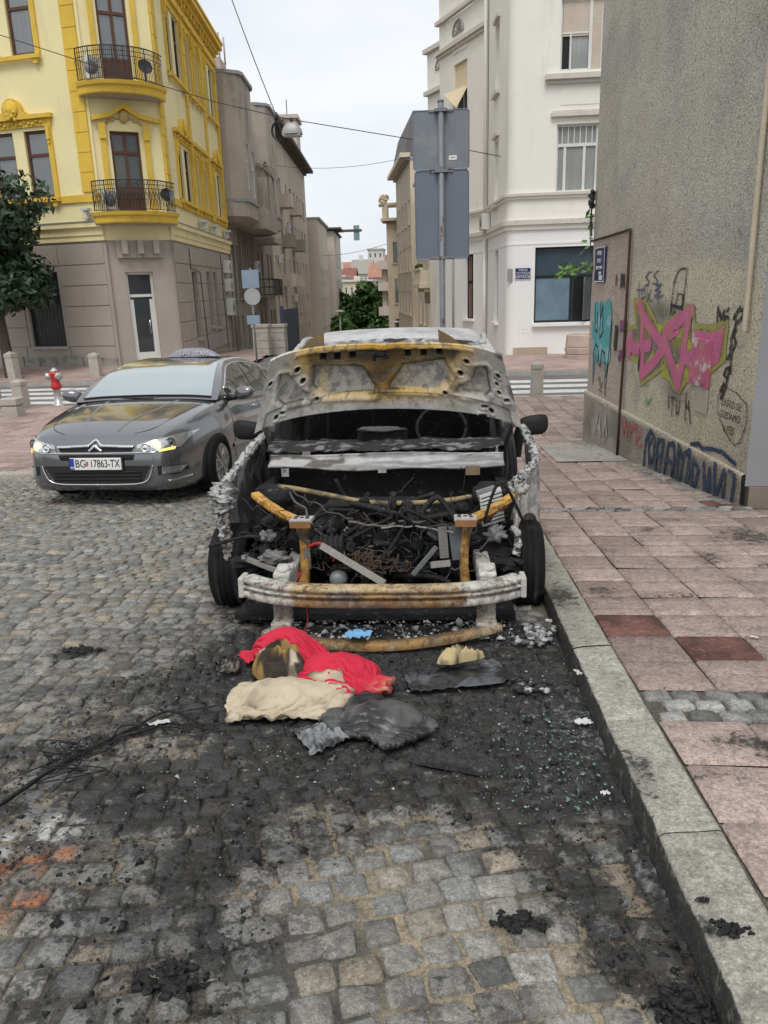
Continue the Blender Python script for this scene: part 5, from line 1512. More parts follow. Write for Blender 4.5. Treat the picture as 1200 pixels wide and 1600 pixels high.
# number plate
mb = MB(); mb.box(-.26, .26, -.035, -.020, .382, .498); plate = mb.build('number_plate', M_plate, TX)
md = plate.modifiers.new('b', 'BEVEL'); md.width = .004
mb = MB(); mb.box(-.275, .275, -.022, .05, .372, .508); mb.build('plate_frame', M_trim, plate)
mb = MB(); mb.box(-.257, -.215, -.0385, -.0352, .386, .494); mb.build('blue_band', M_pblue, plate)
RX = Matrix.Rotation(R(90), 4, 'X')
def ptext(s, x, z, size, m, sx=1.0, par=plate, y=-.0365, nm='lettering'):
    return text_mesh(nm, s, size, m, par, Matrix.Translation((x, y, z)) @ RX, .0012, 'CENTER', sx)
ptext('BG', -.150, .441, .105, M_ink, .82); ptext('17863-TX', .095, .441, .105, M_ink, .70)
ptext('SRB', -.236, .405, .028, M_plate, .9, y=-.0400)
mb = MB(); mb.box(-.095, -.072, -.0375, -.0353, .42, .465); mb.build('red_emblem', M_redink, plate)
# mirrors
for s_ in (-1, 1):
    Pg = []; c_ = Vector((s_ * 1.02, 1.50, 1.035))
    for i in range(11):
        th_ = math.pi * i / 10; row = []
        for k in range(17):
            a = 2 * math.pi * k / 16; sup = lambda q: math.copysign(abs(q) ** .75, q)
            row.append(c_ + Vector((s_ * .115 * math.cos(th_), .075 * sup(math.sin(th_)) * sup(math.cos(a)) - .02 * math.cos(th_), (.075 - .008 * math.cos(th_)) * sup(math.sin(th_)) * sup(math.sin(a)) + .012 * math.cos(th_))))
        Pg.append(row)
    mb = MB(); mb.grid(Pg); mr = mb.build('wing_mirror', M_paint, TX, True)
    mb = MB(); mb.tube([Vector((s_ * .83, 1.47, .985)), Vector((s_ * .90, 1.48, .985)), Vector((s_ * .95, 1.49, 1.0))], [.04, .03, .028], 8); mb.build('mirror_foot', M_trim, mr, True)
# wheels
def wheel(xc, yc, s_):
    mb = MB(); Rr, hw_ = .325, .105
    prof = [(.205, -hw_ * .8), (.225, -hw_), (.27, -hw_ * 1.04), (.308, -hw_ * .92), (.323, -hw_ * .7), (.325, -.03), (.319, -.027), (.319, -.021), (.325, -.018), (.325, .018), (.319, .021), (.319, .027), (.325, .03), (.323, hw_ * .7), (.308, hw_ * .92), (.27, hw_ * 1.04), (.225, hw_), (.205, hw_ * .8)]
    w = thingless = bpy.data.objects.new('wheel', None); COL.objects.link(w); w.parent = TX; w.location = (xc, yc, Rr - .006)
    mb.lathe(prof, 48, (0, 0, 0), (1, 0, 0), close=True); mb.build('tyre', M_tyre, w, True)
    mb = MB(); mb.lathe([(.207, -.08), (.207, .08)], 40, (0, 0, 0), (1, 0, 0)); mb.lathe([(.0, 0), (.05, 0), (.055, -.02)], 20, (s_ * .09, 0, 0), (s_, 0, 0))
    for k in range(7):
        a = 2 * math.pi * k / 7
        for da in (-.13, .13):
            p = Vector((s_ * .088, .045 * math.cos(a), .045 * math.sin(a))); q = Vector((s_ * .082, .205 * math.cos(a + da), .205 * math.sin(a + da))); mb.bar(p, q, .024, .022, (1, 0, 0))
    mb.lathe([(.192, 0), (.212, 0), (.212, .012), (.192, .012)], 40, (s_ * .078, 0, 0), (s_, 0, 0), close=True)
    mb.build('rim', M_rim, w)
    mb = MB(); mb.lathe([(0, 0), (.15, 0), (.15, .02)], 30, (s_ * .02, 0, 0), (s_, 0, 0)); mb.build('brake_disc', M_blk, w)
for s_ in (-1, 1):
    wheel(s_ * .822, .93, s_); wheel(s_ * .815, 3.72, s_)
mb = MB(); mb.box(-.70, .70, .6, 4.1, .17, .5); mb.build('underbody', M_trim, TX)
# aerial and roof sign
M_sign = mat('roof_sign_plastic', (.24, .24, .29), rough=.35, var=.15, scale=6, bump=.05)
mb = MB(); P = []
for i in range(23):
    s = -1 + 2 * i / 22; h_ = .105 * (1 - abs(s) ** 3.0); 
    P.append([(s * .33 + .16, 2.28 + b, 1.455 + c * h_) for b, c in ((-.05, -.03), (-.04, .6), (0, 1), (.05, .6), (.07, -.03))])
mb.grid(P); sg = mb.build('roof_sign', M_sign, TX, True)
text_mesh('lettering', 'LAV', .085, mat('faded_lettering', (.42, .42, .44), rough=.5, bump=0), sg, Matrix.Translation((.08, 2.224, 1.497)) @ Matrix.Rotation(R(80), 4, 'X'), .003)
text_mesh('lettering', 'TAXI', .07, mat('white_lettering', (.60, .60, .60), rough=.4, bump=0), sg, Matrix.Translation((.29, 2.224, 1.487)) @ Matrix.Rotation(R(80), 4, 'X'), .003)
# interior seen through the side glass is suggested by a seat back
# ================= facades =================
class Fac:
    """a facade plane: P = foot point (x, y), d = direction along it; o = outward towards the street"""
    def __init__(s, P, d, flip=False):
        s.P = Vector((P[0], P[1], 0)); s.d = Vector((d[0], d[1], 0)).normalized()
        s.n = Vector((s.d.y, -s.d.x, 0))
        if flip: s.n = -s.n
    def pt(s, a, z, o=0): return s.P + s.d * a + s.n * o + Vector((0, 0, z))
    def box(s, mb, a0, a1, z0, z1, o0, o1, col=None):
        vs = [s.pt(a, z, o) for z in (z0, z1) for (a, o) in ((a0, o0), (a1, o0), (a1, o1), (a0, o1))]
        return mb.add(vs, [(0, 3, 2, 1), (4, 5, 6, 7), (0, 1, 5, 4), (1, 2, 6, 5), (2, 3, 7, 6), (3, 0, 4, 7)], col)
    def wall(s, mb, a0, a1, z0, z1, holes=(), rev=.18, o=0):
        A = sorted({a0, a1, *[h[0] for h in holes], *[h[1] for h in holes]}); Z = sorted({z0, z1, *[h[2] for h in holes], *[h[3] for h in holes]})
        A = [a for a in A if a0 <= a <= a1]; Z = [z for z in Z if z0 <= z <= z1]
        for i in range(len(A) - 1):
            for j in range(len(Z) - 1):
                ca, cz = (A[i] + A[i + 1]) / 2, (Z[j] + Z[j + 1]) / 2
                if any(h[0] < ca < h[1] and h[2] < cz < h[3] for h in holes): continue
                mb.add([s.pt(A[i], Z[j], o), s.pt(A[i + 1], Z[j], o), s.pt(A[i + 1], Z[j + 1], o), s.pt(A[i], Z[j + 1], o)], [(0, 1, 2, 3)])
        for h in holes:
            c = [(h[0], h[2]), (h[1], h[2]), (h[1], h[3]), (h[0], h[3])]
            for k in range(4):
                p, q = c[k], c[(k + 1) % 4]
                mb.add([s.pt(*p, o), s.pt(*q, o), s.pt(*q, o - rev), s.pt(*p, o - rev)], [(0, 1, 2, 3)])
        return mb
    def poly(s, mb, pts, o0, o1):
        return mb.prism([(a, z) for a, z in pts], s.P + s.n * o0, s.d, (0, 0, 1), s.n, o1 - o0)

def window(f, par, h, mf, mg, cols=1, transom=None, fw=.06, o=-.16, name='window', pane='pane', mid=.05, extra=None, label=None):
    a0, a1, z0, z1 = h
    mb = MB(); d0, d1 = o, o + .06
    f.box(mb, a0, a0 + fw, z0, z1, d0, d1); f.box(mb, a1 - fw, a1, z0, z1, d0, d1); f.box(mb, a0 + fw, a1 - fw, z0, z0 + fw, d0, d1); f.box(mb, a0 + fw, a1 - fw, z1 - fw, z1, d0, d1)
    for k in range(1, cols):
        c = a0 + (a1 - a0) * k / cols; f.box(mb, c - mid / 2, c + mid / 2, z0 + fw, z1 - fw, d0 + .004, d1 - .004)
    if transom:
        zt = z0 + (z1 - z0) * transom; f.box(mb, a0 + fw, a1 - fw, zt - .045, zt + .045, d0 + .002, d1 + .006)
    if extra: extra(mb, f, a0, a1, z0, z1, d0, d1)
    w = mb.build(name, mf, par)
    if label: w['label'] = label
    mb = MB(); mb.add([f.pt(a0 + fw, z0 + fw, o + .02), f.pt(a1 - fw, z0 + fw, o + .02), f.pt(a1 - fw, z1 - fw, o + .02), f.pt(a0 + fw, z1 - fw, o + .02)], [(0, 1, 2, 3)])
    mb.build(pane, mg, w)
    return w
G_dark = glassmat('window_glass', (.035, .04, .045), .05, 1.75, .05)
G_sky = glassmat('window_glass_pale', (.11, .125, .13), .05, 1.9, .05)
G_curt2 = mat('net_curtain_glass', (.13, .14, .145), rough=.06, var=.25, scale=1.5, spec=.8, ior=1.8, bump=0, stretch=(7, 7, .25))
G_curt = mat('curtained_glass', (.30, .31, .30), rough=.12, var=.15, scale=2, spec=.8, ior=1.7, bump=0, stretch=(6, 6, .3))

def drum(par, name, m, path, r, n=6): 
    mb = MB(); mb.tube(path, r, n); return mb.build(name, m, par, True)

# ---------------- yellow corner building ----------------
YB = thing('yellow_building', 'yellow corner building with ochre trim, curved balconies and a grey-brown ground floor', 'building', (-10.75, 25.5, -1.0))
def rel(par): par.matrix_world  # parts are built in world space and moved under the root below
M_cream = mat('cream_stucco', (.80, .71, .40), rough=.85, var=.06, scale=.7, fine=.03, fscale=30, bump=.1, stains=[((.55, .48, .30), 1.1, .52, .70, .5, (1, 1, .2)), ((.38, .34, .25), 3, .64, .78, .4, (1, 1, .15))])
M_ochre = mat('ochre_stucco', (.70, .47, .07), rough=.85, var=.10, scale=1, fine=.06, fscale=30, bump=.2, stains=[((.42, .29, .09), 1.8, .52, .70, .5, (1, 1, .25)), ((.25, .19, .09), 5, .62, .75, .4, (1, 1, .3))])
M_taupe = mat('taupe_render', (.365, .325, .283), rough=.85, var=.10, scale=.8, fine=.06, fscale=40, bump=.15, stains=[((.33, .30, .27), 1.2, .52, .7, .5, (1, 1, .4)), ((.14, .12, .105), .9, .60, .75, .45, (1, 1, .3))])
M_stone = mat('plinth_stone', (.30, .285, .255), rough=.9, var=.25, scale=2.2, fine=.25, fscale=22, bump=.8, bscale=14, bdist=.02, stains=[((.12, .115, .105), 4, .5, .65, .6, None)])
M_wood = mat('brown_window_wood', (.10, .045, .026), rough=.55, var=.2, scale=8, bump=.15, stretch=(8, 8, .6))
M_whitef = mat('white_door_frame', (.62, .62, .59), rough=.5, var=.08, scale=3, bump=.05)
M_iron = mat('wrought_iron', (.025, .025, .028), rough=.55, var=.2, scale=20, bump=.2)
M_slab2 = mat('balcony_underside', (.42, .40, .36), rough=.85, var=.12, scale=2, stains=[((.22, .20, .17), 2, .55, .7, .5, None)])
M_ac = mat('air_conditioner_casing', (.58, .58, .55), rough=.5, var=.08, scale=3, bump=.03)
M_vent = mat('dark_fan', (.20, .20, .20), rough=.6, var=.2)
M_zinc = mat('zinc_flashing', (.30, .30, .29), rough=.6, metal=.3, var=.15, scale=3)
YL = Fac((-10.75, 25.5), (-.982, .19), True)
YC = Fac((-10.75, 25.5), (.866, .5))
cB = YC.pt(2.1, 0)
YR = Fac((cB.x, cB.y), (-.095, 1))
RL = 11.2
# ground floor walls
gl = [(2.0, 3.35, -.28, 2.15), (5.4, 6.75, -.28, 2.15), (8.6, 9.95, -.28, 2.15)]
gc = [(.50, 1.38, -.80, 2.06)]
gr = [(2.6, 3.35, -.32, 2.1), (5.35, 6.05, .0, 2.15), (6.75, 7.4, -.1, 2.15), (10.0, 10.75, -1.6, .25)]
mb = MB()
YL.wall(mb, 0, 13, -1.6, 3.05, gl, .2); YC.wall(mb, 0, 2.1, -1.6, 3.05, gc, .22, -.10); YR.wall(mb, 0, RL, -2.2, 3.05, gr, .22)
YC.box(mb, -.004, .0, -1.6, 3.05, -.12, 0); YC.box(mb, 2.1, 2.104, -1.6, 3.05, -.12, 0)
gw = mb.build('ground_floor_wall', M_taupe, YB)
# rusticated blocks
mb = MB()
for (f, a0, a1, holes) in ((YL, .12, 13, gl), (YR, .12, RL, gr)):
    z = 2.98; k = 0
    while z > -.9:
        z0 = z - .655
        segs = [(a0, a1)]
        for h in holes:
            if h[2] < z and h[3] > z0:
                ns = []
                for (p, q) in segs:
                    if h[1] + .12 <= p or h[0] - .12 >= q: ns.append((p, q)); continue
                    if h[0] - .12 > p: ns.append((p, h[0] - .12))
                    if h[1] + .12 < q: ns.append((h[1] + .12, q))
                segs = ns
        for (p, q) in segs:
            w = 1.75; x = p + (0 if k % 2 == 0 or q - p < 2 else .0)
            while x < q - .05:
                x1 = min(x + w, q)
                if q - x1 < .5: x1 = q
                if x1 - x > .06: f.box(mb, x + .012, x1 - .012, z0 + .014, z - .014, .001, .032)
                x = x1
        z = z0; k += 1
o = mb.build('rusticated_block', M_taupe, gw); tag(o, kind='stuff')
md = o.modifiers.new('b', 'BEVEL'); md.width = .012; md.segments = 1
mb = MB(); r = random.Random(4); a = .1
while a < 12.5:
    w = r.uniform(.55, 1.1); YL.box(mb, a, a + w - .02, -1.5, -.62 + r.uniform(-.04, .03), .02, .07 + r.uniform(0, .02)); a += w
o = mb.build('stone_plinth', M_stone, YB); md = o.modifiers.new('b', 'BEVEL'); md.width = .02; md.segments = 2
mb = MB(); a = .1
while a < RL: w = r.uniform(.6, 1.0); YR.box(mb, a, a + w - .02, -2.3, -.75 - .05 * a, .02, .07 + r.uniform(0, .02)); a += w
o = mb.build('stone_plinth', M_stone, YB); md = o.modifiers.new('b', 'BEVEL'); md.width = .02; md.segments = 2
# ground floor openings
for h in gl:
    window(YL, YB, h, M_trim, G_dark, 1, .72, .07, -.17)
    mb = MB(); YL.box(mb, h[0] - .06, h[1] + .06, h[2] - .09, h[2] - .002, 0, .12); mb.build('window_sill', M_kerb2, YB)
    mb = MB()
    for k in range(9): a = h[0] + .1 + (h[1] - h[0] - .2) * k / 8; YL.box(mb, a - .008, a + .008, h[2] + .06, h[2] + 1.7, -.10, -.084)
    for z in (.3, 1.2): YL.box(mb, h[0] + .06, h[1] - .06, h[2] + z, h[2] + z + .02, -.104, -.102)
    mb.build('window_bars', M_iron, YB)
for h in gr[:3]:
    window(YR, YB, h, M_wood, G_dark, 1, .7, .06, -.19); mb = MB(); YR.box(mb, h[0] - .06, h[1] + .06, h[2] - .09, h[2] - .002, 0, .10); mb.build('window_sill', M_kerb2, YB)
mb = MB(); h = gr[3]; YR.box(mb, h[0], h[1], h[2], h[3], -.22, -.18); mb.build('side_door', M_wood, YB)
def doorx(mb, f, a0, a1, z0, z1, d0, d1):
    f.box(mb, a0 + .08, a0 + .18, z0 + .07, z0 + 1.98, d0 + .01, d1 - .005); f.box(mb, a1 - .18, a1 - .08, z0 + .07, z0 + 1.98, d0 + .01, d1 - .005); f.box(mb, a0 + .18, a1 - .18, z0 + .07, z0 + .24, d0 + .01, d1 - .005)
dr = window(YC, YB, gc[0], M_whitef, G_dark, 1, .735, .08, -.30, name='entrance_door', extra=doorx, label='white framed glass corner door')
mb = MB(); mb.tube([YC.pt(1.12, .05, -.20), YC.pt(1.12, .05, -.14), YC.pt(1.12, .5, -.14), YC.pt(1.12, .5, -.20)], .014, 6); mb.build('handle', M_chrome, dr, True)
mb = MB(); YC.box(mb, .44, 1.5, -1.6, -.82, -.14, .12); mb.build('door_step', M_kerb2, YB)
# cornice between ground and first floor
mb = MB()
for f, a1 in ((YL, 13), (YR, RL)):
    f.box(mb, 0, a1, 3.05, 3.22, 0, .06); f.box(mb, 0, a1, 3.22, 3.46, 0, .10); f.box(mb, 0, a1, 3.46, 3.60, 0, .20)
o = mb.build('cornice', M_cream, YB)
mb = MB()
for f, a1 in ((YL, 13), (YR, RL)): f.box(mb, 0, a1, 3.601, 3.64, 0, .22)
mb.build('zinc_flashing', M_zinc, YB)
# upper walls
ul = []
for k in range(4):
    a = 1.66 + k * 3.6
    for z0, z1 in ((4.45, 6.42), (8.55, 10.55)):
        if k == 0 or True: ul += [(a, a + .84, z0, z1), (a + 1.26, a + 2.10, z0, z1)]
uc = [(.52, 1.42, 3.95, 6.30), (.55, 1.44, 7.62, 10.45)]
urc = [(2.05, 2.85), (3.25, 4.05), (4.95, 5.7), (6.45, 7.2), (8.6, 9.35), (9.75, 10.45)]
ur = [(a, b, z0, z1) for (a, b) in urc for z0, z1 in ((4.55, 6.35), (8.55, 10.6))]
mb = MB(); YL.wall(mb, 0, 13, 3.05, 11.7, ul, .16); YC.wall(mb, 0, 2.1, 3.05, 11.7, uc, .18, -.06); YR.wall(mb, 0, RL, 3.05, 11.7, ur, .18)
YC.box(mb, -.004, 0, 3.05, 11.7, -.08, 0); YC.box(mb, 2.1, 2.104, 3.05, 11.7, -.08, 0)
uw = mb.build('upper_wall', M_cream, YB)
for f, hs in ((YL, ul), (YR, ur)):
    for i, h in enumerate(hs): window(f, YB, h, M_wood, (G_sky, G_sky, G_curt2)[i % 3] if f is YL else (G_dark, G_curt2, G_dark)[i % 3], 1, .64, .075, -.14)
for i, h in enumerate(uc):
    def pan(mb, f, a0, a1, z0, z1, d0, d1): f.box(mb, a0 + .07, a1 - .07, z0 + .07, z0 + .75, d0 + .006, d1 - .012)
    window(YC, YB, h, M_wood, G_sky, 2, .74 if i == 0 else .70, .075, -.22, name='balcony_door', extra=pan, mid=.09)
# quoin pilasters
def pilaster(f, a0, a1, z0, z1, n, o=.06):
    mb = MB(); hh = (z1 - z0) / n
    for k in range(n): f.box(mb, a0, a1, z0 + k * hh + .018, z0 + (k + 1) * hh - .004, .002, o)
    f.box(mb, a0 + .02, a1 - .02, z0, z1, .002, o - .025)
    return mb.build('pilaster', M_ochre, YB)
pilaster(YL, .10, .58, 4.5, 11.4, 12); pilaster(YL, 12.4, 12.9, 4.5, 11.4, 12)
pilaster(YR, .05, .55, 4.5, 11.4, 12, .07); pilaster(YR, 4.35, 4.70, 4.5, 11.4, 12, .07); pilaster(YR, 7.75, 8.1, 4.5, 11.4, 12, .07); pilaster(YR, 10.75, RL, 4.5, 11.4, 12, .07)
mb = MB(); YR.box(mb, .05, RL, 10.95, 11.15, .002, .13); YR.box(mb, .05, RL, 10.85, 10.95, .002, .07); YL.box(mb, 0, 13, 10.95, 11.15, .002, .13); mb.build('string_course', M_ochre, YB)
# base band under the first floor windows
mb = MB()
for f, a1 in ((YL, 13), (YR, RL)): f.box(mb, .0, a1, 4.22, 4.44, .002, .07)
mb.build('base_band', M_ochre, YB)
# window surrounds
def surround(f, a0, a1, z0, z1, arch):
    mb = MB()
    f.box(mb, a0 - .22, a0 - .06, z0 - .02, z1 + .1, .002, .07); f.box(mb, a1 + .06, a1 + .22, z0 - .02, z1 + .1, .002, .07)
    f.box(mb, a0 - .24, a1 + .24, z1 + .10, z1 + .32, .003, .06)
    if arch:
        c = (a0 + a1) / 2; R_ = .36; zc = z1 + .58
        pts = [(a0 - .34, z1 + .32), (a1 + .34, z1 + .32), (a1 + .34, z1 + .44)]
        pts += [(c + .62, z1 + .44), (c + .5, z1 + .52)]
        pts += [(c + R_ * math.cos(t), zc + R_ * math.sin(t)) for t in np.linspace(-.1, math.pi + .1, 16)]
        pts += [(c - .5, z1 + .52), (c - .62, z1 + .44), (a0 - .34, z1 + .44)]
        f.poly(mb, pts, .004, .16)
        mb2 = MB(); mb2.lathe([(0, .0), (.24, 0), (.26, .03), (.22, .05), (.12, .07), (0, .10)], 20, f.pt(c, zc + .03, .162), f.n)
        for k in range(9): mb2.blob(f.pt(c + .14 * math.cos(k * .9), zc - .12 + .16 * math.sin(k * 1.7), .20), .06, k, 7, 5, .3)
        for k in range(14): mb2.blob(f.pt(c + (k - 6.5) * .15, z1 + .21 + .04 * math.sin(k * 2), .07), (.06, .06, .05), k + 20, 7, 5, .3)
        o = mb.build('window_surround', M_ochre, YB); mb2.build('stucco_ornament', M_ochre, o, True)
    else:
        f.box(mb, a0 - .30, a1 + .30, z1 + .32, z1 + .46, .004, .16); o = mb.build('window_surround', M_ochre, YB)
    mb = MB()
    for a in (a0 - .19, a1 + .09): f.box(mb, a, a + .11, z1 - .30, z1 + .09, .071, .14); f.box(mb, a + .02, a + .09, z1 - .42, z1 - .30, .071, .11)
    mb.build('console_bracket', M_ochre, o)
    mb = MB(); f.box(mb, a0 - .26, a1 + .26, z0 - .16, z0 - .04, .072, .17); f.box(mb, a0 - .14, a0 + .02, z0 - .30, z0 - .16, .072, .13); f.box(mb, a1 - .02, a1 + .14, z0 - .30, z0 - .16, .072, .13)
    mb.build('window_sill', M_ochre, YB)
for k in range(3):
    a = 1.66 + k * 3.6
    surround(YL, a, a + 2.10, 4.45, 6.42, True); surround(YL, a, a + 2.10, 8.55, 10.55, False)
for a0, a1, ar in ((2.05, 4.05, True), (4.95, 5.7, False), (6.45, 7.2, False), (8.6, 10.45, True)):
    surround(YR, a0, a1, 4.55, 6.35, ar); surround(YR, a0, a1, 8.55, 10.55, False)
# chamfer trim: jambs and the pointed hood over the lower balcony door
mb = MB()
for a in (.22, 1.56): YC.box(mb, a, a + .16, 3.9, 6.5, -.058, .02)
YC.poly(mb, [(.02, 6.55), (.02, 6.68), (.55, 6.80), (1.0, 7.06), (1.45, 6.80), (2.06, 6.68), (2.06, 6.55), (1.45, 6.67), (1.0, 6.93), (.55, 6.67)], -.058, .12)
for a in (.20, 1.54): YC.box(mb, a, a + .2, 6.05, 6.5, .021, .07)
hoodm = mb.build('door_hood', M_ochre, YB)
mb = MB(); mb.blob(YC.pt(.98, 6.72, -.03), (.15, .10, .20), 3, 12, 8, .15)
for s_ in (-1, 1):
    for k in range(5): mb.blob(YC.pt(.98 + s_ * (.18 + .08 * k), 6.66 - .03 * k + .03 * (k % 2), -.04), (.06, .05, .045), k, 8, 6, .3)
mb.build('stucco_ornament', mat('ornament_tan', (.50, .38, .15), rough=.85, var=.15), hoodm, True)
mb = MB()
for a in (.30, 1.56): YC.box(mb, a, a + .14, 7.6, 11.0, -.058, .02)
mb.build('door_jamb', M_ochre, YB)
# balconies
def balcony(z, fancy, label):
    c = YC.pt(1.05, z, 0); 
    def rim(ex, zz, dp):
        P = []
        for k in range(25):
            t = -1 + 2 * k / 24
            a = 1.05 + t * (1.30 + ex); o = dp * (1 - abs(t) ** 2.6) + .12
            P.append(YC.pt(a, zz, o))
        return P
    mb = MB()
    layers = [(rim(-.02, z - .34, .62)), rim(.0, z - .30, .66), rim(.0, z - .14, .70), rim(.05, z - .10, .78), rim(.08, z, .82)]
    back = lambda P: [YC.pt(-.28, P[0].z, -.05)] + P + [YC.pt(2.38, P[0].z, -.05)]
    lay = [back(P) for P in layers]; mb.grid([list(x) for x in lay]); n = len(lay[0]); 
    mb.f.append(tuple((len(lay) - 1) * n + k for k in range(n)))
    slab = mb.build('balcony', M_ochre, YB); slab['label'] = label
    mb = MB(); P = back(rim(-.03, z - .345, .60)); mb.add(P, [tuple(range(len(P) - 1, -1, -1))]); mb.build('slab_underside', M_slab2, slab)
    # iron railing
    mb = MB(); H = .92
    for hh, r_ in ((.06, .012), (H * .72, .010), (H, .018), (H * .86, .010)): mb.tube([p + Vector((0, 0, hh)) for p in rim(-.02, z, .74)], r_, 5)
    P = rim(-.02, z, .74); Q = []
    for i in range(len(P) - 1):
        for t in (0, .5): Q.append(P[i].lerp(P[i + 1], t))
    for i, p in enumerate(Q):
        bulge = .0
        mb.tube([p + Vector((0, 0, .06)), p + YC.n * (.07 if fancy else 0) + Vector((0, 0, .35)), p + Vector((0, 0, .72 * H)), p + Vector((0, 0, H))], .009 if i % 6 else .02, 4)
        if fancy and i % 2 == 0 and i + 2 < len(Q):
            q = Q[i + 1]; m_ = (p + q) / 2
            mb.tube([m_ + YC.n * .06 + Vector((.09 * math.cos(t) * (1 - .08 * t), 0, .42 + .14 * math.sin(t) * (1 - .08 * t))) for t in np.linspace(0, 8, 22)], .007, 4)
            mb.tube([p + Vector((0, 0, .1)), q + YC.n * .08 + Vector((0, 0, .4)), p + Vector((0, 0, .7))], .007, 4)
        elif i % 3 == 0:
            mb.tube([p + Vector((.05 * math.cos(t), .0, .52 + .07 * math.sin(t))) for t in np.linspace(0, 6.3, 12)], .006, 4)
    mb.build('railing', M_iron, slab)
    return slab
b1 = balcony(3.86, True, 'lower balcony with a scrolled iron railing'); b2 = balcony(7.55, False, 'upper balcony with a plain barred railing')
mb = MB(); YC.box(mb, .30, 1.75, 2.5, 3.05, -.098, .02)
for a in (.45, .95, 1.45): YC.box(mb, a, a + .18, 2.62, 3.04, .021, .22)
for k in range(7): mb.blob(YC.pt(1.04 + .07 * math.cos(k), 2.66 + .1 * math.sin(k * 1.3), .06), (.08, .06, .10), k, 8, 6, .3)
mb.build('balcony_console', M_taupe, YB)
# roof cornice
mb = MB()
for f, a1 in ((YL, 13), (YR, RL)):
    f.box(mb, -.1, a1, 11.40, 11.55, 0, .28); f.box(mb, -.1, a1, 11.55, 11.75, 0, .45); f.box(mb, -.1, a1, 11.75, 11.85, 0, .50)
    a = .2
    while a < a1: f.box(mb, a, a + .16, 11.2, 11.4, 0, .24); a += .55
    a = .5
    while a < a1: f.box(mb, a, a + .22, 11.2, 11.36, 0.002, .03); a += 1.1
YC.box(mb, 0, 2.1, 11.40, 11.85, -.06, .4); YC.box(mb, 0, 2.1, 10.9, 11.2, -.06, .1)
for a in (0, 4.35, 7.75): YR.box(mb, a, a + .5, 11.15, 11.40, .002, .16)
mb.build('roof_cornice', M_ochre, YB)
mb = MB(); YR.box(mb, 0, 7.0, 11.85, 12.6, -.5, .15); YR.box(mb, 0, 7.05, 12.6, 12.7, -.5, .25); mb.build('parapet', M_ochre, YB)
mb = MB(); mb.add([YL.pt(13, 11.86, .4), YL.pt(0, 11.86, .4), YC.pt(2.1, 11.86, .3), YR.pt(RL, 11.86, .4), YR.pt(RL, 13.5, -5), YL.pt(6, 13.5, -5)], [(0, 1, 5), (1, 2, 4, 5), (2, 3, 4)])
mb.add([YR.pt(RL, -2.5, 0), YR.pt(RL, -2.5, -9), YR.pt(RL, 11.8, -9), YR.pt(RL, 11.8, 0)], [(0, 1, 2, 3)])
mb.build('roof', mat('brown_roof', (.14, .07, .05), rough=.9, var=.2), YB)
# small fittings
def ac_unit(f, a, z, w=.78, h=.55, dp=.28, o=.04, n=None):
    mb = MB(); f.box(mb, a, a + w, z, z + h, o, o + dp); ob = mb.build('air_conditioner', M_ac); md = ob.modifiers.new('b', 'BEVEL'); md.width = .015
    mb = MB(); mb.lathe([(0, 0), (h * .30, 0), (h * .30, .01), (0, .012)], 20, f.pt(a + w * .38, z + h * .5, o + dp + .001), f.n); mb.build('fan_grille', M_vent, ob, True)
    mb = MB()
    for k in range(6): f.box(mb, a + w * .78, a + w * .96, z + h * (.15 + .12 * k), z + h * (.19 + .12 * k), o + dp, o + dp + .008)
    mb.build('louvre', M_vent, ob)
    return ob
tag(ac_unit(YR, 9.0, 2.15), 'topmost of three white air conditioners stacked on the taupe side wall', 'air conditioner', 'air conditioners on the taupe wall')
tag(ac_unit(YR, 9.05, 1.35), 'middle one of three white air conditioners on the taupe side wall', 'air conditioner', 'air conditioners on the taupe wall')
tag(ac_unit(YR, 9.1, .30, .85, .75), 'lowest and largest of three white air conditioners on the taupe side wall', 'air conditioner', 'air conditioners on the taupe wall')
tag(ac_unit(YC, .05, 3.90, .42, .6, .3, .2), 'white air conditioner standing at the left end of the lower balcony', 'air conditioner')
tag(ac_unit(YC, -.02, 7.6, .40, .62, .3, .2), 'white air conditioner standing at the left end of the upper balcony', 'air conditioner')
def dish(f, a, z, o, label, col=(.10, .11, .12), r_=.22):
    mb = MB(); c = f.pt(a, z, o); mb.lathe([(0, 0), (r_ * .5, .02), (r_ * .85, .07), (r_, .11), (r_ * 1.02, .11), (r_ * .86, .055), (r_ * .5, .005), (0, -.015)], 26, c, f.n + Vector((.2, 0, .35)))
    mb.tube([c, c + f.n * .3 + Vector((0, 0, .02))], .012, 5); mb.tube([c - Vector((0, 0, .5)), c], .02, 6)
    return tag(mb.build('satellite_dish', mat('dish_paint', col, rough=.5, var=.1), None, True), label, 'satellite dish')
dish(YC, 1.98, 4.35, .45, 'dark satellite dish on the lower balcony behind the scrolled railing')
dish(YC, 1.70, 8.0, .50, 'dark satellite dish on the upper balcony behind the barred railing')
mb = MB(); f = YL
f.box(mb, .35, .55, 3.70, 3.74, .1, .3); f.box(mb, .40, .50, 3.74, 3.95, .1, .28); f.box(mb, .32, .58, 3.95, 4.02, .08, .32)
tag(mb.build('floodlight', M_ac), 'small white floodlight standing on the ledge left of the lower balcony', 'floodlight')
for k, a in enumerate((4.6, 6.8, 9.9)):
    mb = MB(); YR.box(mb, a, a + .35, 3.70, 3.74, .1, .3); YR.box(mb, a + .1, a + .25, 3.74, 3.95, .1, .26); YR.box(mb, a - .05, a + .40, 3.95, 4.03, .08, .34)
    tag(mb.build('floodlight', M_ac), ['white floodlight on the side ledge nearest to the lower balcony', 'middle white floodlight on the side ledge of the yellow facade', 'white floodlight on the side ledge nearest to the grey building'][k], 'floodlight', 'floodlights on the side ledge')
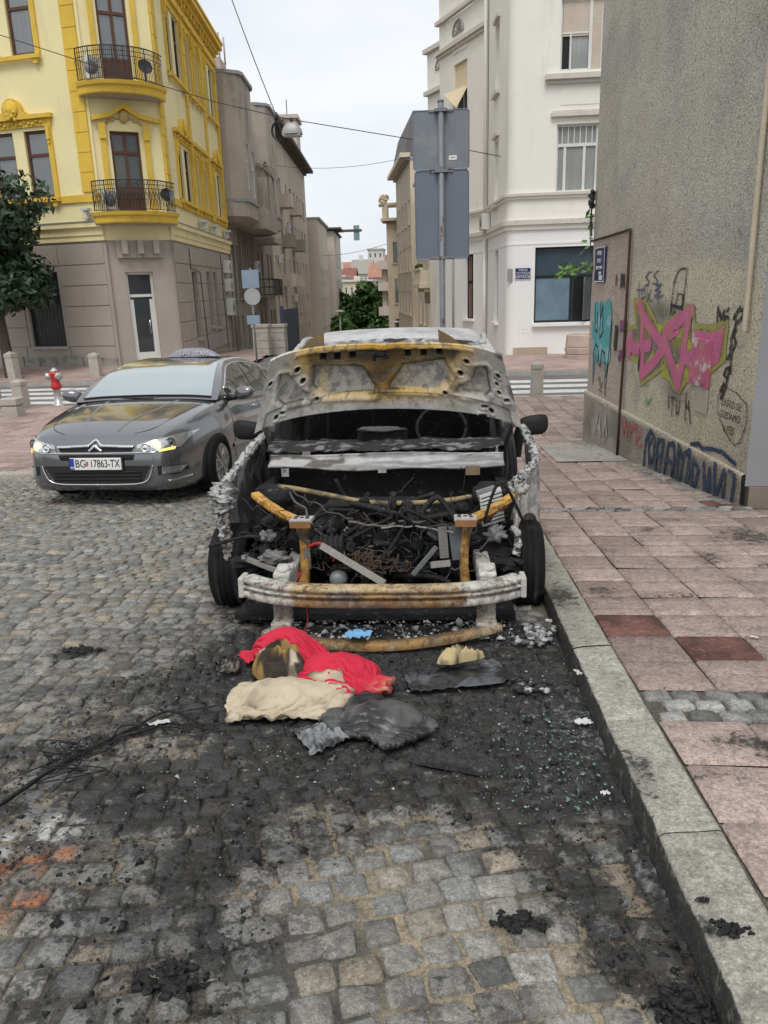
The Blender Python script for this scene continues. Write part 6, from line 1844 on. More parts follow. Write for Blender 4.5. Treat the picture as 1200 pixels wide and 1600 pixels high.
for pa in ([YR.pt(2.3, 2.9, .05), YR.pt(2.3, 2.2, .05), YR.pt(3.9, 2.1, .05), YR.pt(4.3, -1.2, .05)], [YR.pt(8.6, 3.0, .05), YR.pt(8.6, 1.2, .05), YR.pt(8.8, -1.5, .05)]):
    drum(gw, 'cable', M_iron, pa, .015, 5)
drum(YB, 'downpipe', M_zinc, [YR.pt(RL - .12, 3.0, .10), YR.pt(RL - .12, -2.2, .10)], .06, 8)

# ---------------- white corner building on the right ----------------
WBd = thing('white_building', 'tall white corner building with a blue-dark shop window and stepped bays', 'building', (2.1, 26, -1.06))
M_wht = mat('white_render', (.80, .80, .78), rough=.8, var=.05, scale=.6, fine=.03, fscale=40, bump=.08, stains=[((.60, .585, .54), .8, .56, .72, .4, (1, 1, .25))])
M_wht2 = mat('cream_render', (.80, .78, .71), rough=.8, var=.05, scale=.6, fine=.03, fscale=40, bump=.08, stains=[((.58, .54, .45), 1.1, .56, .72, .45, (1, 1, .2))])
M_ledge = mat('ledge_stone', (.60, .565, .51), rough=.85, var=.12, scale=3, stains=[((.36, .33, .30), 3, .55, .7, .5, None)])
M_ww = mat('white_window_frame', (.68, .68, .65), rough=.5, var=.06, scale=4, bump=.05)
M_shut = mat('beige_roller_blind', (.58, .50, .41), rough=.7, var=.08, scale=3, bump=.0)
WF = Fac((2.45, 26), (1, 0)); WS = Fac((2.1, 26.35), (-.088, 1), True); WC_ = None
holesF = [(.55, 3.1, .05, 2.38)]
upF = [(1.12, 2.38, 3.98, 5.90), (1.15, 2.40, 7.35, 9.25), (4.2, 5.4, 3.98, 5.90), (4.2, 5.4, 7.35, 9.25), (1.15, 2.4, 11.0, 12.8), (4.2, 5.4, 11.0, 12.8)]
H = 14.5
mb = MB(); WF.wall(mb, 0, 9.5, -1.6, 2.9, [holesF[0], (4.1, 6.2, .05, 2.38)], .2)
hs = [(1.55, 2.35, .02, 2.42)]
WS.wall(mb, 0, 4.3, -1.8, 2.9, hs, .2)
# rounded corner
def corner(mb, z0, z1, o=0):
    P = []
    for k in range(9):
        t = k / 8 * math.pi / 2; c = Vector((2.45, 26.35, 0)); r_ = .35 + o
        P.append([c + Vector((-r_ * math.cos(t), -r_ * math.sin(t), z)) for z in (z0, z1)])
    mb.grid(P)
corner(mb, -1.6, 2.9)
BY = Fac((1.72, 30.65), (-.433, .902), True)
bh = [(1.05, 1.75, .0, 2.45)]
BY.wall(mb, 0, 3.9, -2, 2.9, bh, .2)
gwl = mb.build('ground_floor_wall', M_wht, WBd)
mb = MB(); WF.wall(mb, 0, 9.5, 2.9, H, upF, .2); 
upS = [(1.7, 2.5, 4.0, 5.9), (1.7, 2.5, 7.5, 9.4), (1.7, 2.5, 11, 12.8)]
WS.wall(mb, 0, 4.3, 2.9, H, upS, .2); corner(mb, 2.9, H)
upB = [(1.55, 2.65, 4.0, 6.0), (1.55, 2.65, 7.45, 9.35)]
BY.wall(mb, 0, 3.9, 2.9, 10.95, upB, .22)
upw = mb.build('upper_wall', M_wht2, WBd)
# body behind: return of the bay and the rest of the side
e = BY.pt(3.9, 0, 0)
BY2 = Fac((e.x, e.y), (1, .12), True)
mb = MB()
mb.add([BY.pt(3.9, -2, 0), BY.pt(3.9, -2, -4), BY.pt(3.9, 12, -4), BY.pt(3.9, 12, 0)], [(0, 1, 2, 3)])
WS2 = Fac((1.15, 36.8), (-.088, 1), True)
WS2.wall(mb, -6.5, 12, -3, 13.0, [(1.5, 2.4, 4, 6), (1.5, 2.4, 7.5, 9.4), (1.5, 2.4, 0, 2.4)], .2)
BY3 = Fac((.72, 41.5), (-.50, .866), True); BY3.wall(mb, 0, 2.6, -3, 12.6, [(.8, 1.6, 4, 6), (.8, 1.6, 7.5, 9.4)], .2)
p = BY3.pt(2.6, 0, 0); mb.add([Vector((p.x, p.y, -3)), Vector((p.x + 3, p.y + .6, -3)), Vector((p.x + 3, p.y + .6, 12.6)), Vector((p.x, p.y, 12.6))], [(0, 1, 2, 3)])
mb.add([WF.pt(9.5, -1.6, 0), WF.pt(9.5, -1.6, -20), WF.pt(9.5, H, -20), WF.pt(9.5, H, 0)], [(0, 1, 2, 3)])
mb.build('side_wall', M_wht2, WBd)
# ledges
def ledge(z0, z1, o, m, fs=((WF, 0, 9.5), (WS, 0, 4.3), (BY, 0, 3.92)), name='ledge'):
    mb = MB()
    for f, a, b in fs: f.box(mb, a, b, z0, z1, 0.0, o)
    corner(mb, z0, z1, o); P = []
    for k in range(9):
        t = k / 8 * math.pi / 2; c = Vector((2.45, 26.35, 0)); P.append([c + Vector((-q * math.cos(t), -q * math.sin(t), z)) for q, z in ((.34, z1), (.35 + o, z1))])
    mb.grid(P); P = [[Vector((v[0].x, v[0].y, z0)), Vector((v[1].x, v[1].y, z0))] for v in P]; mb.grid(P)
    return mb.build(name, m, WBd)
ledge(2.92, 3.06, .07, M_wht2); ledge(3.06, 3.20, .15, M_ledge); ledge(3.82, 3.90, .07, M_wht2); ledge(3.90, 3.98, .13, M_ledge)
ledge(2.35 + .12, 2.52 + .01, .015, M_wht)
mb = MB(); WF.box(mb, -.1, 1.0, -1.6, -.72, .0, .05); mb.build('tan_plinth', mat('tan_plinth_paint', (.42, .35, .27), rough=.85, var=.1, scale=3), WBd)
mb = MB(); WF.box(mb, .3, 3.0, 6.08, 6.2, 0, .05) if False else WF.box(mb, .92, 2.7, 6.1, 6.2, 0, .12); WF.box(mb, .97, 2.6, 6.2, 6.27, 0, .06); WF.box(mb, .8, 2.7, 7.0, 7.10, 0, .10); WF.box(mb, .72, 2.75, 7.10, 7.24, 0, .20); mb.build('window_hood', M_ledge, WBd)
mb = MB(); WF.box(mb, 1.2, 2.35, 6.42, 6.86, .0, .012); WF.box(mb, 4.2, 5.4, 6.42, 6.86, 0, .012); mb.build('sunk_panel', M_wht2, WBd)
for z in (4.0, 7.45):
    mb = MB(); WS.box(mb, 1.55, 2.65, z - .2, z - .08, 0, .13); WS.box(mb, 1.6, 2.6, z + 2.0, z + 2.1, 0, .1); mb.build('window_hood', M_ledge, WBd)
    mb = MB(); BY.box(mb, 1.4, 2.8, z - .2, z - .08, 0, .06); BY.box(mb, 1.5, 2.7, z + 2.25, z + 2.55, 0, .03); mb.build('window_hood', M_wht2, WBd)
# shop window
def shopx(mb, f, a0, a1, z0, z1, d0, d1):
    f.box(mb, a0 + .05, a1 - .05, z0 + 1.40, z0 + 1.47, d0 + .003, d1 - .002)
    for c in (1.15, 1.80): f.box(mb, a0 + c, a0 + c + .06, z0 + .05, z0 + 1.4, d0 + .005, d1 - .004)
sh = window(WF, WBd, holesF[0], M_trim, glassmat('shop_glass', (.05, .075, .095), .06, 1.8, .05), 1, None, .05, -.18, 'shop_window', extra=shopx, label='wide dark blue shop window')
mb = MB(); WF.box(mb, .61, 1.68, .12, 1.44, -.157, -.150); mb.build('blue_film', mat('blue_window_film', (.16, .24, .30), rough=.2, var=.25, scale=1.2, spec=.7, bump=0), sh)
mb = MB(); WF.box(mb, 1.80, 2.28, .12, 1.44, -.1585, -.1515); WF.box(mb, 2.40, 3.0, .12, 1.44, -.1585, -.1515); mb.build('open_sash', M_ink, sh)
mb = MB(); mb.add([WF.pt(2.33, .12, -.13), WF.pt(2.05, .12, .30), WF.pt(2.05, 1.44, .30), WF.pt(2.33, 1.44, -.13)], [(0, 1, 2, 3)]); o = mb.build('window_leaf', G_sky, sh); md = o.modifiers.new('s', 'SOLIDIFY'); md.thickness = .03
mb = MB(); WF.box(mb, .5, 3.2, -.06, .04, 0, .14); mb.build('window_sill', M_wht, WBd)
window(WF, WBd, (4.1, 6.2, .05, 2.38), M_trim, G_dark, 3, .6, .06, -.17)
for h in upF:
    if abs(h[2] - 3.98) < .01 or h[2] > 10:
        def slats(mb, f, a0, a1, z0, z1, d0, d1):
            zt = z0 + (z1 - z0) * .70
            for k in range(1, 7): c = a0 + (a1 - a0) * k / 7; f.box(mb, c - .014, c + .014, zt, z1 - .05, d0 + .01, d1 - .01)
            for c in (a0 + .27, a0 + .86): f.box(mb, c - .04, c + .04, z0 + .05, zt, d0 + .002, d1 - .002)
        window(WF, WBd, h, M_ww, G_curt, 1, .70, .06, -.17, extra=slats)
    else:
        w = window(WF, WBd, h, M_ww, G_curt, 1, None, .06, -.17)
        mb = MB(); a0, a1, z0, z1 = h
        for k in range(22): z = z1 - .06 - k * .042; WF.box(mb, a0 + .07, a0 + .83, z - .038, z, -.115, -.095)
        for k in range(44): z = z1 - .06 - k * .042; (WF.box(mb, a0 + .92, a1 - .06, z - .038, z, -.115, -.095) if z - .04 > z0 + .03 else None)
        mb.build('roller_blind', M_shut, w)
        mb = MB(); WF.box(mb, a0 + .83, a0 + .92, z0 + .02, z1 - .03, -.112, -.06); WF.box(mb, a0 + .06, a0 + .82, z0 + .98, z0 + 1.03, -.112, -.08); WF.box(mb, a0 + .28, a0 + .33, z0 + .06, z0 + .98, -.112, -.08); mb.build('window_mullion', M_ww, w)
        mb = MB(); WF.box(mb, a0 + .07, a0 + .27, z0 + .07, z0 + .97, -.142, -.136); mb.build('open_sash', M_ink, w)
def bars(mb, f, a0, a1, z0, z1, d0, d1):
    for k in range(1, 5): c = a0 + (a1 - a0) * k / 5; f.box(mb, c - .008, c + .008, z0 + .06, z1 - .06, d1 + .01, d1 + .026)
M_pinkc = mat('pink_curtained_glass', (.42, .25, .20), rough=.25, var=.2, scale=3, spec=.6, bump=0, stretch=(8, 8, .2))
for f, h in ((WS, hs[0]), (BY, bh[0])):
    window(f, WBd, h, M_trim, M_pinkc, 2, .58, .05, -.18, extra=bars); mb = MB(); f.box(mb, h[0] - .1, h[1] + .1, h[2] - .09, h[2] - .002, 0, .12); mb.build('window_sill', M_wht, WBd)
for h in upS: window(WS, WBd, h, M_ww, G_curt, 2, .65, .06, -.18)
for i, h in enumerate(upB):
    w = window(BY, WBd, h, M_ww, G_dark, 2, .65, .06, -.2)
    if i == 1:
        mb = MB(); mb.add([BY.pt(h[0] + .02, h[3] - .02, -.1), BY.pt(h[1] - .02, h[3] - .02, -.1), BY.pt(h[1] - .02, h[2] + 1.0, -.05), BY.pt(h[1] - .02, h[2] + .9, .45), BY.pt(h[0] + .02, h[2] + .2, .45), BY.pt(h[0] + .02, h[2] + 1.0, -.05)], [(0, 1, 2, 5), (5, 2, 3, 4)])
        mb.build('awning_blind', mat('cream_awning', (.66, .55, .38), rough=.8, var=.08, scale=2), w)
for hh in ((1.5, 2.4, 4, 6), (1.5, 2.4, 7.5, 9.4), (1.5, 2.4, 0, 2.4)): window(WS2, WBd, hh, M_ww, G_dark, 2, .65, .06, -.18)
# bay crown
mb = MB()
for z, t, o in ((9.85, .10, .10), (9.95, .14, .18), (11.0, .14, .16)): BY.box(mb, -.1, 4.0, z, z + t, 0, o)
mb.build('bay_cornice', M_ledge, WBd)
mb = MB(); BY.wall(mb, 0, 3.9, 11.14, 12.4, [], .1, -.05); BY.box(mb, -.1, 4.0, 12.4, 12.55, -.1, .15); mb.build('bay_parapet', M_wht2, WBd)
for f, a, z in ((BY, 2.25, 10.35), (BY3, 1.3, 11.6)):
    mb = MB(); c = f.pt(a, z, .005)
    pts = [f.pt(a + .42 * math.cos(t), z + .42 * math.sin(t), .03) for t in np.linspace(0, math.pi, 18)]
    mb.tube(pts, .035, 5)
    for t in (.5, 1.05, 1.57, 2.1, 2.65): mb.tube([f.pt(a + .1 * math.cos(t), z + .08 * math.sin(t), .03), f.pt(a + .4 * math.cos(t), z + .4 * math.sin(t), .03)], .022, 5)
    mb.tube([pts[0], pts[-1]], .025, 5); mb.build('shell_ornament', M_zinc, WBd)
mb = MB()
for z, t, o in ((10.6, .2, .2), (12.5, .2, .22)): BY3.box(mb, -.1, 2.7, z, z + t, 0, o)
mb.build('bay_cornice', M_ledge, WBd)
mb = MB(); WF.box(mb, -.3, 9.5, H, H + .3, -.2, .35); WS.box(mb, -.2, 4.4, H, H + .3, -.2, .35); mb.build('roof_cornice', M_ledge, WBd)
mb = MB(); mb.add([WF.pt(0, H, 0), WF.pt(9.5, H, 0), WF.pt(9.5, H + 1, -20), WS.pt(4.3, H, 0), WS.pt(20, 13, -.5)], [(0, 1, 2, 4, 3)]); mb.build('roof', M_zinc, WBd)
drum(WBd, 'downpipe', M_wht2, [WS.pt(4.15, H, .10), WS.pt(4.15, 3.25, .10)], .055, 8); drum(WBd, 'downpipe', M_wht, [WS.pt(4.15, 2.9, .10), WS.pt(4.15, -1.5, .10)], .05, 8)
drum(WBd, 'downpipe', M_zinc, [BY.pt(2.7, 2.4, .06), BY.pt(2.7, -1.5, .06)], .04, 8)
# street name plates
M_sgn = mat('blue_enamel', (.012, .022, .12), rough=.3, var=.1, scale=8, bump=.05, coat=.5)
M_sgw = mat('white_enamel', (.75, .75, .75), rough=.4, var=.05, bump=0)
def plaque(f, a0, a1, z0, z1, lines, label, o=.002, tall=False):
    mb = MB(); f.box(mb, a0, a1, z0, z1, o, o + .02); p = tag(mb.build('street_name_plate', M_sgn), label, 'street sign')
    mb = MB(); w = .012
    for (x0, x1, y0, y1) in ((a0, a1, z0, z0 + w), (a0, a1, z1 - w, z1), (a0, a0 + w, z0 + w, z1 - w), (a1 - w, a1, z0 + w, z1 - w)): f.box(mb, x0, x1, y0, y1, o + .02, o + .0225)
    mb.build('white_border', M_sgw, p)
    ux = Vector((0, 0, 1)).cross(f.n)
    M = Matrix(((ux.x, 0, f.n.x, 0), (ux.y, 0, f.n.y, 0), (0, 1, 0, 0), (0, 0, 0, 1)))
    for (s, t, size, sx) in lines:
        c = f.pt((a0 + a1) / 2, z0 + (z1 - z0) * t, o + .022); text_mesh('lettering', s, size, M_sgw, p, Matrix.Translation(c) @ M, .001, 'CENTER', sx)
    return p
plaque(WF, -.16 + .08, .42, 1.42, 1.78, [('УЛИЦА', .80, .085, 1.0), ('ГОСПОДАР', .52, .105, .85), ('ЈЕВРЕМОВА', .22, .115, .85)], 'blue enamel street name plate on the white corner wall', .004)
mb = MB(); mb.box(2.13, 2.30, 26.02, 26.05, 1.36, 1.76); tag(mb.build('house_number_plate', M_zinc), 'small grey plate on the rounded white corner left of the blue sign', 'sign')
tag(ac_unit(WS, 3.3, 2.98 + .22, .7, .55, .3, .02), 'white air conditioner on the ledge at the corner of the white building', 'air conditioner')
# faint pencilled marks on the render
mb = MB(); r = random.Random(8)
for k in range(7): a = .05 + .13 * (k % 4) ; z = -.15 - .14 * (k // 4); WF.box(mb, a, a + r.uniform(.05, .1), z, z + .012, .001, .003)
mb.build('faint_scribble', mat('pencil_grey', (.45, .44, .42), rough=.9, bump=0), WBd)
# ================= graffiti wall =================
GWB = thing('graffiti_building', 'pebble-dashed building wall covered in pink, turquoise and blue graffiti', 'building', (2.41, 6.15, -.5))
GF = Fac((2.41, 6.15), (-.0601, .998), True)
M_gwall = mat('pebble_dash', (1, 1, 1), attr=True, rough=.92, var=.10, scale=2.5, fine=.5, fscale=60, bump=1.0, bscale=70, bdist=.02, stains=[((.085, .08, .068), 38, .54, .64, .55, None)])
M_spray = mat('spray_paint', (1, 1, 1), attr=True, rough=.8, var=.10, scale=6, fine=.28, fscale=75, bump=.8, bscale=85, bdist=.010, stains=[((.24, .21, .165), 38, .55, .66, .6, None), ((.33, .30, .23), 7, .56, .70, .55, None)])
def segd(s, z, pts):
    d = np.full(s.shape, 9.)
    for a, b in zip(pts[:-1], pts[1:]):
        a = np.array(a); b = np.array(b); e = b - a; L_ = max(e @ e, 1e-9)
        t = np.clip(((s - a[0]) * e[0] + (z - a[1]) * e[1]) / L_, 0, 1); d = np.minimum(d, np.hypot(s - a[0] - t * e[0], z - a[1] - t * e[1]))
    return d
def inpoly(s, z, P):
    ins = np.zeros(s.shape, bool); n = len(P)
    for i in range(n):
        a = P[i]; b = P[(i + 1) % n]; c = ((a[1] <= z) & (b[1] > z)) | ((b[1] <= z) & (a[1] > z))
        xi = a[0] + (z - a[1]) / ((b[1] - a[1]) if abs(b[1] - a[1]) > 1e-9 else 1e-9) * (b[0] - a[0]); ins ^= c & (s < xi)
    return ins
def polyd(s, z, P):
    d = segd(s, z, P + [P[0]]); return np.where(inpoly(s, z, P), -d, d)
WT = 11.5
ss = np.linspace(0, 5.2, 300); zz = np.concatenate([np.arange(-.20, 2.4, .016), np.arange(2.4, WT, .06)])
S_, Z_ = np.meshgrid(ss, zz, indexing='ij'); s = S_.ravel(); z = Z_.ravel()
n1 = fbm(s * 1.3, z * 1.3, 301); n2 = fbm(s * 6, z * 6, 303); n3 = fbm(s * .6 + z * .5, z * .5 - s * .3, 305)
C = np.tile(np.array([.52, .49, .42]), (len(s), 1))
C = mixc(C, np.array([.42, .405, .36]), sstep(.42, .62, n1) * .8)
C = mixc(C, np.array([.50, .45, .35]), sstep(.5, .65, n3) * .6)
C = mixc(C, np.array([.28, .27, .245]), sstep(.52, .7, fbm(s * .9, z * .45, 309)) * sstep(3.5, 1.0, s) * sstep(2, 4, z) * .7)
left = sstep(-.03, .03, s - 3.36 + .03 * (n2 - .5)) * (1 - sstep(1.84, 1.88, z))
C = mixc(C, np.array([.47, .395, .33]), left * .85)
pat = polyd(s + .10 * (n2 - .5), z + .10 * (n2 - .5), [(3.2, 1.42), (1.6, 1.46), (.25, 1.40), (.0, 1.2), (.0, -.4), (3.3, -.4), (3.34, 1.04)])
C = mixc(C, np.array([.58, .53, .39]), (1 - sstep(-.05, .05, pat)) * .9)
C = mixc(C, np.array([.34, .32, .265]), (1 - sstep(-.05, .06, pat)) * sstep(.50, .66, n1) * .5)
C = mixc(C, np.array([.42, .41, .39]), np.exp(-(((s - 1.0) / .5) ** 2 + ((z - 1.75) / .18) ** 2)) * sstep(.4, .6, n2) * .7)
# grime low and damp patches
C = mixc(C, np.array([.13, .12, .10]), np.exp(-(((s - 2.2) / .5) ** 2 + ((z - .98) / .12) ** 2)) * .75)
C = mixc(C, np.array([.14, .13, .115]), np.exp(-(((s - 1.7) / .35) ** 2 + ((z - .24) / .14) ** 2)) * .75)
C = mixc(C, np.array([.30, .27, .24]), np.exp(-(((s - 3.75) / .25) ** 2 + ((z - .7) / .5) ** 2)) * sstep(.4, .55, n2) * .6)
V = np.array([tuple(GF.pt(a, b, .010 * (vnoise(a * 2, b * 2, 3) - .5))) for a, b in zip(s, z)])
wl = npmesh('wall', V, gridfaces(len(ss), len(zz)), M_gwall, GWB, True, C)
# plinth
ss2 = np.linspace(0, 5.24, 260); zz2 = np.concatenate([np.arange(-1.25, -.215, .016), [-.21, -.20]])
S_, Z_ = np.meshgrid(ss2, zz2, indexing='ij'); s = S_.ravel(); z = Z_.ravel(); n1 = fbm(s * 2, z * 2, 311); n2 = fbm(s * 8, z * 8, 313)
C = mixc(np.tile(np.array([.36, .32, .275]), (len(s), 1)), np.array([.24, .22, .19]), sstep(.42, .62, n1)); C = mixc(C, np.array([.52, .47, .37]), sstep(-.262, -.245, z)); C = mixc(C, np.array([.27, .23, .19]), (z < -.85 + .09 * s - .0) * .0)
bb_ = sstep(.05, .0, z - (-.60 - .094 * s)); C = mixc(C, np.array([.25, .215, .18]), bb_ * .7)
o = np.where(z > -.205, .0, .03) + .008 * (n2 - .5)
V = np.array([tuple(GF.pt(a, b, c)) for a, b, c in zip(s, z, o)]); npmesh('plinth', V, gridfaces(len(ss2), len(zz2)), M_gwall, GWB, True, C)
mb = MB()
f2 = Fac((2.41, 6.15), (1, 0))
M_grey = mat('grey_blue_render', (.245, .25, .262), rough=.85, var=.07, scale=1.2, fine=.05, fscale=60, bump=.1, stains=[((.18, .18, .185), 1.3, .55, .7, .4, (1, 1, .3))])
f2.wall(mb, 0.002, 7, -.30, WT, [], .1, .0); mb.build('front_wall', M_grey, GWB)
mb = MB(); f2.box(mb, .03, 7, -.9, -.305, -.05, .025); mb.build('front_plinth', mat('brown_plinth', (.20, .17, .14), rough=.9, var=.2, scale=3, bump=.4), GWB)
mb = MB(); mb.add([GF.pt(5.2, -1.5, 0), GF.pt(5.2, -1.5, -8), GF.pt(5.2, WT, -8), GF.pt(5.2, WT, 0)], [(0, 1, 2, 3)]); mb.add([GF.pt(0, WT, 0), GF.pt(5.2, WT, 0), GF.pt(5.2, WT, -8), f2.pt(7, WT, 0)], [(0, 1, 2, 3)]); mb.build('rear_wall', M_grey, GWB)
drum(GWB, 'rusty_pipe', mat('rusty_pipe', (.055, .028, .02), rough=.8, var=.3, scale=20, bump=.4), [GF.pt(5.2, 1.84, .03), GF.pt(4.4, 1.85, .03), GF.pt(3.42, 1.87, .03), GF.pt(3.40, 1.84, .03), GF.pt(3.40, .5, .03), GF.pt(3.39, -.20, .04), GF.pt(3.38, -.86, .05)], .016, 7)
mb = MB(); mb.tube(smoothpath([GF.pt(.24, 4.5, .03), GF.pt(.225, 2.2, .03), GF.pt(.215, 1.43, .03), GF.pt(.21, .9, .03)], 120), [.021 + .003 * (i % 2) for i in range(120)], 8); mb.build('corrugated_conduit', mat('beige_conduit', (.46, .41, .31), rough=.6, var=.08, bump=.1), GWB, True)
mb = MB(); GF.box(mb, .86, 1.27, .375, .785, .002, .035); GF.box(mb, .89, 1.24, .40, .76, .035, .040); pn = mb.build('meter_cover', mat('pink_sprayed_sheet', (.46, .13, .20), rough=.55, var=.18, scale=5, bump=.1, stains=[((.60, .58, .56), 6, .50, .62, .9, (1, 1, 1)), ((.36, .30, .14), 4, .60, .7, .6, None)]), GWB)
pn['label'] = 'metal meter cover sprayed over in pink'
mb = MB(); GF.box(mb, .87, 1.18, .14, .372, .002, .012); mb.build('lower_cover', mat('pale_cover', (.40, .38, .31), rough=.6, var=.12, scale=4, bump=.1), GWB)
mb = MB()
for t in range(6): mb.blob(GF.pt(5.18 + .03 * math.sin(t * 2), 2.30 + .03 * t, .05), .04, t, 7, 5, .5)
mb.tube([GF.pt(5.2, 2.5, .04), GF.pt(5.19, 2.2, .05), GF.pt(5.16, 1.9, .04)], .012, 5); mb.build('cable_joint', M_iron, GWB)
# graffiti: thin paint layers that follow the wall
def paintlayer(name, box, colf, mask, label, o=.0105, res=.008, M_=None):
    a = np.arange(box[0], box[1], res); b = np.arange(box[2], box[3], res); S_, Z_ = np.meshgrid(a, b, indexing='ij'); s = S_.ravel(); z = Z_.ravel()
    w = fbm(s * 14, z * 14, 321) - .5; m = mask(s + .012 * w, z + .012 * (fbm(s * 14 + 9, z * 14, 322) - .5))
    sp = vnoise(s * 90, z * 90, 323); k = m > .15 + .55 * sp * .6
    F = gridfaces(len(a), len(b)); F = F[k[F].sum(1) >= 3]
    if len(F) == 0: return
    used = np.unique(F); rm = -np.ones(len(s), int); rm[used] = np.arange(len(used)); s2, z2 = s[used], z[used]
    off = o if np.mean(z2) > -.2 else o + .032
    zo = np.where(z2 < -.205, .044, o) if name != 'x' else o
    V = np.array([tuple(GF.pt(p, q, c + .010 * (vnoise(p * 2, q * 2, 3) - .5) * (q > -.2))) for p, q, c in zip(s2, z2, zo)])
    ob = npmesh(name, V, rm[F], M_ or M_spray, GWB, True, colf(s2, z2)); 
    if label: ob['label'] = label
    return ob
pinkL = [[(3.0, 1.06), (2.82, .91), (2.47, .78), (2.11, .66)], [(2.1, .61), (2.4, .45), (2.76, .29)], [(2.76, .29), (2.76, .5), (2.82, .7), (2.83, .86)], [(3.33, .6), (3.05, .55), (2.56, .63)], [(3.21, .69), (3.26, .48)],
         [(1.39, 1.02), (1.76, .91), (2.07, .79), (2.09, .71)], [(2.09, .73), (1.89, .57), (1.6, .32)], [(1.6, .31), (1.52, .55), (1.49, .83), (1.44, .99)], [(1.5, .59), (1.21, .59), (1.04, .59)], [(1.92, .74), (1.68, .82)]]
blockP = [(1.29, .86), (.90, .855), (.63, .93), (.69, .62), (1.03, .50), (1.23, .55)]
haloP = [(3.2, 1.08), (2.78, 1.1), (2.33, .84), (2.12, .85), (1.54, 1.06), (1.34, 1.05), (1.3, .89), (.87, .9), (.6, .98), (.6, .65), (.91, .5), (1.4, .38), (1.56, .25), (1.73, .28), (2.03, .45), (2.76, .18), (2.93, .42), (3.35, .46), (3.41, .77), (3.05, .8)]
def pm(s, z):
    d = np.minimum.reduce([segd(s, z, p) - (.070 if i < 9 else .03) for i, p in enumerate(pinkL)]); d = np.minimum(d, polyd(s, z, blockP)); return 1 - sstep(-.018, .012, d)
def pc(s, z): return mixc(np.tile(np.array([.55, .14, .27]), (len(s), 1)), np.array([.50, .20, .18]), np.maximum(sstep(.80, .92, z) * (s < 1.35), sstep(.5, .65, fbm(s * 5, z * 5, 331)) * .5))
def hm(s, z):
    d = polyd(s, z, haloP); ed = np.abs(d) - .022; n = fbm(s * 9, z * 9, 335); return np.maximum((1 - sstep(-.01, .015, ed)) * .9, (d < 0) * (n > .36) * .8)
def hc(s, z):
    d = polyd(s, z, haloP); n = fbm(s * 4, z * 4, 336); c = mixc(np.tile(np.array([.19, .165, .125]), (len(s), 1)), np.array([.29, .235, .085]), sstep(.42, .58, n)); return mixc(c, np.array([.37, .36, .07]), np.maximum(1 - sstep(.012, .04, np.abs(d)), 0) * .8)
paintlayer('graffiti', (.5, 3.4, .12, 1.16), hc, hm, 'murky outline and fill behind the pink graffiti', .007)
paintlayer('graffiti', (.5, 3.4, .2, 1.16), pc, pm, 'large pink angular graffiti lettering')
yl = [[(2.37, .87), (2.15, .85), (2.24, .73)], [(2.43, .57), (2.68, .40), (2.36, .52)], [(2.04, .42), (1.84, .33), (2.14, .34)], [(1.43, .77), (1.27, .69), (1.44, .66)], [(1.80, .76), (1.60, .84), (1.62, .76)], [(1.70, .50), (1.64, .40), (1.60, .52)], [(1.43, .50), (1.26, .42), (1.44, .40)]]
paintlayer('graffiti', (1.1, 2.8, .25, .95), lambda s, z: np.tile(np.array([.42, .43, .04]), (len(s), 1)), lambda s, z: 1 - sstep(-.008, .008, np.minimum.reduce([polyd(s, z, p) for p in yl])), 'acid yellow patches between the pink letters', .0075)
tq = [(4.97, 1.01), (4.86, 1.05), (4.72, .99), (4.61, 1.07), (4.45, 1.0), (4.30, 1.09), (4.14, 1.05), (4.08, .83), (4.07, .30), (4.14, .3), (4.2, -.04), (4.25, .3), (4.41, .25), (4.5, .35), (4.55, .19), (4.62, .40), (4.72, .20), (4.80, .36), (4.88, -.05), (4.93, .40), (5.01, .63)]
paintlayer('graffiti', (4.0, 5.1, -.1, 1.15), lambda s, z: mixc(np.tile(np.array([.09, .36, .38]), (len(s), 1)), np.array([.25, .50, .52]), sstep(.5, .65, fbm(s * 5, z * 5, 341))), lambda s, z: (1 - sstep(-.01, .01, polyd(s, z, tq))) * .95, 'turquoise graffiti with drips')
def strokes(L_, w): return lambda s, z: 1 - sstep(-.006, .006, np.minimum.reduce([segd(s, z, p) for p in L_]) - w)
def flat(c): return lambda s, z: np.tile(np.array(c), (len(s), 1)) * (.75 + .5 * fbm(s * 8, z * 8, 345))[:, None]
paintlayer('graffiti', (4.0, 5.1, -.25, 1.12), flat((.02, .035, .045)), strokes([[(4.88, 1.01), (4.86, .67), (4.74, .65), (4.76, .9)], [(4.62, 1.02), (4.58, .58), (4.44, .66), (4.52, 1.0), (4.60, .8)], [(4.88, -.05), (4.9, .37), (4.78, .48), (4.65, .45), (4.55, .2)], [(4.52, .22), (4.44, .43), (4.30, .40), (4.2, -.14)], [(4.2, .1), (4.12, .43), (4.08, .8)]], .017), 'dark drawn letters over the turquoise paint', .013)
paintlayer('graffiti', (4.0, 4.6, -.3, 0.1), flat((.05, .05, .05)), strokes([[(4.62, -.0), (4.56, .06), (4.5, -.04)], [(4.5, .03), (4.42, -.08), (4.35, .02)], [(4.55, -.1), (4.4, -.12)]], .010), None, .013)
paintlayer('graffiti', (3.45, 4.1, .2, 1.4), flat((.035, .033, .03)), lambda s, z: np.maximum((fbm(s * 7, z * 3, 351) > .60) * (np.abs(s - 3.75) < .24) * ((z > 1.02) | (np.abs(z - .62) < .16)) * .9, 0), 'peeling black stains beside the pipe', .013)
paintlayer('graffiti', (3.42, 3.75, .35, .85), flat((.22, .05, .18)), lambda s, z: (fbm(s * 9, z * 9, 353) > .48) * .9 * np.exp(-((s - 3.52) / .16) ** 2), None, .0125)
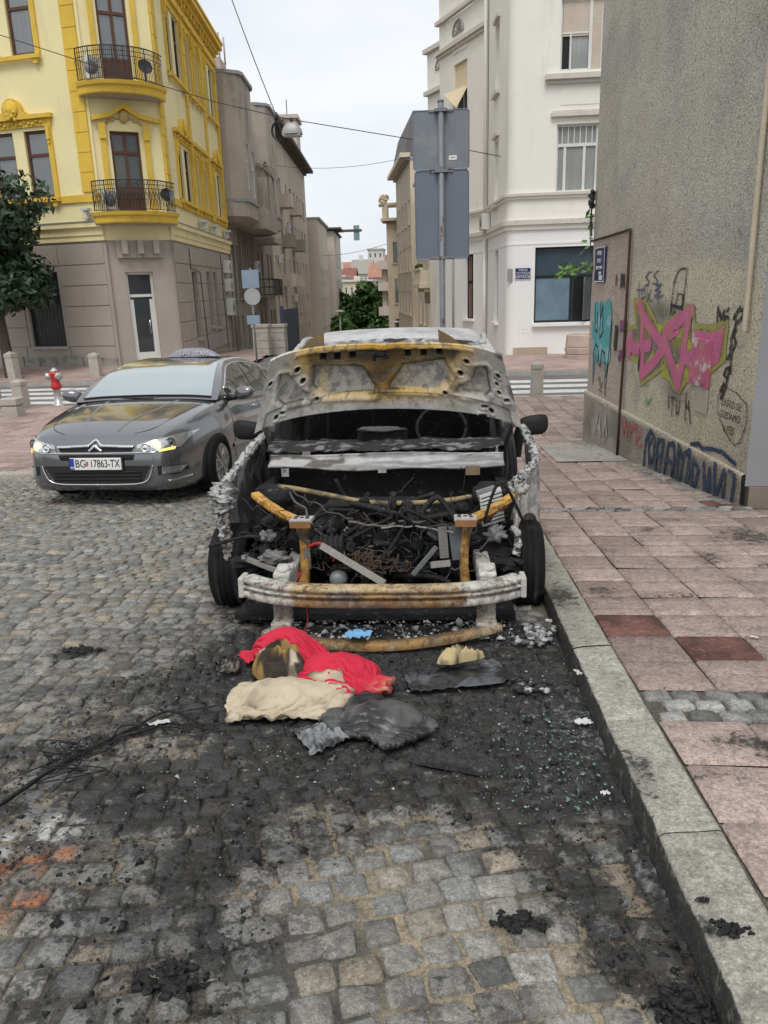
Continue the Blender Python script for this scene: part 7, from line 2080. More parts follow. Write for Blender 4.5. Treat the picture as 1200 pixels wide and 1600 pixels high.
paintlayer('graffiti', (2.2, 3.2, 1.05, 1.42), flat((.10, .105, .15)), strokes([[(2.62, 1.39), (2.72, 1.385), (2.82, 1.34), (2.70, 1.29), (2.72, 1.26), (2.82, 1.25)], [(2.39, 1.395), (2.47, 1.39), (2.55, 1.345), (2.41, 1.30), (2.44, 1.265), (2.57, 1.265)], [(3.05, 1.30), (3.03, 1.12)], [(3.11, 1.2), (2.88, 1.2), (2.81, 1.25)], [(2.95, 1.22), (2.9, 1.1), (2.8, 1.13), (2.85, 1.22)], [(2.74, 1.24), (2.73, 1.08)], [(2.62, 1.2), (2.70, 1.12), (2.56, 1.08)], [(2.46, 1.25), (2.28, 1.26), (2.48, 1.20), (2.30, 1.19), (2.48, 1.14), (2.36, 1.13), (2.22, 1.15)], [(2.38, 1.26), (2.36, 1.06)]], .010), 'blue-black marker scrawl SS')
paintlayer('graffiti', (1.5, 2.05, .92, 1.46), flat((.07, .07, .07)), strokes([[(1.6, 1.4), (1.75, 1.40), (1.84, 1.37), (1.92, 1.28), (1.94, 1.07)], [(1.6, 1.4), (1.62, 1.15), (1.63, 1.02)], [(1.64, 1.16), (1.78, 1.17), (1.83, 1.07)]], .011), 'black outlined box drawing')
paintlayer('graffiti', (1.5, 2.05, .92, 1.2), flat((.03, .03, .03)), strokes([[(1.94, 1.06), (1.64, 1.04)], [(1.94, 1.07), (1.94, .98), (1.84, 1.0)], [(1.64, 1.14), (1.63, 1.03)]], .020), None, .012)
paintlayer('graffiti', (2.3, 2.9, -.1, .5), flat((.20, .36, .24)), lambda s, z: (fbm(s * 8, z * 8, 361) > .50) * np.exp(-(((s - 2.52) / .16) ** 2 + ((z - .10) / .11) ** 2)) * .9, 'faded green blotch')
paintlayer('graffiti', (2.0, 2.9, .25, .7), flat((.035, .03, .03)), lambda s, z: (fbm(s * 10, z * 4, 363) > .5) * np.exp(-(((s - 2.9) / .07) ** 2 + ((z - .45) / .13) ** 2)), None, .0125)
paintlayer('graffiti', (.05, .85, -.02, 1.15), flat((.03, .03, .03)), strokes([[(.80, .95), (.81, 1.07), (.72, .97), (.68, 1.05)], [(.68, 1.05), (.665, .97), (.62, 1.0), (.585, .985)], [(.62, 1.04), (.60, 1.06)], [(.38, 1.08), (.49, .99), (.40, .96), (.34, 1.0), (.30, 1.07), (.36, 1.05)], [(.43, .95), (.48, .87), (.40, .80), (.50, .74), (.50, .83), (.42, .90)], [(.40, .80), (.48, .71), (.54, .66), (.46, .68), (.50, .76)], [(.47, .66), (.45, .55)], [(.47, .60), (.54, .58), (.58, .52), (.50, .50), (.48, .57)], [(.57, .44), (.62, .38), (.53, .40), (.56, .46)], [(.50, .50), (.52, .41), (.60, .32), (.56, .36)]], .014), 'black scrawl running down the right of the wall')
paintlayer('graffiti', (.05, .75, -.05, .46), flat((.09, .088, .08)), strokes([[(.64, .34), (.55, .43), (.3, .41), (.10, .34)], [(.10, .34), (.07, .2), (.15, .03), (.25, -.02), (.45, .06), (.64, .2), (.66, .34)]], .006), 'thin drawn speech bubble')
GXM = None
ux = Vector((0, 0, 1)).cross(GF.n); GM = Matrix(((ux.x, 0, GF.n.x, 0), (ux.y, 0, GF.n.y, 0), (0, 1, 0, 0), (0, 0, 0, 1)))
M_mark = mat('marker_ink', (.05, .05, .048), rough=.8, bump=.2)
for t_, z_, sz_ in (('ZAŠTO SE', .30, .085), ('GLEDAMO', .20, .085), ('U FEJS', .09, .085)):
    text_mesh('lettering', t_, sz_, M_mark, GWB, Matrix.Translation(GF.pt(.37, z_, .0125)) @ GM, .0008, 'CENTER', 1.0)
paintlayer('graffiti', (1.1, 1.95, -.15, .3), flat((.05, .05, .045)), strokes([[(1.85, .17), (1.83, .04)], [(1.74, .18), (1.72, .0)], [(1.78, .17), (1.66, .17)], [(1.62, .18), (1.60, .03), (1.54, .05), (1.53, .17)], [(1.37, .26), (1.36, .01)], [(1.30, .2), (1.22, .0)], [(1.37, .16), (1.28, .12)]], .012), 'black dripping letters under the pink')
paintlayer('graffiti', (2.4, 3.32, -.62, -.22), flat((.52, .07, .08)), strokes([[(3.29, -.29), (3.19, -.49), (3.15, -.29), (3.04, -.48), (3.03, -.30)], [(2.97, -.29), (2.93, -.49), (2.97, -.30), (2.80, -.33), (2.93, -.40)], [(2.76, -.28), (2.70, -.46), (2.62, -.40), (2.66, -.29), (2.76, -.28)], [(2.54, -.28), (2.56, -.50), (2.48, -.46)], [(2.69, -.46), (2.66, -.56)]], .011), 'red tag on the plinth')
blu = [[(2.37, -.70), (2.36, -.40), (2.22, -.25), (2.08, -.31), (2.07, -.52), (2.2, -.60), (2.25, -.4), (2.17, -.34)], [(1.98, -.62), (1.97, -.30), (1.80, -.28), (1.83, -.45), (1.97, -.48)], [(1.72, -.6), (1.66, -.29), (1.52, -.25), (1.45, -.39), (1.50, -.59)], [(1.68, -.45), (1.5, -.45)], [(1.37, -.66), (1.37, -.24), (1.24, -.36), (1.28, -.6)], [(1.22, -.30), (1.08, -.23), (1.12, -.65), (1.05, -.4)], [(.98, -.65), (.99, -.29), (.84, -.36), (.9, -.53), (.97, -.5)], [(.74, -.28), (.66, -.58), (.60, -.3), (.55, -.6)], [(.5, -.23), (.46, -.55), (.30, -.24), (.28, -.55)], [(.2, -.22), (.1, -.24), (.13, -.58), (.05, -.5)]]
paintlayer('graffiti', (.0, 2.5, -.95, -.205), flat((.025, .055, .115)), strokes(blu, .026), 'dark blue dripping lettering along the plinth')
r = random.Random(6); drips = [[(x := r.uniform(.1, 2.3), -.5), (x, -.62 - r.random() * .22)] for _ in range(34)]
paintlayer('graffiti', (.0, 2.5, -.95, -.3), flat((.03, .05, .09)), strokes(drips, .009), None, .011)
paintlayer('graffiti', (.1, 1.2, -.21, -.05), flat((.025, .055, .11)), strokes([[(1.15, -.185), (.98, -.15), (.88, -.175), (.66, -.13), (.45, -.12), (.32, -.14), (.2, -.16)]], .022), 'dark blue line above the plinth')
paintlayer('graffiti', (3.8, 4.7, -.8, -.3), flat((.42, .42, .42)), lambda s, z: strokes([[(4.54, -.69), (4.34, -.36), (4.22, -.69)], [(4.44, -.58), (4.26, -.58)], [(4.1, -.66), (4.0, -.4), (3.9, -.66)]], .03)(s, z) * (fbm(s * 12, z * 12, 371) > .42), 'faint white tag on the plinth')
pq = plaque(GF, 4.47, 4.98, 1.30, 1.74, [('УЛИЦА', .82, .07, 1.0), ('КНЕЗ', .60, .075, 1.0), ('МИЛЕТИНА', .40, .06, .9)], 'small blue street plate with a torn white sticker on the graffiti wall', .012)
mb = MB(); GF.box(mb, 4.54, 4.70, 1.325, 1.385, .0346, .036); GF.box(mb, 4.60, 4.72, 1.395, 1.43, .0346, .036); mb.build('torn_sticker', M_sgw, pq)

# ================= other houses of the street =================
M_glass2 = G_dark
def house(name, label, P, d, flip, Ls, z0, z1, mw, wins, mf, mg, depth=9, near=True, roofm=None, sill=True, trans=.65, cols=2, group=None, cat='building'):
    f = Fac(P, d, flip); root = thing(name, label, cat, f.pt(0, z0 + 1.0), group=group)
    mb = MB(); f.wall(mb, 0, Ls, z0, z1, wins, .22)
    mb.add([f.pt(0, z0), f.pt(0, z0, -depth), f.pt(0, z1, -depth), f.pt(0, z1)], [(0, 1, 2, 3)])
    mb.add([f.pt(Ls, z0), f.pt(Ls, z0, -depth), f.pt(Ls, z1, -depth), f.pt(Ls, z1)], [(0, 1, 2, 3)])
    mb.build('wall', mw, root)
    mb = MB(); f.box(mb, -.05, Ls + .05, z1, z1 + .18, -depth, .25); mb.build('roof', roofm or M_zinc, root)
    rw = random.Random(len(wins) + int(Ls)); 
    for h in wins: window(f, root, h, mf if rw.random() < .7 else M_ww, rw.choice([mg, mg, G_curt2, G_sky]), cols, trans, .06, -.18)
    if sill:
        for h in wins:
            mb = MB(); f.box(mb, h[0] - .08, h[1] + .08, h[2] - .10, h[2] - .003, 0, .10); mb.build('window_sill', mw, root)
    return f, root
M_greyr = mat('grey_old_render', (.38, .34, .29), rough=.9, var=.15, scale=.7, fine=.08, fscale=30, bump=.25, stains=[((.17, .15, .13), .8, .50, .68, .7, (1, 1, .35)), ((.42, .385, .335), 1.6, .58, .70, .5, None)])
M_darkr = mat('sooty_render', (.27, .24, .205), rough=.9, var=.15, scale=.8, fine=.08, bump=.2, stains=[((.30, .27, .235), 1.4, .55, .7, .5, (1, 1, .4))])
M_beige = mat('beige_render', (.54, .475, .39), rough=.9, var=.10, scale=.6, fine=.06, fscale=25, bump=.15, stains=[((.30, .255, .205), .7, .52, .70, .6, (1, 1, .3))])
M_pale = mat('pale_pink_render', (.56, .49, .425), rough=.9, var=.06, scale=.4, fine=.04, bump=.1, stains=[((.47, .40, .34), .5, .55, .7, .5, (1, 1, .4))])
M_tanr = mat('tan_render', (.62, .545, .42), rough=.9, var=.08, scale=.5, fine=.05, bump=.12, stains=[((.36, .30, .22), .6, .52, .7, .6, (1, 1, .3))])
M_wfr = mat('weathered_frame', (.36, .33, .29), rough=.7, var=.15, scale=4)
M_roofd = mat('dark_roof', (.10, .09, .085), rough=.9, var=.2)
# grey house with bays
gp = YR.pt(RL, 0, -.25); gp = (gp.x, gp.y + .02); gd = (-.070, 1)
gwins = [(a, a + .75, z, z + h) for a in (.7, 2.0, 3.3, 5.0, 6.3, 7.6, 10.0, 11.5, 14, 15.4) for z, h in ((-1.6, 1.7), (1.0, 2.6))]
GH, gro = house('grey_house', 'weathered grey house with projecting rounded bays next to the yellow building', gp, gd, False, 17, -3.2, 11.0, M_darkr, gwins, M_wfr, G_dark)
def bay(f, root, a0, a1, z0, z1, o, wins, m, cham=.5, top=.55):
    plan = [(a0, 0), (a0 + .08, o * .45), (a0 + cham * .5, o * .88), (a0 + cham, o), (a1 - cham, o), (a1 - cham * .5, o * .88), (a1 - .08, o * .45), (a1, 0)]
    mb = MB(); n = len(plan)
    lay = [[f.pt(a, z, q) for a, q in plan] for z in (z0, z0 + .25)]
    lay[0] = [f.pt(a0 + .25 + (a - a0) * (a1 - a0 - .5) / (a1 - a0), z0, q * .55) for a, q in plan]
    for i in range(n - 1): mb.add([lay[0][i], lay[0][i + 1], lay[1][i + 1], lay[1][i]], [(0, 1, 2, 3)])
    mb.add(lay[0], [tuple(range(n))])
    for i in range(n - 1):
        if i == 3: continue
        mb.add([f.pt(*[plan[i][0], z0 + .25, plan[i][1]]), f.pt(plan[i + 1][0], z0 + .25, plan[i + 1][1]), f.pt(plan[i + 1][0], z1, plan[i + 1][1]), f.pt(plan[i][0], z1, plan[i][1])], [(0, 1, 2, 3)])
    f.wall(mb, a0 + cham, a1 - cham, z0 + .25, z1, wins, .15, o)
    b = mb.build('bay', m, root)
    mb = MB()
    for s_, (zz_, oo) in enumerate(((z0 + .9, .08), (z1 - .12, .14))):
        P = [[f.pt(a, zz_ + dz, q + (oo if 0 < i < n - 1 else 0)) for dz in (0, .14)] for i, (a, q) in enumerate(plan)]; mb.grid(P); P2 = [[x[1], f.pt(plan[i][0], zz_ + .14, plan[i][1] * .9)] for i, x in enumerate(P)]; mb.grid(P2); P3 = [[x[0], f.pt(plan[i][0], zz_, plan[i][1] * .9)] for i, x in enumerate(P)]; mb.grid(P3)
    mb.build('bay_ledge', M_zinc, b)
    mb = MB(); mb.add([f.pt(a, z1, q) for a, q in plan], [tuple(range(n))]); mb.build('bay_roof', M_zinc, b)
    for h in wins:
        w = window(f, b, h, M_ww, G_curt, 2, .62, .07, o - .12)
    return b
bay(GH, gro, .15, 4.3, 4.5, 10.9, 1.25, [(1.0, 1.75, 6.0, 8.0), (2.5, 3.4, 5.8, 7.9)], M_greyr, .75)
bay(GH, gro, 9.0, 13.2, 4.6, 11.4, 1.25, [(9.9, 10.6, 5.8, 7.7), (11.4, 12.2, 5.8, 7.7)], M_greyr, .75)
mb = MB(); GH.wall(mb, 0, 17, 4.45, 10.99, [(5.2, 6.2, 5.4, 7.4), (7.0, 8.2, 5.0, 7.4)], .15, .02); mb.build('upper_render', M_greyr, gro)
mb = MB(); GH.box(mb, 4.35, 8.95, 4.45, 4.65, .02, 1.5); GH.box(mb, 4.35, 8.95, 4.65, 5.5, 1.38, 1.5); GH.box(mb, 4.35, 4.5, 4.65, 5.5, .02, 1.38); bal = mb.build('loggia_balcony', M_greyr, gro)
mb = MB()
for a in (4.6, 6.6, 8.7): GH.box(mb, a, a + .1, 5.5, 7.4, 1.38, 1.48)
GH.box(mb, 4.4, 8.9, 7.4, 7.5, 1.36, 1.5)
for k in range(16): GH.box(mb, 4.4 + .29 * k, 4.45 + .29 * k, 7.5, 7.56, -.05, 1.75)
mb.build('pergola', M_wfr, bal)
mb = MB(); r = random.Random(3)
for k in range(260):
    c = GH.pt(r.uniform(4.3, 8.6), 7.56 + abs(r.gauss(0, .06)), r.uniform(.6, 1.7)); a = Vector((r.gauss(0, 1), r.gauss(0, 1), r.gauss(0, 1))); b = a.orthogonal(); mb.add([c - a.normalized() * .07, c + b.normalized() * .05, c + a.normalized() * .07, c - b.normalized() * .05], [(0, 1, 2, 3)])
mb.build('dry_vine', mat('dry_vine', (.16, .125, .06), rough=.9, var=.4, scale=9), bal)
mb = MB(); GH.box(mb, 9.2, 12.8, 4.05, 4.35, .02, 1.2); mb.build('ribbed_canopy', M_wfr, gro)
mb = MB(); GH.box(mb, 8.8, 13.0, .95, 1.05, .02, 1.1); ib = mb.build('iron_balcony', M_darkr, gro)
mb = MB()
for hh in (.06, .5, .95): mb.tube([GH.pt(8.85, 1.05 + hh, .02), GH.pt(8.85, 1.05 + hh, 1.05), GH.pt(12.95, 1.05 + hh, 1.05), GH.pt(12.95, 1.05 + hh, .02)], .02, 5)
for k in range(24): a = 8.85 + 4.1 * k / 23; mb.tube([GH.pt(a, 1.05, 1.05), GH.pt(a, 2.0, 1.05)], .012, 4)
mb.build('railing', M_iron, ib)
mb = MB(); GH.box(mb, 11.4, 12.6, 1.2, 2.0, 1.07, 1.10); mb.build('dark_cloth', M_iron, ib)
mb = MB()
for k in range(7): a = 4.2 + .75 * k; GH.box(mb, a, a + .22, .8, 4.45, .02, .10)
mb.build('pier', M_darkr, gro)
mb = MB(); GH.box(mb, 13.2, 17, 11.2, 11.6, -6, .3); GH.box(mb, 5.0, 8.0, 11.2, 11.5, -6, .1); mb.build('eaves', M_roofd, gro)
mb = MB(); GH.box(mb, 6.3, 8.0, 11.2, 13.0, -2.2, -.6); ch = mb.build('chimney', mat('pinkish_chimney', (.46, .36, .31), rough=.9, var=.15, scale=3), gro)
for k in range(5): drum(ch, 'flue_pipe', M_wfr, [GH.pt(6.45 + .35 * k, 13.0, -1.4 + .2 * k), GH.pt(6.45 + .35 * k, 14.3 + .15 * (k % 2), -1.4 + .2 * k)], .05, 6)
tag(ac_unit(GH, 8.2, 2.4, .6, .6, .25, .05), 'small air conditioner on the sooty wall of the grey house', 'air conditioner')
# beige apartment house
bp_ = GH.pt(17.05, 0, .0); 
bw = [(a, a + w, z, z + 1.5) for (a, w) in ((1.2, .9), (3.4, .8), (5.2, 1.4), (9.4, .9), (12.0, 1.4), (15.0, .9), (17.5, .9), (20, .9), (22.6, 1.2)) for z in (-3.2, -.6, 2.2, 5.0, 7.8)]
BH, bro = house('beige_apartments', 'five-storey beige apartment house with a dark eave beyond the grey house', (bp_.x, bp_.y), gd, False, 26, -4.6, 12.0, M_beige, bw, M_wfr, G_dark, roofm=M_roofd)
mb = MB(); BH.box(mb, -.2, 26.1, 12.2, 12.45, -9, .9); mb.build('eaves', M_roofd, bro)
mb = MB(); BH.box(mb, 18, 21, 12.4, 15.6, -2.5, .3); BH.box(mb, 17.8, 21.2, 15.6, 15.9, -2.7, .5); ch = mb.build('chimney', M_beige, bro); drum(ch, 'aerial', M_iron, [BH.pt(18.6, 15.9, -.5), BH.pt(18.6, 17.2, -.5)], .04, 5)
for z in (1.6, 4.4, 7.2):
    for a in (5.0, 11.6):
        mb = MB(); BH.box(mb, a, a + 1.9, z, z + .12, .0, .9); BH.box(mb, a, a + 1.9, z + .12, z + .9, .82, .9); BH.box(mb, a, a + .08, z + .12, z + .9, 0, .82); mb.build('balcony', M_darkr if (z == 4.4) else M_beige, bro)
for k, (a, z, o) in enumerate(((2.4, 3.2, .3), (8.4, 5.6, .3), (10.9, .4, .3))): tag(ac_unit(BH, a, z, .7, .6, .3, .04), ['air conditioner nearest on the beige apartment house', 'highest air conditioner on the beige apartment house', 'low air conditioner further along the beige apartment house'][k], 'air conditioner', 'air conditioners on the beige house')
# pale houses with blank gable walls
pp = BH.pt(28, 0, .9)
house('pale_house', 'narrow pale house showing a blank gable wall past the beige apartments', (pp.x, pp.y), gd, False, 13, -7, 8.2, M_pale, [(a, a + .9, z, z + 1.4) for a in (2, 5, 8, 11) for z in (-4, -1, 2)], M_wfr, G_dark, roofm=M_zinc)
pp = BH.pt(43, 0, 1.6)
PH, pro = house('pink_house', 'tall pale pink house with a flat projecting roof at the end of the left row', (pp.x, pp.y), gd, False, 14, -9, 8.0, M_pale, [(a, a + .9, z, z + 1.4) for a in (2, 5, 8, 11) for z in (-5, -2, 1, 4)], M_wfr, G_dark, depth=4.4, roofm=M_roofd)
mb = MB(); PH.box(mb, -.6, 6, 8.2, 8.4, -3, .9); PH.box(mb, .2, 1.0, 7.9, 8.15, .5, 3.4); mb.build('roof_canopy', M_roofd, pro)
mb = MB(); PH.box(mb, .3, .9, 6.9, 8.6, 2.4, 3.1); mb.build('glazed_box', mat('teal_glass', (.20, .30, .33), rough=.3, var=.2), pro)
# right side beyond the white building
rp = WS2.pt(12.2, 0, 0)
M_creamh = mat('cream_house_render', (.70, .63, .48), rough=.9, var=.08, scale=.6, fine=.05, bump=.12, stains=[((.42, .35, .24), .7, .52, .7, .5, (1, 1, .3))])
CH, cro = house('cream_house', 'cream house with a bulging stone balcony behind the road sign post', (.05, 48.5), (-.125, 1), True, 15, -4, 8.6, M_creamh, [(a, a + 1.0, z, z + 2.0) for a in (1.0, 3.6, 6.4, 9.5, 12.5) for z in (-1.4, 2.2, 5.6)], M_wfr, G_dark)
mb = MB(); CH.box(mb, .6, 4.8, 1.2, 1.45, 0, 1.3); CH.box(mb, .8, 4.6, .95, 1.2, 0, 1.0); CH.box(mb, .7, 4.7, 2.25, 2.4, 1.05, 1.28)
for k in range(11): a = .75 + 3.7 * k / 10; CH.box(mb, a, a + .16, 1.45, 2.25, 1.08, 1.24)
CH.box(mb, .7, .85, 1.45, 2.25, .0, 1.2)
for a in (.9, 4.0): CH.box(mb, a, a + .3, .2, .95, 0, .6)
cb_ = mb.build('stone_balcony', M_creamh, cro)
mb = MB()
for k in range(22): mb.blob(CH.pt(.9 + 3.6 * r.random(), 2.45 + .08 * r.random(), 1.15), (.13, .13, .12), k, 7, 5, .5)
mb.build('flower_boxes', mat('balcony_plants', (.06, .075, .03), rough=.9, var=.5, scale=6), cb_)
mb = MB(); P = [CH.pt(2.6 + 1.3 * math.cos(t), -1.0 + 1.7 * math.sin(t), .02) for t in np.linspace(0, math.pi, 16)] + [CH.pt(1.3, -3.5, .02), CH.pt(3.9, -3.5, .02)]; mb.add(P, [tuple(range(len(P)))]); mb.build('arched_gateway', M_blk, cro)
TH_, tro = house('tan_house', 'tall tan house with a dark mansard roof far down the right side', (-2.35, 66), (-.14, 1), True, 13.5, -7, 10.9, M_tanr, [(a, a + 1.0, z, z + 1.9) for a in (1.0, 3.6, 6.4, 9.4, 12) for z in (-4.5, -1, 2.6, 6.2)], M_wfr, G_dark)
mb = MB(); mb.add([TH_.pt(-.1, 11.1, .5), TH_.pt(13.5, 11.1, .5), TH_.pt(13.5, 14.4, -.3), TH_.pt(-.1, 14.4, -.3), TH_.pt(-.1, 14.4, -8), TH_.pt(13.5, 14.4, -8), TH_.pt(-.1, 11.1, -8)], [(0, 1, 2, 3), (3, 2, 5, 4), (0, 3, 4, 6)]); mb.build('mansard_roof', mat('slate_roof', (.15, .145, .145), rough=.9, var=.2, scale=2), tro)
mb = MB(); TH_.box(mb, -.3, 13.5, 11.08, 11.4, 0, .8); mb.build('eaves', M_tanr, tro)
TT, tto = house('tower_house', 'slim tan stair tower with slit windows and a roof terrace plant', (-5.35, 81), (1, 0), False, 3.0, -9, 7.4, M_tanr, [(.7, 1.1, z, z + 2.4) for z in (-4.2, -.3)] + [(.6, 1.1, 3.6, 5.6)], M_wfr, G_dark, trans=None, cols=1)
mb = MB(); TT.box(mb, -.5, 3.0, 7.58, 7.85, -3, .6); TT.box(mb, -.35, .2, 7.85, 9.0, -1, .4); TT.box(mb, -.35, 3.0, 9.0, 9.25, -2, .4); TT.box(mb, 1.4, 3.0, 7.85, 9.0, -1, .4); [mb.blob(TT.pt(-.2 + .2 * math.sin(k * 2.1), 9.5 + .25 * math.cos(k * 1.7), .2), .3, k, 8, 6, .5) for k in range(9)]; mb.build('roof_terrace', M_tanr, tto)
FB, fbo = house('balcony_block', 'far block of stacked pinkish balconies beside the stair tower', (-7.2, 98), (1, 0), False, 2.2, -10, 4.2, M_pale, [(.6, 1.4, z, z + 1.6) for z in (-7, -4, -1, 1.8)], M_wfr, G_dark, cols=1)
for z in (-8, -5, -2, .9, 3.4):
    mb = MB(); FB.box(mb, -.4, 2.2, z, z + 1.0, .0, 1.1); mb.build('balcony', M_pale, fbo)
# hillside houses across the valley
def far_house(label, px0, px1, top, bot, y, mw, mr, pitch=0, ncol=3, nrow=2):
    X0 = (px0 - 690) * y / 1200 * 1.02; X1 = (px1 - 690) * y / 1200 * 1.02; k = y / 1200 * 1.04
    z1 = 1.32 + (450 - top) * k; z0 = 1.32 + (450 - bot) * k - 10
    root = thing('hillside_house', label, 'house', ((X0 + X1) / 2, y, z0 + 5), group='houses on the far hillside')
    f = Fac((X0, y), (1, 0)); Lh = X1 - X0; ze = z1 - pitch
    mb = MB(); wn = []
    for i in range(ncol):
        for j in range(nrow):
            w = Lh / ncol * .45; a = Lh * (i + .5) / ncol - w / 2; z = ze - 1.1 - 3.1 * j; wn.append((a, a + w, z - 1.5, z))
    f.wall(mb, 0, Lh, z0, ze, wn, .3)
    for a in (0, Lh): mb.add([f.pt(a, z0), f.pt(a, z0, -12), f.pt(a, ze, -12), f.pt(a, ze)], [(0, 1, 2, 3)])
    mb.build('wall', mw, root)
    mb = MB()
    if pitch > 0: mb.add([f.pt(-.5, ze, .6), f.pt(Lh + .5, ze, .6), f.pt(Lh + .5, z1, -5), f.pt(-.5, z1, -5), f.pt(Lh + .5, ze, -12), f.pt(-.5, ze, -12)], [(0, 1, 2, 3), (3, 2, 4, 5)])
    else: f.box(mb, -.3, Lh + .3, ze, ze + .4, -12, .4)
    rf = mb.build('roof', mr, root)
    mb = MB(); f.box(mb, Lh * .3, Lh * .3 + 1.2, z1 - .8, z1 + 1.2, -5.6, -4.6); mb.build('chimney', mw, rf)
    for h in wn: window(f, root, h, M_ww, G_dark, 1, None, .12, -.25)
M_fr = mat('red_tiles', (.24, .10, .085), rough=.85, var=.2, scale=1); M_fo = mat('orange_tiles', (.36, .19, .13), rough=.85, var=.15, scale=1); M_fg = mat('green_grey_roof', (.30, .29, .25), rough=.9, var=.1)
M_fw = mat('far_white_wall', (.62, .60, .57), rough=.9, var=.08, scale=.3); M_fc = mat('far_cream_wall', (.60, .52, .40), rough=.9, var=.08, scale=.3); M_fp = mat('far_pink_wall', (.62, .53, .50), rough=.9, var=.06, scale=.3)
far_house('cream low house with a pale flat roof in the middle of the hillside', 546, 588, 441, 470, 165, M_fc, M_fw, 0, 5, 3)
far_house('small cream house at the left end of the hillside row', 520, 548, 434, 465, 178, M_fc, M_fc, 0, 4, 3)
far_house('pinkish white house with an orange roof at the right of the hillside', 586, 625, 415, 460, 185, M_fp, M_fo, 3.4, 3, 3)
far_house('house with a dark red roof above the cream houses', 526, 562, 421, 450, 205, M_fw, M_fr, 4.6, 5, 2)
far_house('grey-green roofed block in the centre of the hillside', 560, 588, 410, 450, 235, M_fw, M_fg, 4.2, 5, 3)
far_house('tall white block topping the hillside skyline on the right', 584, 606, 398, 450, 265, M_fw, M_fw, 0, 3, 4)
far_house('low house with a brick-red roof at the far left skyline', 518, 560, 413, 450, 280, M_fw, M_fo, 3.5, 5, 2)
far_house('small pink house at the far right skyline behind the tower', 603, 640, 405, 450, 300, M_fp, M_fr, 2.0, 4, 3)
mb = MB(); mb.add([(-600, 330, -12), (600, 330, -12), (600, 520, 8), (-600, 520, 8)], [(0, 1, 2, 3)])
tag(mb.build('far_hill', mat('far_hill', (.12, .14, .10), rough=1, var=.3, scale=.03)), kind='structure')

# ================= trees =================
def tree(name, label, base, trunk_h, crown, n_leaf, leaf, mleaf, mbark, seed, group=None, lean=(0, 0), tr=.14, clumps=26, hole=.35):
    r = np.random.default_rng(seed); root = thing(name, label, 'tree', base, group=group)
    cx, cy, cz, rx, ry, rz = crown; rr = random.Random(seed)
    mb = MB(); top = Vector((cx, cy, cz - rz * .3)); P = [Vector((0, 0, -.1)), Vector((lean[0] * .3, lean[1] * .3, trunk_h * .5)), Vector((lean[0], lean[1], trunk_h)), top]
    mb.tube(smoothpath(P, 12), [tr * (1.25 - .75 * i / 11) for i in range(12)], 9)
    for k in range(9):
        a = rr.uniform(0, 6.28); el = rr.uniform(.1, 1.1); q = Vector((cx + rx * .75 * math.cos(a) * math.cos(el), cy + ry * .75 * math.sin(a) * math.cos(el), cz + rz * .7 * math.sin(el) - rz * .2))
        s0 = P[2].lerp(top, rr.random()); mb.tube(smoothpath([s0, s0.lerp(q, .5) + Vector((0, 0, rz * .08)), q], 8), [tr * .38 * (1 - .8 * i / 7) for i in range(8)], 6)
    mb.build('trunk', mbark, root, True)
    # clumps of leaves spread through the crown
    d = r.normal(0, 1, (clumps, 3)); d /= np.linalg.norm(d, axis=1)[:, None]; rad = r.uniform(.45, 1.0, clumps) ** .6
    cc_ = d * rad[:, None] * np.array([rx, ry, rz]) * .78 + np.array([cx, cy, cz]); cr = r.uniform(.22, .42, clumps) * (rx + rz) / 2
    ci_ = r.integers(0, clumps, n_leaf); dd = r.normal(0, 1, (n_leaf, 3)); dd /= np.linalg.norm(dd, axis=1)[:, None]
    pos = cc_[ci_] + dd * (cr[ci_] * r.uniform(.35, 1.0, n_leaf) ** .5)[:, None] * np.array([1, 1, .75])
    nrm = dd * .6 + r.normal(0, .5, (n_leaf, 3)) + np.array([0, 0, .35]); nrm /= np.linalg.norm(nrm, axis=1)[:, None]
    t1 = np.cross(nrm, r.normal(0, 1, (n_leaf, 3))); t1 /= np.linalg.norm(t1, axis=1)[:, None]; t2 = np.cross(nrm, t1)
    sz = leaf * np.exp(r.normal(0, .3, n_leaf)); 
    V = np.stack([pos - t1 * sz[:, None], pos + t2 * sz[:, None] * .45 + nrm * sz[:, None] * .12, pos + t1 * sz[:, None], pos - t2 * sz[:, None] * .45 + nrm * sz[:, None] * .12], 1).reshape(-1, 3)
    F = np.arange(n_leaf * 4).reshape(-1, 4); tone = np.clip(r.normal(1, .25, n_leaf) * (.8 + .5 * r.random(clumps)[ci_]), .35, 1.9)
    C = np.repeat(np.array([1., 1., 1.])[None] * tone[:, None], 4, 0); C[:, 0] *= 1.0; 
    o = npmesh('crown', V, F, mleaf, root, False, C * np.array(mleaf['leafcol'])[None])
    return root
def leafmat(name, col):
    m = mat(name, (1, 1, 1), attr=True, rough=.55, var=.0, fine=.0, bump=0, spec=.35); m['leafcol'] = col; return m
M_leafd = leafmat('dark_foliage', (.030, .055, .028)); M_leafm = leafmat('street_foliage', (.055, .115, .028)); M_bark = mat('bark', (.075, .06, .05), rough=.95, var=.3, scale=6, bump=.8, bscale=18, bdist=.02, stretch=(3, 3, .6))
tb = (-13.45, 23.4); tree('street_tree', 'dark green tree standing at the left edge before the yellow building', (tb[0], tb[1], G(23.4) + .1), 2.2, (-.5, 0, 4.2, 2.15, 1.9, 3.15), 17000, .115, M_leafd, M_bark, 5, None, (-.1, 0), .16, 46)
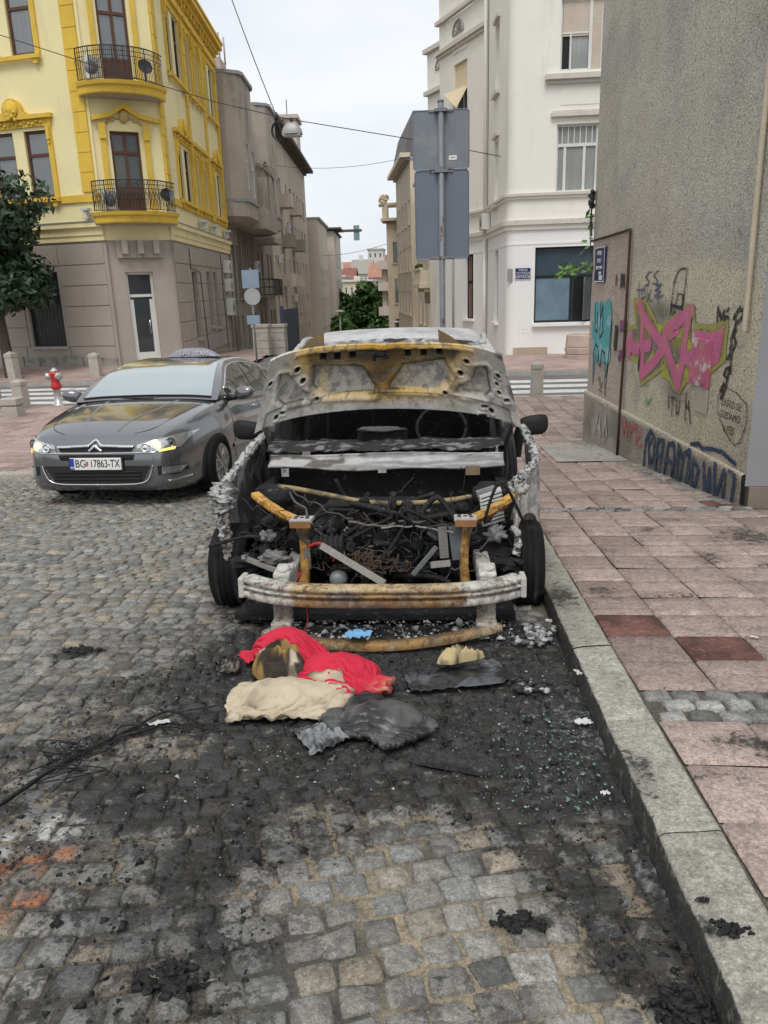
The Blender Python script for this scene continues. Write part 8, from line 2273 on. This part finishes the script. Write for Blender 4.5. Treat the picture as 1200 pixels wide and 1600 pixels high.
for k, (x, y, zc, rx, rz, lab) in enumerate([(-14.6, 104, -2.2, 4.2, 4.0, 'leafy tree at the left end of the street below the hillside houses'), (-11.3, 112, -2.6, 4.4, 3.9, 'leafy tree in the middle of the row closing the street'), (-8.6, 108, -1.0, 4.6, 4.4, 'tallest leafy tree in the row closing the street'), (-5.6, 118, -1.2, 4.4, 4.6, 'leafy tree at the right end of the row beside the stair tower'), (-12.8, 96, -4.6, 3.0, 2.8, 'lower leafy tree in front of the row at the left'), (-8.0, 97, -5.0, 3.8, 3.0, 'lower leafy tree in front of the row at the right'), (-17.5, 110, -1.6, 3.5, 4.2, 'leafy tree partly hidden by the pink house')]):
    gz = G(y); tree('street_tree', lab, (x, y, gz), 3.0, (0, 0, zc - gz, rx, rx, rz), 4200, .36, M_leafm, M_bark, 40 + k, 'trees closing the far end of the street', (0, 0), .2, 34)
# sprouting vine at the corner of the graffiti building
mb = MB(); mbl = MB(); r = random.Random(12); c0 = GF.pt(5.22, 1.0, -.05); vt = thing('vine', 'light green vine shoot sticking out past the corner of the graffiti wall', 'plant', c0)
P = smoothpath([c0 + Vector((0, 0, .35)), c0 + Vector((-.18, .05, .50)), c0 + Vector((-.36, .05, .48)), c0 + Vector((-.50, .02, .40))], 14); P2 = smoothpath([c0 + Vector((0, 0, .35)), c0 + Vector((-.08, .03, .8)), c0 + Vector((-.10, .02, 1.15))], 10)
mb.tube(P, .008, 5); mb.tube(P2, .007, 5)
for Q, n_ in ((P, 46), (P2, 22)):
    for k in range(n_):
        p = r.choice(Q) + Vector((r.gauss(0, .05), r.gauss(0, .05), r.gauss(0, .06))); a = Vector((r.gauss(0, 1), r.gauss(0, 1), r.gauss(0, .6))).normalized() * r.uniform(.04, .075); b = a.orthogonal().normalized() * a.length * .55
        mbl.add([p - a, p + b, p + a, p - b], [(0, 1, 2, 3)])
o = mb.build('stem', M_bark); o.parent = vt; o.matrix_parent_inverse = Matrix.Translation(-Vector(c0)); o = mbl.build('leaves', mat('vine_leaves', (.13, .25, .05), rough=.5, var=.3, scale=9)); o.parent = vt; o.matrix_parent_inverse = Matrix.Translation(-Vector(c0))

# ================= street furniture =================
M_conc = mat('bollard_concrete', (.40, .375, .335), rough=.9, var=.12, scale=6, fine=.12, fscale=60, bump=.4, stains=[((.25, .23, .205), 5, .55, .7, .5, None)])
def bollard(label, x, y, h=.82, w=.24, z=None, tilt=0):
    root = thing('bollard', label, 'bollard', (x, y, (G(y) + .12) if z is None else z), (0, tilt, r.uniform(-.2, .2)), 'pale stone bollards')
    mb = MB(); a = w / 2
    def ring(k, z): return [Vector((-a * k, -a * k, z)), Vector((a * k, -a * k, z)), Vector((a * k, a * k, z)), Vector((-a * k, a * k, z)), Vector((-a * k, -a * k, z))]
    mb.grid([ring(k, z) for k, z in ((1.05, -.05), (1.0, h * .76), (.88, h * .765), (.88, h * .785))]); s_ = mb.build('shaft', M_conc, root)
    mb = MB(); mb.grid([ring(k, z) for k, z in ((.88, h * .78), (1.04, h * .785), (1.04, h * .90), (.96, h * .92), (.05, h))]); mb.build('cap', M_conc, root)
    return root
bollard('stone bollard alone on the right pavement before the zebra crossing', 2.17, 17.9)
bollard('left of the two stone bollards at the near edge of the left zebra crossing', -10.75, 17.75, .80, .27)
bollard('right of the two stone bollards at the near edge of the left zebra crossing', -10.05, 17.75, .70, .26)
bollard('leaning stone bollard beside the street tree trunk', -13.05, 22.9, .85, .26, None, -.06)
bollard('stone bollard across the crossing before the grey-brown corner', -10.6, 23.2, .72, .28)
mb = MB(); 
for k, (z0, z1, w) in enumerate(((-.05, .22, .36), (.22, .25, .33), (.25, .40, .38))): mb.box(-9.45 - w / 2, -9.45 + w / 2, 16.3 - w / 2, 16.3 + w / 2, G(16.3) + .12 + z0, G(16.3) + .12 + z1)
o = tag(mb.build('low_stone_block', M_conc), 'squat stone block half hidden behind the taxi bonnet', 'stone block'); md = o.modifiers.new('b', 'BEVEL'); md.width = .02
# grey gateway pillars by the fence down the street
for k, (x, y) in enumerate(((-7.05, 30.6), (-6.6, 31.6))):
    mb = MB(); mb.box(x - .3, x + .3, y - .3, y + .3, G(y) + .05, G(y) + 1.15); mb.box(x - .34, x + .34, y - .34, y + .34, G(y) + 1.15, G(y) + 1.25)
    for q in (.35, .65, .95): mb.box(x - .315, x + .315, y - .315, y + .315, G(y) + q, G(y) + q + .02)
    tag(mb.build('stone_pillar', M_conc), ['left of the two pale stone pillars down the left pavement', 'right of the two pale stone pillars down the left pavement'][k], 'pillar', 'stone pillars down the street')
mb = MB(); mb.box(-6.7, -6.62, 33, 36.5, G(34), G(34) + 1.9); mb.box(-6.75, -6.6, 32.9, 33, G(33), G(33) + 2.0); tag(mb.build('blue_gate_panel', mat('dark_blue_metal', (.04, .055, .09), rough=.6, var=.2)), 'dark blue metal panel fence beyond the stone pillars', 'fence')
# hydrant
hy = thing('fire_hydrant', 'red fire hydrant with two silver outlets behind the taxi', 'hydrant', (-9.42, 18.3, G(18.2) + .12))
M_red = mat('hydrant_red', (.50, .022, .028), rough=.4, var=.12, scale=12, bump=.1, coat=.3); M_alu = mat('hydrant_aluminium', (.48, .48, .47), rough=.4, metal=.6, var=.15, scale=10)
mb = MB(); mb.lathe([(.14, -.1), (.14, .02), (.085, .03), (.085, .38), (.10, .39)], 18); mb.build('stand_pipe', M_alu, hy, True)
mb = MB(); mb.lathe([(.10, .38), (.125, .40), (.13, .46), (.105, .52), (.095, .62), (.13, .72), (.145, .76), (.13, .80), (.0, .80)], 20); mb.build('barrel', M_red, hy, True)
mb = MB(); mb.lathe([(.09, .80), (.10, .83), (.06, .86), (.03, .90), (0, .90)], 16); mb.build('cap', M_alu, hy, True)
for s_ in (-1, 1):
    mb = MB(); d = (s_ * .85, -.5, 0); mb.lathe([(.06, .06), (.075, .10), (.09, .12), (.09, .2), (.075, .21), (.0, .215)], 18, (0, 0, .70), d); mb.build('outlet', M_alu, hy, True)
# road sign seen from behind
rs = thing('road_sign', 'two tall grey road sign panels seen from behind on a rusty post', 'road sign', (.02, 11.0, G(11) + .12))
M_sback = mat('galvanised_sheet', (.205, .225, .26), rough=.55, metal=.25, var=.06, scale=3, fine=.04, bump=.04, stains=[((.29, .295, .30), 1.6, .50, .62, .55, None), ((.15, .17, .20), 5, .62, .75, .5, (3, 3, .3))])
M_sback2 = mat('grey_painted_sheet', (.165, .19, .235), rough=.5, metal=.2, var=.04, scale=2, bump=.03)
M_post = mat('rusty_post', (.21, .225, .245), rough=.6, metal=.3, var=.12, scale=8, bump=.15, stains=[((.10, .04, .025), 3.5, .60, .66, .9, (2, 2, .8))])
zb0 = G(11) + .12
def panel(name, x0, x1, z0, z1, m):
    mb = MB(); pts = []; c = .04
    for (cx_, cz_, a0) in ((x1 - c, z1 - c, 0), (x0 + c, z1 - c, 1.57), (x0 + c, z0 + c, 3.14), (x1 - c, z0 + c, 4.71)):
        for k in range(6): a = a0 + 1.5708 * k / 5; pts.append((cx_ + c * math.cos(a), cz_ + c * math.sin(a)))
    mb.prism(pts, (0, .045, 0), (1, 0, 0), (0, 0, 1), (0, 1, 0), .012)
    n = len(pts); 
    for i in range(n): a, b = pts[i], pts[(i + 1) % n]; mb.tube([(a[0], .045, a[1]), (b[0], .045, b[1])], .008, 5)
    return mb.build(name, m, rs)
p1 = panel('upper_panel', -.365, .365, 2.79 - zb0, 3.50 - zb0, M_sback); p2 = panel('lower_panel', -.35, .36, 1.665 - zb0, 2.775 - zb0, M_sback2)
mb = MB(); mb.tube([(0, 0, -.1), (0, 0, 1.2), (0.002, 0, 3.58 - zb0)], .04, 14); mb.lathe([(.042, 0), (.042, .03), (0, .035)], 14, (0, 0, 3.58 - zb0)); mb.build('post', M_post, rs, True)
for z in (3.49, 2.80, 2.765, 1.68):
    mb = MB(); mb.box(-.085, .085, -.045, .044, z - zb0 - .018, z - zb0 + .018); mb.box(-.16, .16, .03, .0445, z - zb0 - .012, z - zb0 + .012); mb.build('clamp', M_post, rs)
mb = MB(); mb.box(.10, .205, .040, .0445, 2.90 - zb0, 2.955 - zb0); lb = mb.build('maker_label', M_sgw, p1); mb = MB(); mb.box(.125, .18, .0395, .0402, 2.925 - zb0, 2.932 - zb0); mb.build('print_line', M_ink, lb)
# sign post across the street on the left
ls = thing('sign_post', 'thin post with a pale blue square sign and a round sign backs across the crossing', 'road sign', (-5.75, 24.0, G(24) + .1)); M_pbl = mat('pale_blue_sign', (.22, .28, .35), rough=.5, var=.08, scale=4); M_pgr = mat('pale_grey_sign', (.33, .335, .34), rough=.5, var=.08)
z0 = G(24) + .1
mb = MB(); mb.tube([(0, 0, -.1), (0, 0, 2.0 - z0)], .03, 8); mb.build('post', M_post, ls, True)
mb = MB(); mb.box(-.26, .26, -.05, -.035, 1.42 - z0, 1.95 - z0); mb.build('square_sign', M_pbl, ls); mb = MB(); mb.lathe([(0, 0), (.25, 0), (.25, .015), (0, .015)], 28, (.02, -.05, 1.17 - z0), (0, 1, 0)); mb.build('round_sign', M_pgr, ls)
mb = MB(); mb.box(-.2, .2, -.05, -.035, .35 - z0, .62 - z0); mb.build('small_sign', M_pbl, ls)
# concrete planter on the far right pavement
pl = thing('concrete_planter', 'pinkish concrete planter below the shop window', 'planter', (4.35, 24.6, G(24.6) + .12)); mb = MB()
def oct_(k, z): return [Vector((k * math.cos(a + .39), k * math.sin(a + .39), z)) for a in np.linspace(0, 2 * math.pi, 9)]
mb.grid([oct_(k, z) for k, z in ((.52, -.05), (.54, .12), (.50, .14), (.54, .16), (.56, .32), (.51, .35), (.54, .37), (.50, .70), (.44, .72), (.42, .60), (0, .58))]); mb.build('bowl', mat('pink_concrete', (.48, .38, .32), rough=.9, var=.12, scale=4, bump=.3), pl)
# cables over the crossing and the hanging lamp
def sag(a, b, s_, n=24): a = Vector(a); b = Vector(b); return [a.lerp(b, i / (n - 1)) - Vector((0, 0, s_ * 4 * (i / (n - 1)) * (1 - i / (n - 1)))) for i in range(n)]
M_wire = mat('black_cable', (.03, .03, .032), rough=.6, bump=0)
def cable(label, pts, r_): mb = MB(); mb.tube(pts, r_, 5); return tag(mb.build('overhead_cable', M_wire, None, True), label, 'cable', 'overhead cables')
A_ = Vector((-13.4, 24, 8.95)); B_ = Vector((1.75, 30.2, 5.3))
cable('overhead cable slung from the yellow facade across the crossing to the white building', [Vector((-13.4, 24.6, 8.95)), Vector((-10.0, 24.2, 7.74)), Vector((-6.32, 24, 6.54)), Vector((-4.3, 24, 6.02)), Vector((-.85, 24.6, 5.45)), Vector((1.9, 26.3, 5.12))], .012)
cable('overhead cable dropping steeply from the top of the picture to the hanging lamp', sag((-6.35, 24, 11.2), (-4.62, 24, 6.05), .15), .014)
cable('thin overhead cable spanning the street beyond the lamp', sag((-10.9, 52, 9.0), (-.4, 44, 8.1), .5), .012)
cable('lower overhead cable far down the street', sag((-14.2, 88, 4.9), (-3.2, 84, 6.4), .6), .02)
cable('cable hanging from the beige apartments to the pink house', sag((-12.4, 62, 5.8), (-15.6, 100, 2.2), 1.4), .02)
hl = thing('hanging_lamp', 'grey hood-shaped street lamp hanging from a cable over the crossing', 'street lamp', (-4.22, 24, 5.55))
mb = MB(); P = []
for i in range(9):
    t = i / 8; kx = .30 * (1 - .55 * t ** 2.2); ky = .20 * (1 - .5 * t ** 2.2); z = .06 + .30 * t
    P.append([Vector((kx * math.copysign(abs(math.cos(a)) ** .7, math.cos(a)), ky * math.copysign(abs(math.sin(a)) ** .7, math.sin(a)), z)) for a in np.linspace(0, 2 * math.pi, 25)])
P.append([Vector((0, 0, .38))] * 25); mb.grid(P); mb.build('hood', mat('lamp_hood', (.33, .33, .32), rough=.5, metal=.3, var=.1), hl, True)
mb = MB(); mb.box(-.27, .27, -.17, .17, .0, .06); o = mb.build('diffuser', mat('lamp_diffuser', (.50, .50, .46), rough=.3, var=.1), hl); md = o.modifiers.new('b', 'BEVEL'); md.width = .03
mb = MB(); mb.tube([(0, 0, .38), (0, 0, .50)], .03, 6); mb.tube([(-.06, 0, .44), (.06, 0, .44)], .02, 5); mb.build('hanger', M_iron, hl)
mb = MB()
for k in range(3): c = Vector((-4.62 + .04 * k, 24, 5.72)); mb.tube([c + Vector(((.20 + .02 * k) * math.cos(a), .02 * k, (.25 + .02 * k) * math.sin(a))) for a in np.linspace(0, 6.283, 28)], .012, 5)
mb.tube([(-4.62, 24, 6.0), (-4.45, 24, 5.45)], .015, 5); tag(mb.build('cable_coil', M_wire), 'coil of spare cable hung beside the hanging lamp', 'cable coil')
# street lamps down the hill
for k, (x, y, z1) in enumerate(((-7.95, 62, -.4), (-3.9, 68, -1.6))):
    lp_ = thing('street_lamp', ['pale street lamp post before the trees on the left', 'small street lamp by the tan house on the right'][k], 'street lamp', (x, y, G(y)), group='street lamps down the hill'); h_ = z1 - G(y)
    mb = MB(); mb.tube([(0, 0, 0), (0, 0, h_)], .07, 8); mb.build('post', M_pgr, lp_, True); mb = MB(); mb.lathe([(0, .12), (.2, .1), (.42, .02), (.44, -.02), (.1, -.04)], 18, (0, 0, h_)); mb.build('lamp_head', M_pgr, lp_, True)
# ================= things lying on the ground =================
def mound(name, outline, H, m, parent=None, seed=1, folds=(5., 9., .035), pw=2.2, z0=.018, nr=34, na=110, colf=None, sharp=.7, ang=0., edge=.012):
    if name not in ('melted_car_mat', 'scorched_foam', 'ash_strip'): outline = [(-.47 + (a + .47) * .86, 2.80 + (b - 2.80) * .86) for a, b in outline]
    P = [Vector((a, b, 0)) for a, b in outline]; cx = sum(p.x for p in P) / len(P); cy = sum(p.y for p in P) / len(P)
    Q = smoothpath(P + [P[0]], na + 1)[:-1]; V = []
    ca, sa = math.cos(ang), math.sin(ang)
    for i in range(nr):
        q = i / (nr - 1)
        for k in range(na):
            x = cx + (Q[k].x - cx) * q; y = cy + (Q[k].y - cy) * q; V.append((x, y, q))
    V = np.array(V); x, y, q = V[:, 0], V[:, 1], V[:, 2]
    u = (x * ca + y * sa); v = (-x * sa + y * ca)
    wv = fbm(x * 5, y * 5, seed + 7) * .35
    rd = 1 - np.abs(2 * fbm(u * folds[0] + wv * 2, v * folds[1] + wv * 2, seed, 3) - 1); rd = rd * .65 + .35 * (1 - np.abs(2 * fbm(u * folds[0] * 2.3 + wv * 4, v * folds[1] * 2.3, seed + 9, 2) - 1))
    rd = .55 + (rd - .62) * 2.0
    h = H * (1 - q ** pw) ** sharp * (.65 + .7 * fbm(x * 4, y * 4, seed + 3)) + folds[2] * (rd - .55) * (1 - q ** 6) * 1.6 + .3 * folds[2] * (fbm(x * 26, y * 26, seed + 5) - .5)
    h = np.maximum(h, 0) + edge * (1 - q ** 12)
    W = np.stack([x, y, Gn(y) + z0 + h], -1)
    F = []
    i = np.arange(nr - 1)[:, None]; k = np.arange(na)[None]; k2 = (k + 1) % na
    F = np.stack([i * na + k, i * na + k2, (i + 1) * na + k2, (i + 1) * na + k], -1).reshape(-1, 4)[:, ::-1]
    C = colf(x, y, q, h) if colf else np.ones((len(x), 3))
    return npmesh(name, W, F, m, parent, True, C)
def solid(c): return lambda x, y, q, h: np.tile(np.array(c), (len(x), 1))
# burnt padding between them
def padc(x, y, q, h):
    n = fbm(x * 13, y * 13, 41); c = mixc(np.tile(np.array([.46, .40, .30]), (len(x), 1)), np.array([.035, .028, .022]), sstep(.47, .55, n)); return mixc(c, np.array([.42, .26, .08]), sstep(.56, .62, fbm(x * 9, y * 9, 43)) * .7)
pd = mound('burnt_padding', [(-.88, 2.92), (-.86, 3.02), (-.76, 3.10), (-.66, 3.06), (-.60, 2.94), (-.58, 2.82), (-.68, 2.80), (-.80, 2.82)], .10, M_cloth, None, 51, (10, 14, .045), 1.8, .03, 34, 100, padc, .6)
tag(pd, 'blackened and browned lump of padding between jacket and cushion', 'padding')
fo = mound('scorched_foam', [(-.02, 2.93), (.04, 2.98), (.12, 2.99), (.17, 2.97), (.13, 2.93), (.08, 2.91), (.03, 2.88), (-.03, 2.89)], .035, M_cloth, None, 101, (20, 20, .02), 2.5, .085, 24, 70, burn((.46, .37, .20), (.06, .045, .03), 103, .50, .60), .7)
tag(fo, 'small piece of yellowish foam lying on the melted mat', 'foam piece')
st_ = mound('ash_strip', [(-.10, 2.27), (.16, 2.20), (.17, 2.13), (.12, 2.12), (-.12, 2.20)], .016, M_char, None, 121, (14, 20, .015), 4, .02, 16, 90, lambda x, y, q, h: mixc(np.tile(np.array([.10, .10, .10]), (len(x), 1)), np.array([.25, .25, .245]), sstep(.45, .6, fbm(x * 18, y * 18, 123))), .5)
tag(st_, 'flat grey strip of burnt trim pointing right of the foam slab', 'trim strip')
def paper(name, label, x, y, w, l, ang, col, seed, cat='paper scrap', lift=.03, group=None, crumple=.012):
    P = []; n = 9
    for i in range(n):
        row = []
        for j in range(n):
            a = (i / (n - 1) - .5) * w; b = (j / (n - 1) - .5) * l; a += .12 * w * (float(vnoise(j * .9, seed)) - .5) * 2; b += .12 * l * (float(vnoise(i * .9, seed + 5)) - .5) * 2
            X = x + a * math.cos(ang) - b * math.sin(ang); Y = y + a * math.sin(ang) + b * math.cos(ang)
            row.append((X, Y, G(Y) + lift + crumple * 2 * float(fbm(i * .7 + seed, j * .7, seed))))
        P.append(row)
    mb = MB(); mb.grid(P, tuple(col)); o = mb.build(name, M_cloth, None, True, True); return tag(o, label, cat, group)
pb = paper('blue_wrapper', 'light blue wrapper scrap beside the red jacket', -.395, 3.20, .10, .075, -.4, (.16, .36, .58), 3, 'wrapper', .075, None, .03)
paper('white_shard', 'bright white shard lying near the kerb on the black residue', .49, 2.46, .055, .04, .4, (.55, .55, .54), 5, 'shard', .035)
paper('white_shard', 'oval white shard at the end of the burnt wires', -1.045, 2.41, .075, .028, .35, (.48, .48, .46), 6, 'shard', .035)
paper('paper_scrap', 'pale scrap stuck against the kerb edge', .525, 2.78, .02, .045, .3, (.52, .50, .46), 7, 'paper scrap', .09)
paper('paper_scrap', 'small white scrap on the residue close to the kerb', .47, 1.98, .022, .02, .3, (.6, .6, .6), 8, 'paper scrap', .045)
paper('cigarette_end', 'white cigarette end on a dark brown slab', 1.32, 3.10, .012, .035, .9, (.6, .6, .58), 9, 'cigarette end', .128, None, .004)
mb = MB(); rr = random.Random(31)
for k in range(60):
    p = Vector((.44 + rr.gauss(0, .035), 3.37 + rr.gauss(0, .07), 0)); p.x += (p.y - 3.37) * .3; p.z = G(p.y) + .03 + abs(rr.gauss(0, .014)); g = rr.choice([.5, .4, .3, .12])
    mb.blob(p, (rr.uniform(.008, .02), rr.uniform(.008, .02), rr.uniform(.006, .014)), k, 7, 5, .6, (g, g, g))
tag(mb.build('ash_heap', M_ash, None, True, True), 'small crumbly heap of white ash beside the right front tyre', 'ash heap')
mb = MB(); rr = random.Random(35)
for k in range(30): p = Vector((.34 + rr.gauss(0, .03), 2.78 + rr.gauss(0, .035), 0)); p.z = G(p.y) + .035; g = rr.choice([.42, .2, .05, .03]); mb.blob(p, (rr.uniform(.006, .02), rr.uniform(.006, .014), .008), k, 7, 5, .6, (g, g, g))
tag(mb.build('ash_heap', M_ash, None, True, True), 'smaller ash heap on the residue between mat and kerb', 'ash heap')
# burnt wiring loom on the left
r = random.Random(44); mb = MB()
base = [(-1.36, 1.80), (-1.31, 2.0), (-1.27, 2.16), (-1.20, 2.28), (-1.10, 2.38), (-1.0, 2.43), (-.86, 2.44)]
for k in range(11):
    P = []
    for i, (x, y) in enumerate(base):
        f = max(0, (i - 1.5)) * .012; P.append(Vector((x + r.gauss(0, .004 + f), y + r.gauss(0, .004 + f), G(y) + .030 + abs(r.gauss(0, .008)))))
    n_ = 7 if k < 3 else r.randint(4, 7); P = P[:n_] if k < 4 else P[2:max(5, n_)]
    mb.tube(smoothpath(P, 40), .0055 if k < 2 else r.uniform(.0018, .0035), 6)
for k in range(14):
    c = Vector((-1.27 + r.gauss(0, .05), 2.2 + r.gauss(0, .05), 0)); P = [c + Vector((r.gauss(0, .05), r.gauss(0, .05), 0)) for _ in range(4)]
    for p in P: p.z = G(p.y) + .03 + abs(r.gauss(0, .012))
    mb.tube(smoothpath(P, 16), .0025, 5)
tag(mb.build('burnt_wiring_loom', M_blk, None, True), 'burnt black wiring loom trailing across the cobbles at the left', 'wiring loom')
for k, (x, y, s_) in enumerate(((.16, 1.48, .035), (.205, 1.47, .014), (-.60, 1.26, .05), (.48, 1.24, .05), (.60, 1.37, .022), (.575, 1.46, .009), (-1.70, 3.18, .05))):
    mb = MB(); rr = random.Random(90 + k)
    for q in range(70): p = Vector((x + rr.gauss(0, s_ * .7), y + rr.gauss(0, s_ * .5), 0)); g_ = rr.uniform(.05, .26) * s_; p.z = G(p.y) + (.112 if x > .55 else .016) + abs(rr.gauss(0, s_ * .10)); mb.blob(p, (g_ * 1.2, g_, g_ * .7), q, 7, 5, .8)
    tag(mb.build('char_clump', M_cr1, None, True), ['black char clump on the clean cobbles right of the middle foreground', 'tiny black crumb next to the char clump in the foreground', 'black char clump at the lower left end of the black trail', 'black char clump at the bottom right by the kerb', 'black char smear on top of the nearest kerb stone', 'tiny black crumb on the nearest kerb stone', 'black char patch on the cobbles left of the wreck'][k], 'char clump', 'clumps of black char')
# ---- parts of buildings are modelled in place: keep them there under their roots ----
bpy.context.view_layer.update()
for o in list(SC.objects):
    if o.parent is None and o.type == 'EMPTY' and o.get('category') in ('building', 'house') :
        inv = o.matrix_world.inverted()
        for c in o.children: c.matrix_parent_inverse = inv

# ---- separate pieces become parts of their own ----
import bmesh
def split_loose(o, keep=1):
    bm = bmesh.new(); bm.from_mesh(o.data); bm.verts.ensure_lookup_table(); comp = [-1] * len(bm.verts); k = 0
    for v in bm.verts:
        if comp[v.index] >= 0: continue
        st = [v]; comp[v.index] = k
        while st:
            q = st.pop()
            for e in q.link_edges:
                w = e.other_vert(q)
                if comp[w.index] < 0: comp[w.index] = k; st.append(w)
        k += 1
    if k > 1:
        for c in range(k):
            b2 = bm.copy(); b2.verts.ensure_lookup_table()
            bmesh.ops.delete(b2, geom=[b2.verts[i] for i in range(len(comp)) if comp[i] != c], context='VERTS')
            me = o.data if c == 0 else bpy.data.meshes.new(o.data.name)
            if c: me.materials.append(o.data.materials[0])
            b2.to_mesh(me); b2.free()
            if c: n = o.copy(); n.data = me; COL.objects.link(n)
    bm.free()
SPLIT = ('sunk_panel', 'loose_bracket', 'red_cable', 'seat_frame', 'bay_cornice', 'open_sash', 'pier', 'console_bracket', 'window_hood', 'bay_ledge')
for o in list(SC.objects):
    if o.type == 'MESH' and o.name.split('.')[0] in SPLIT: split_loose(o)
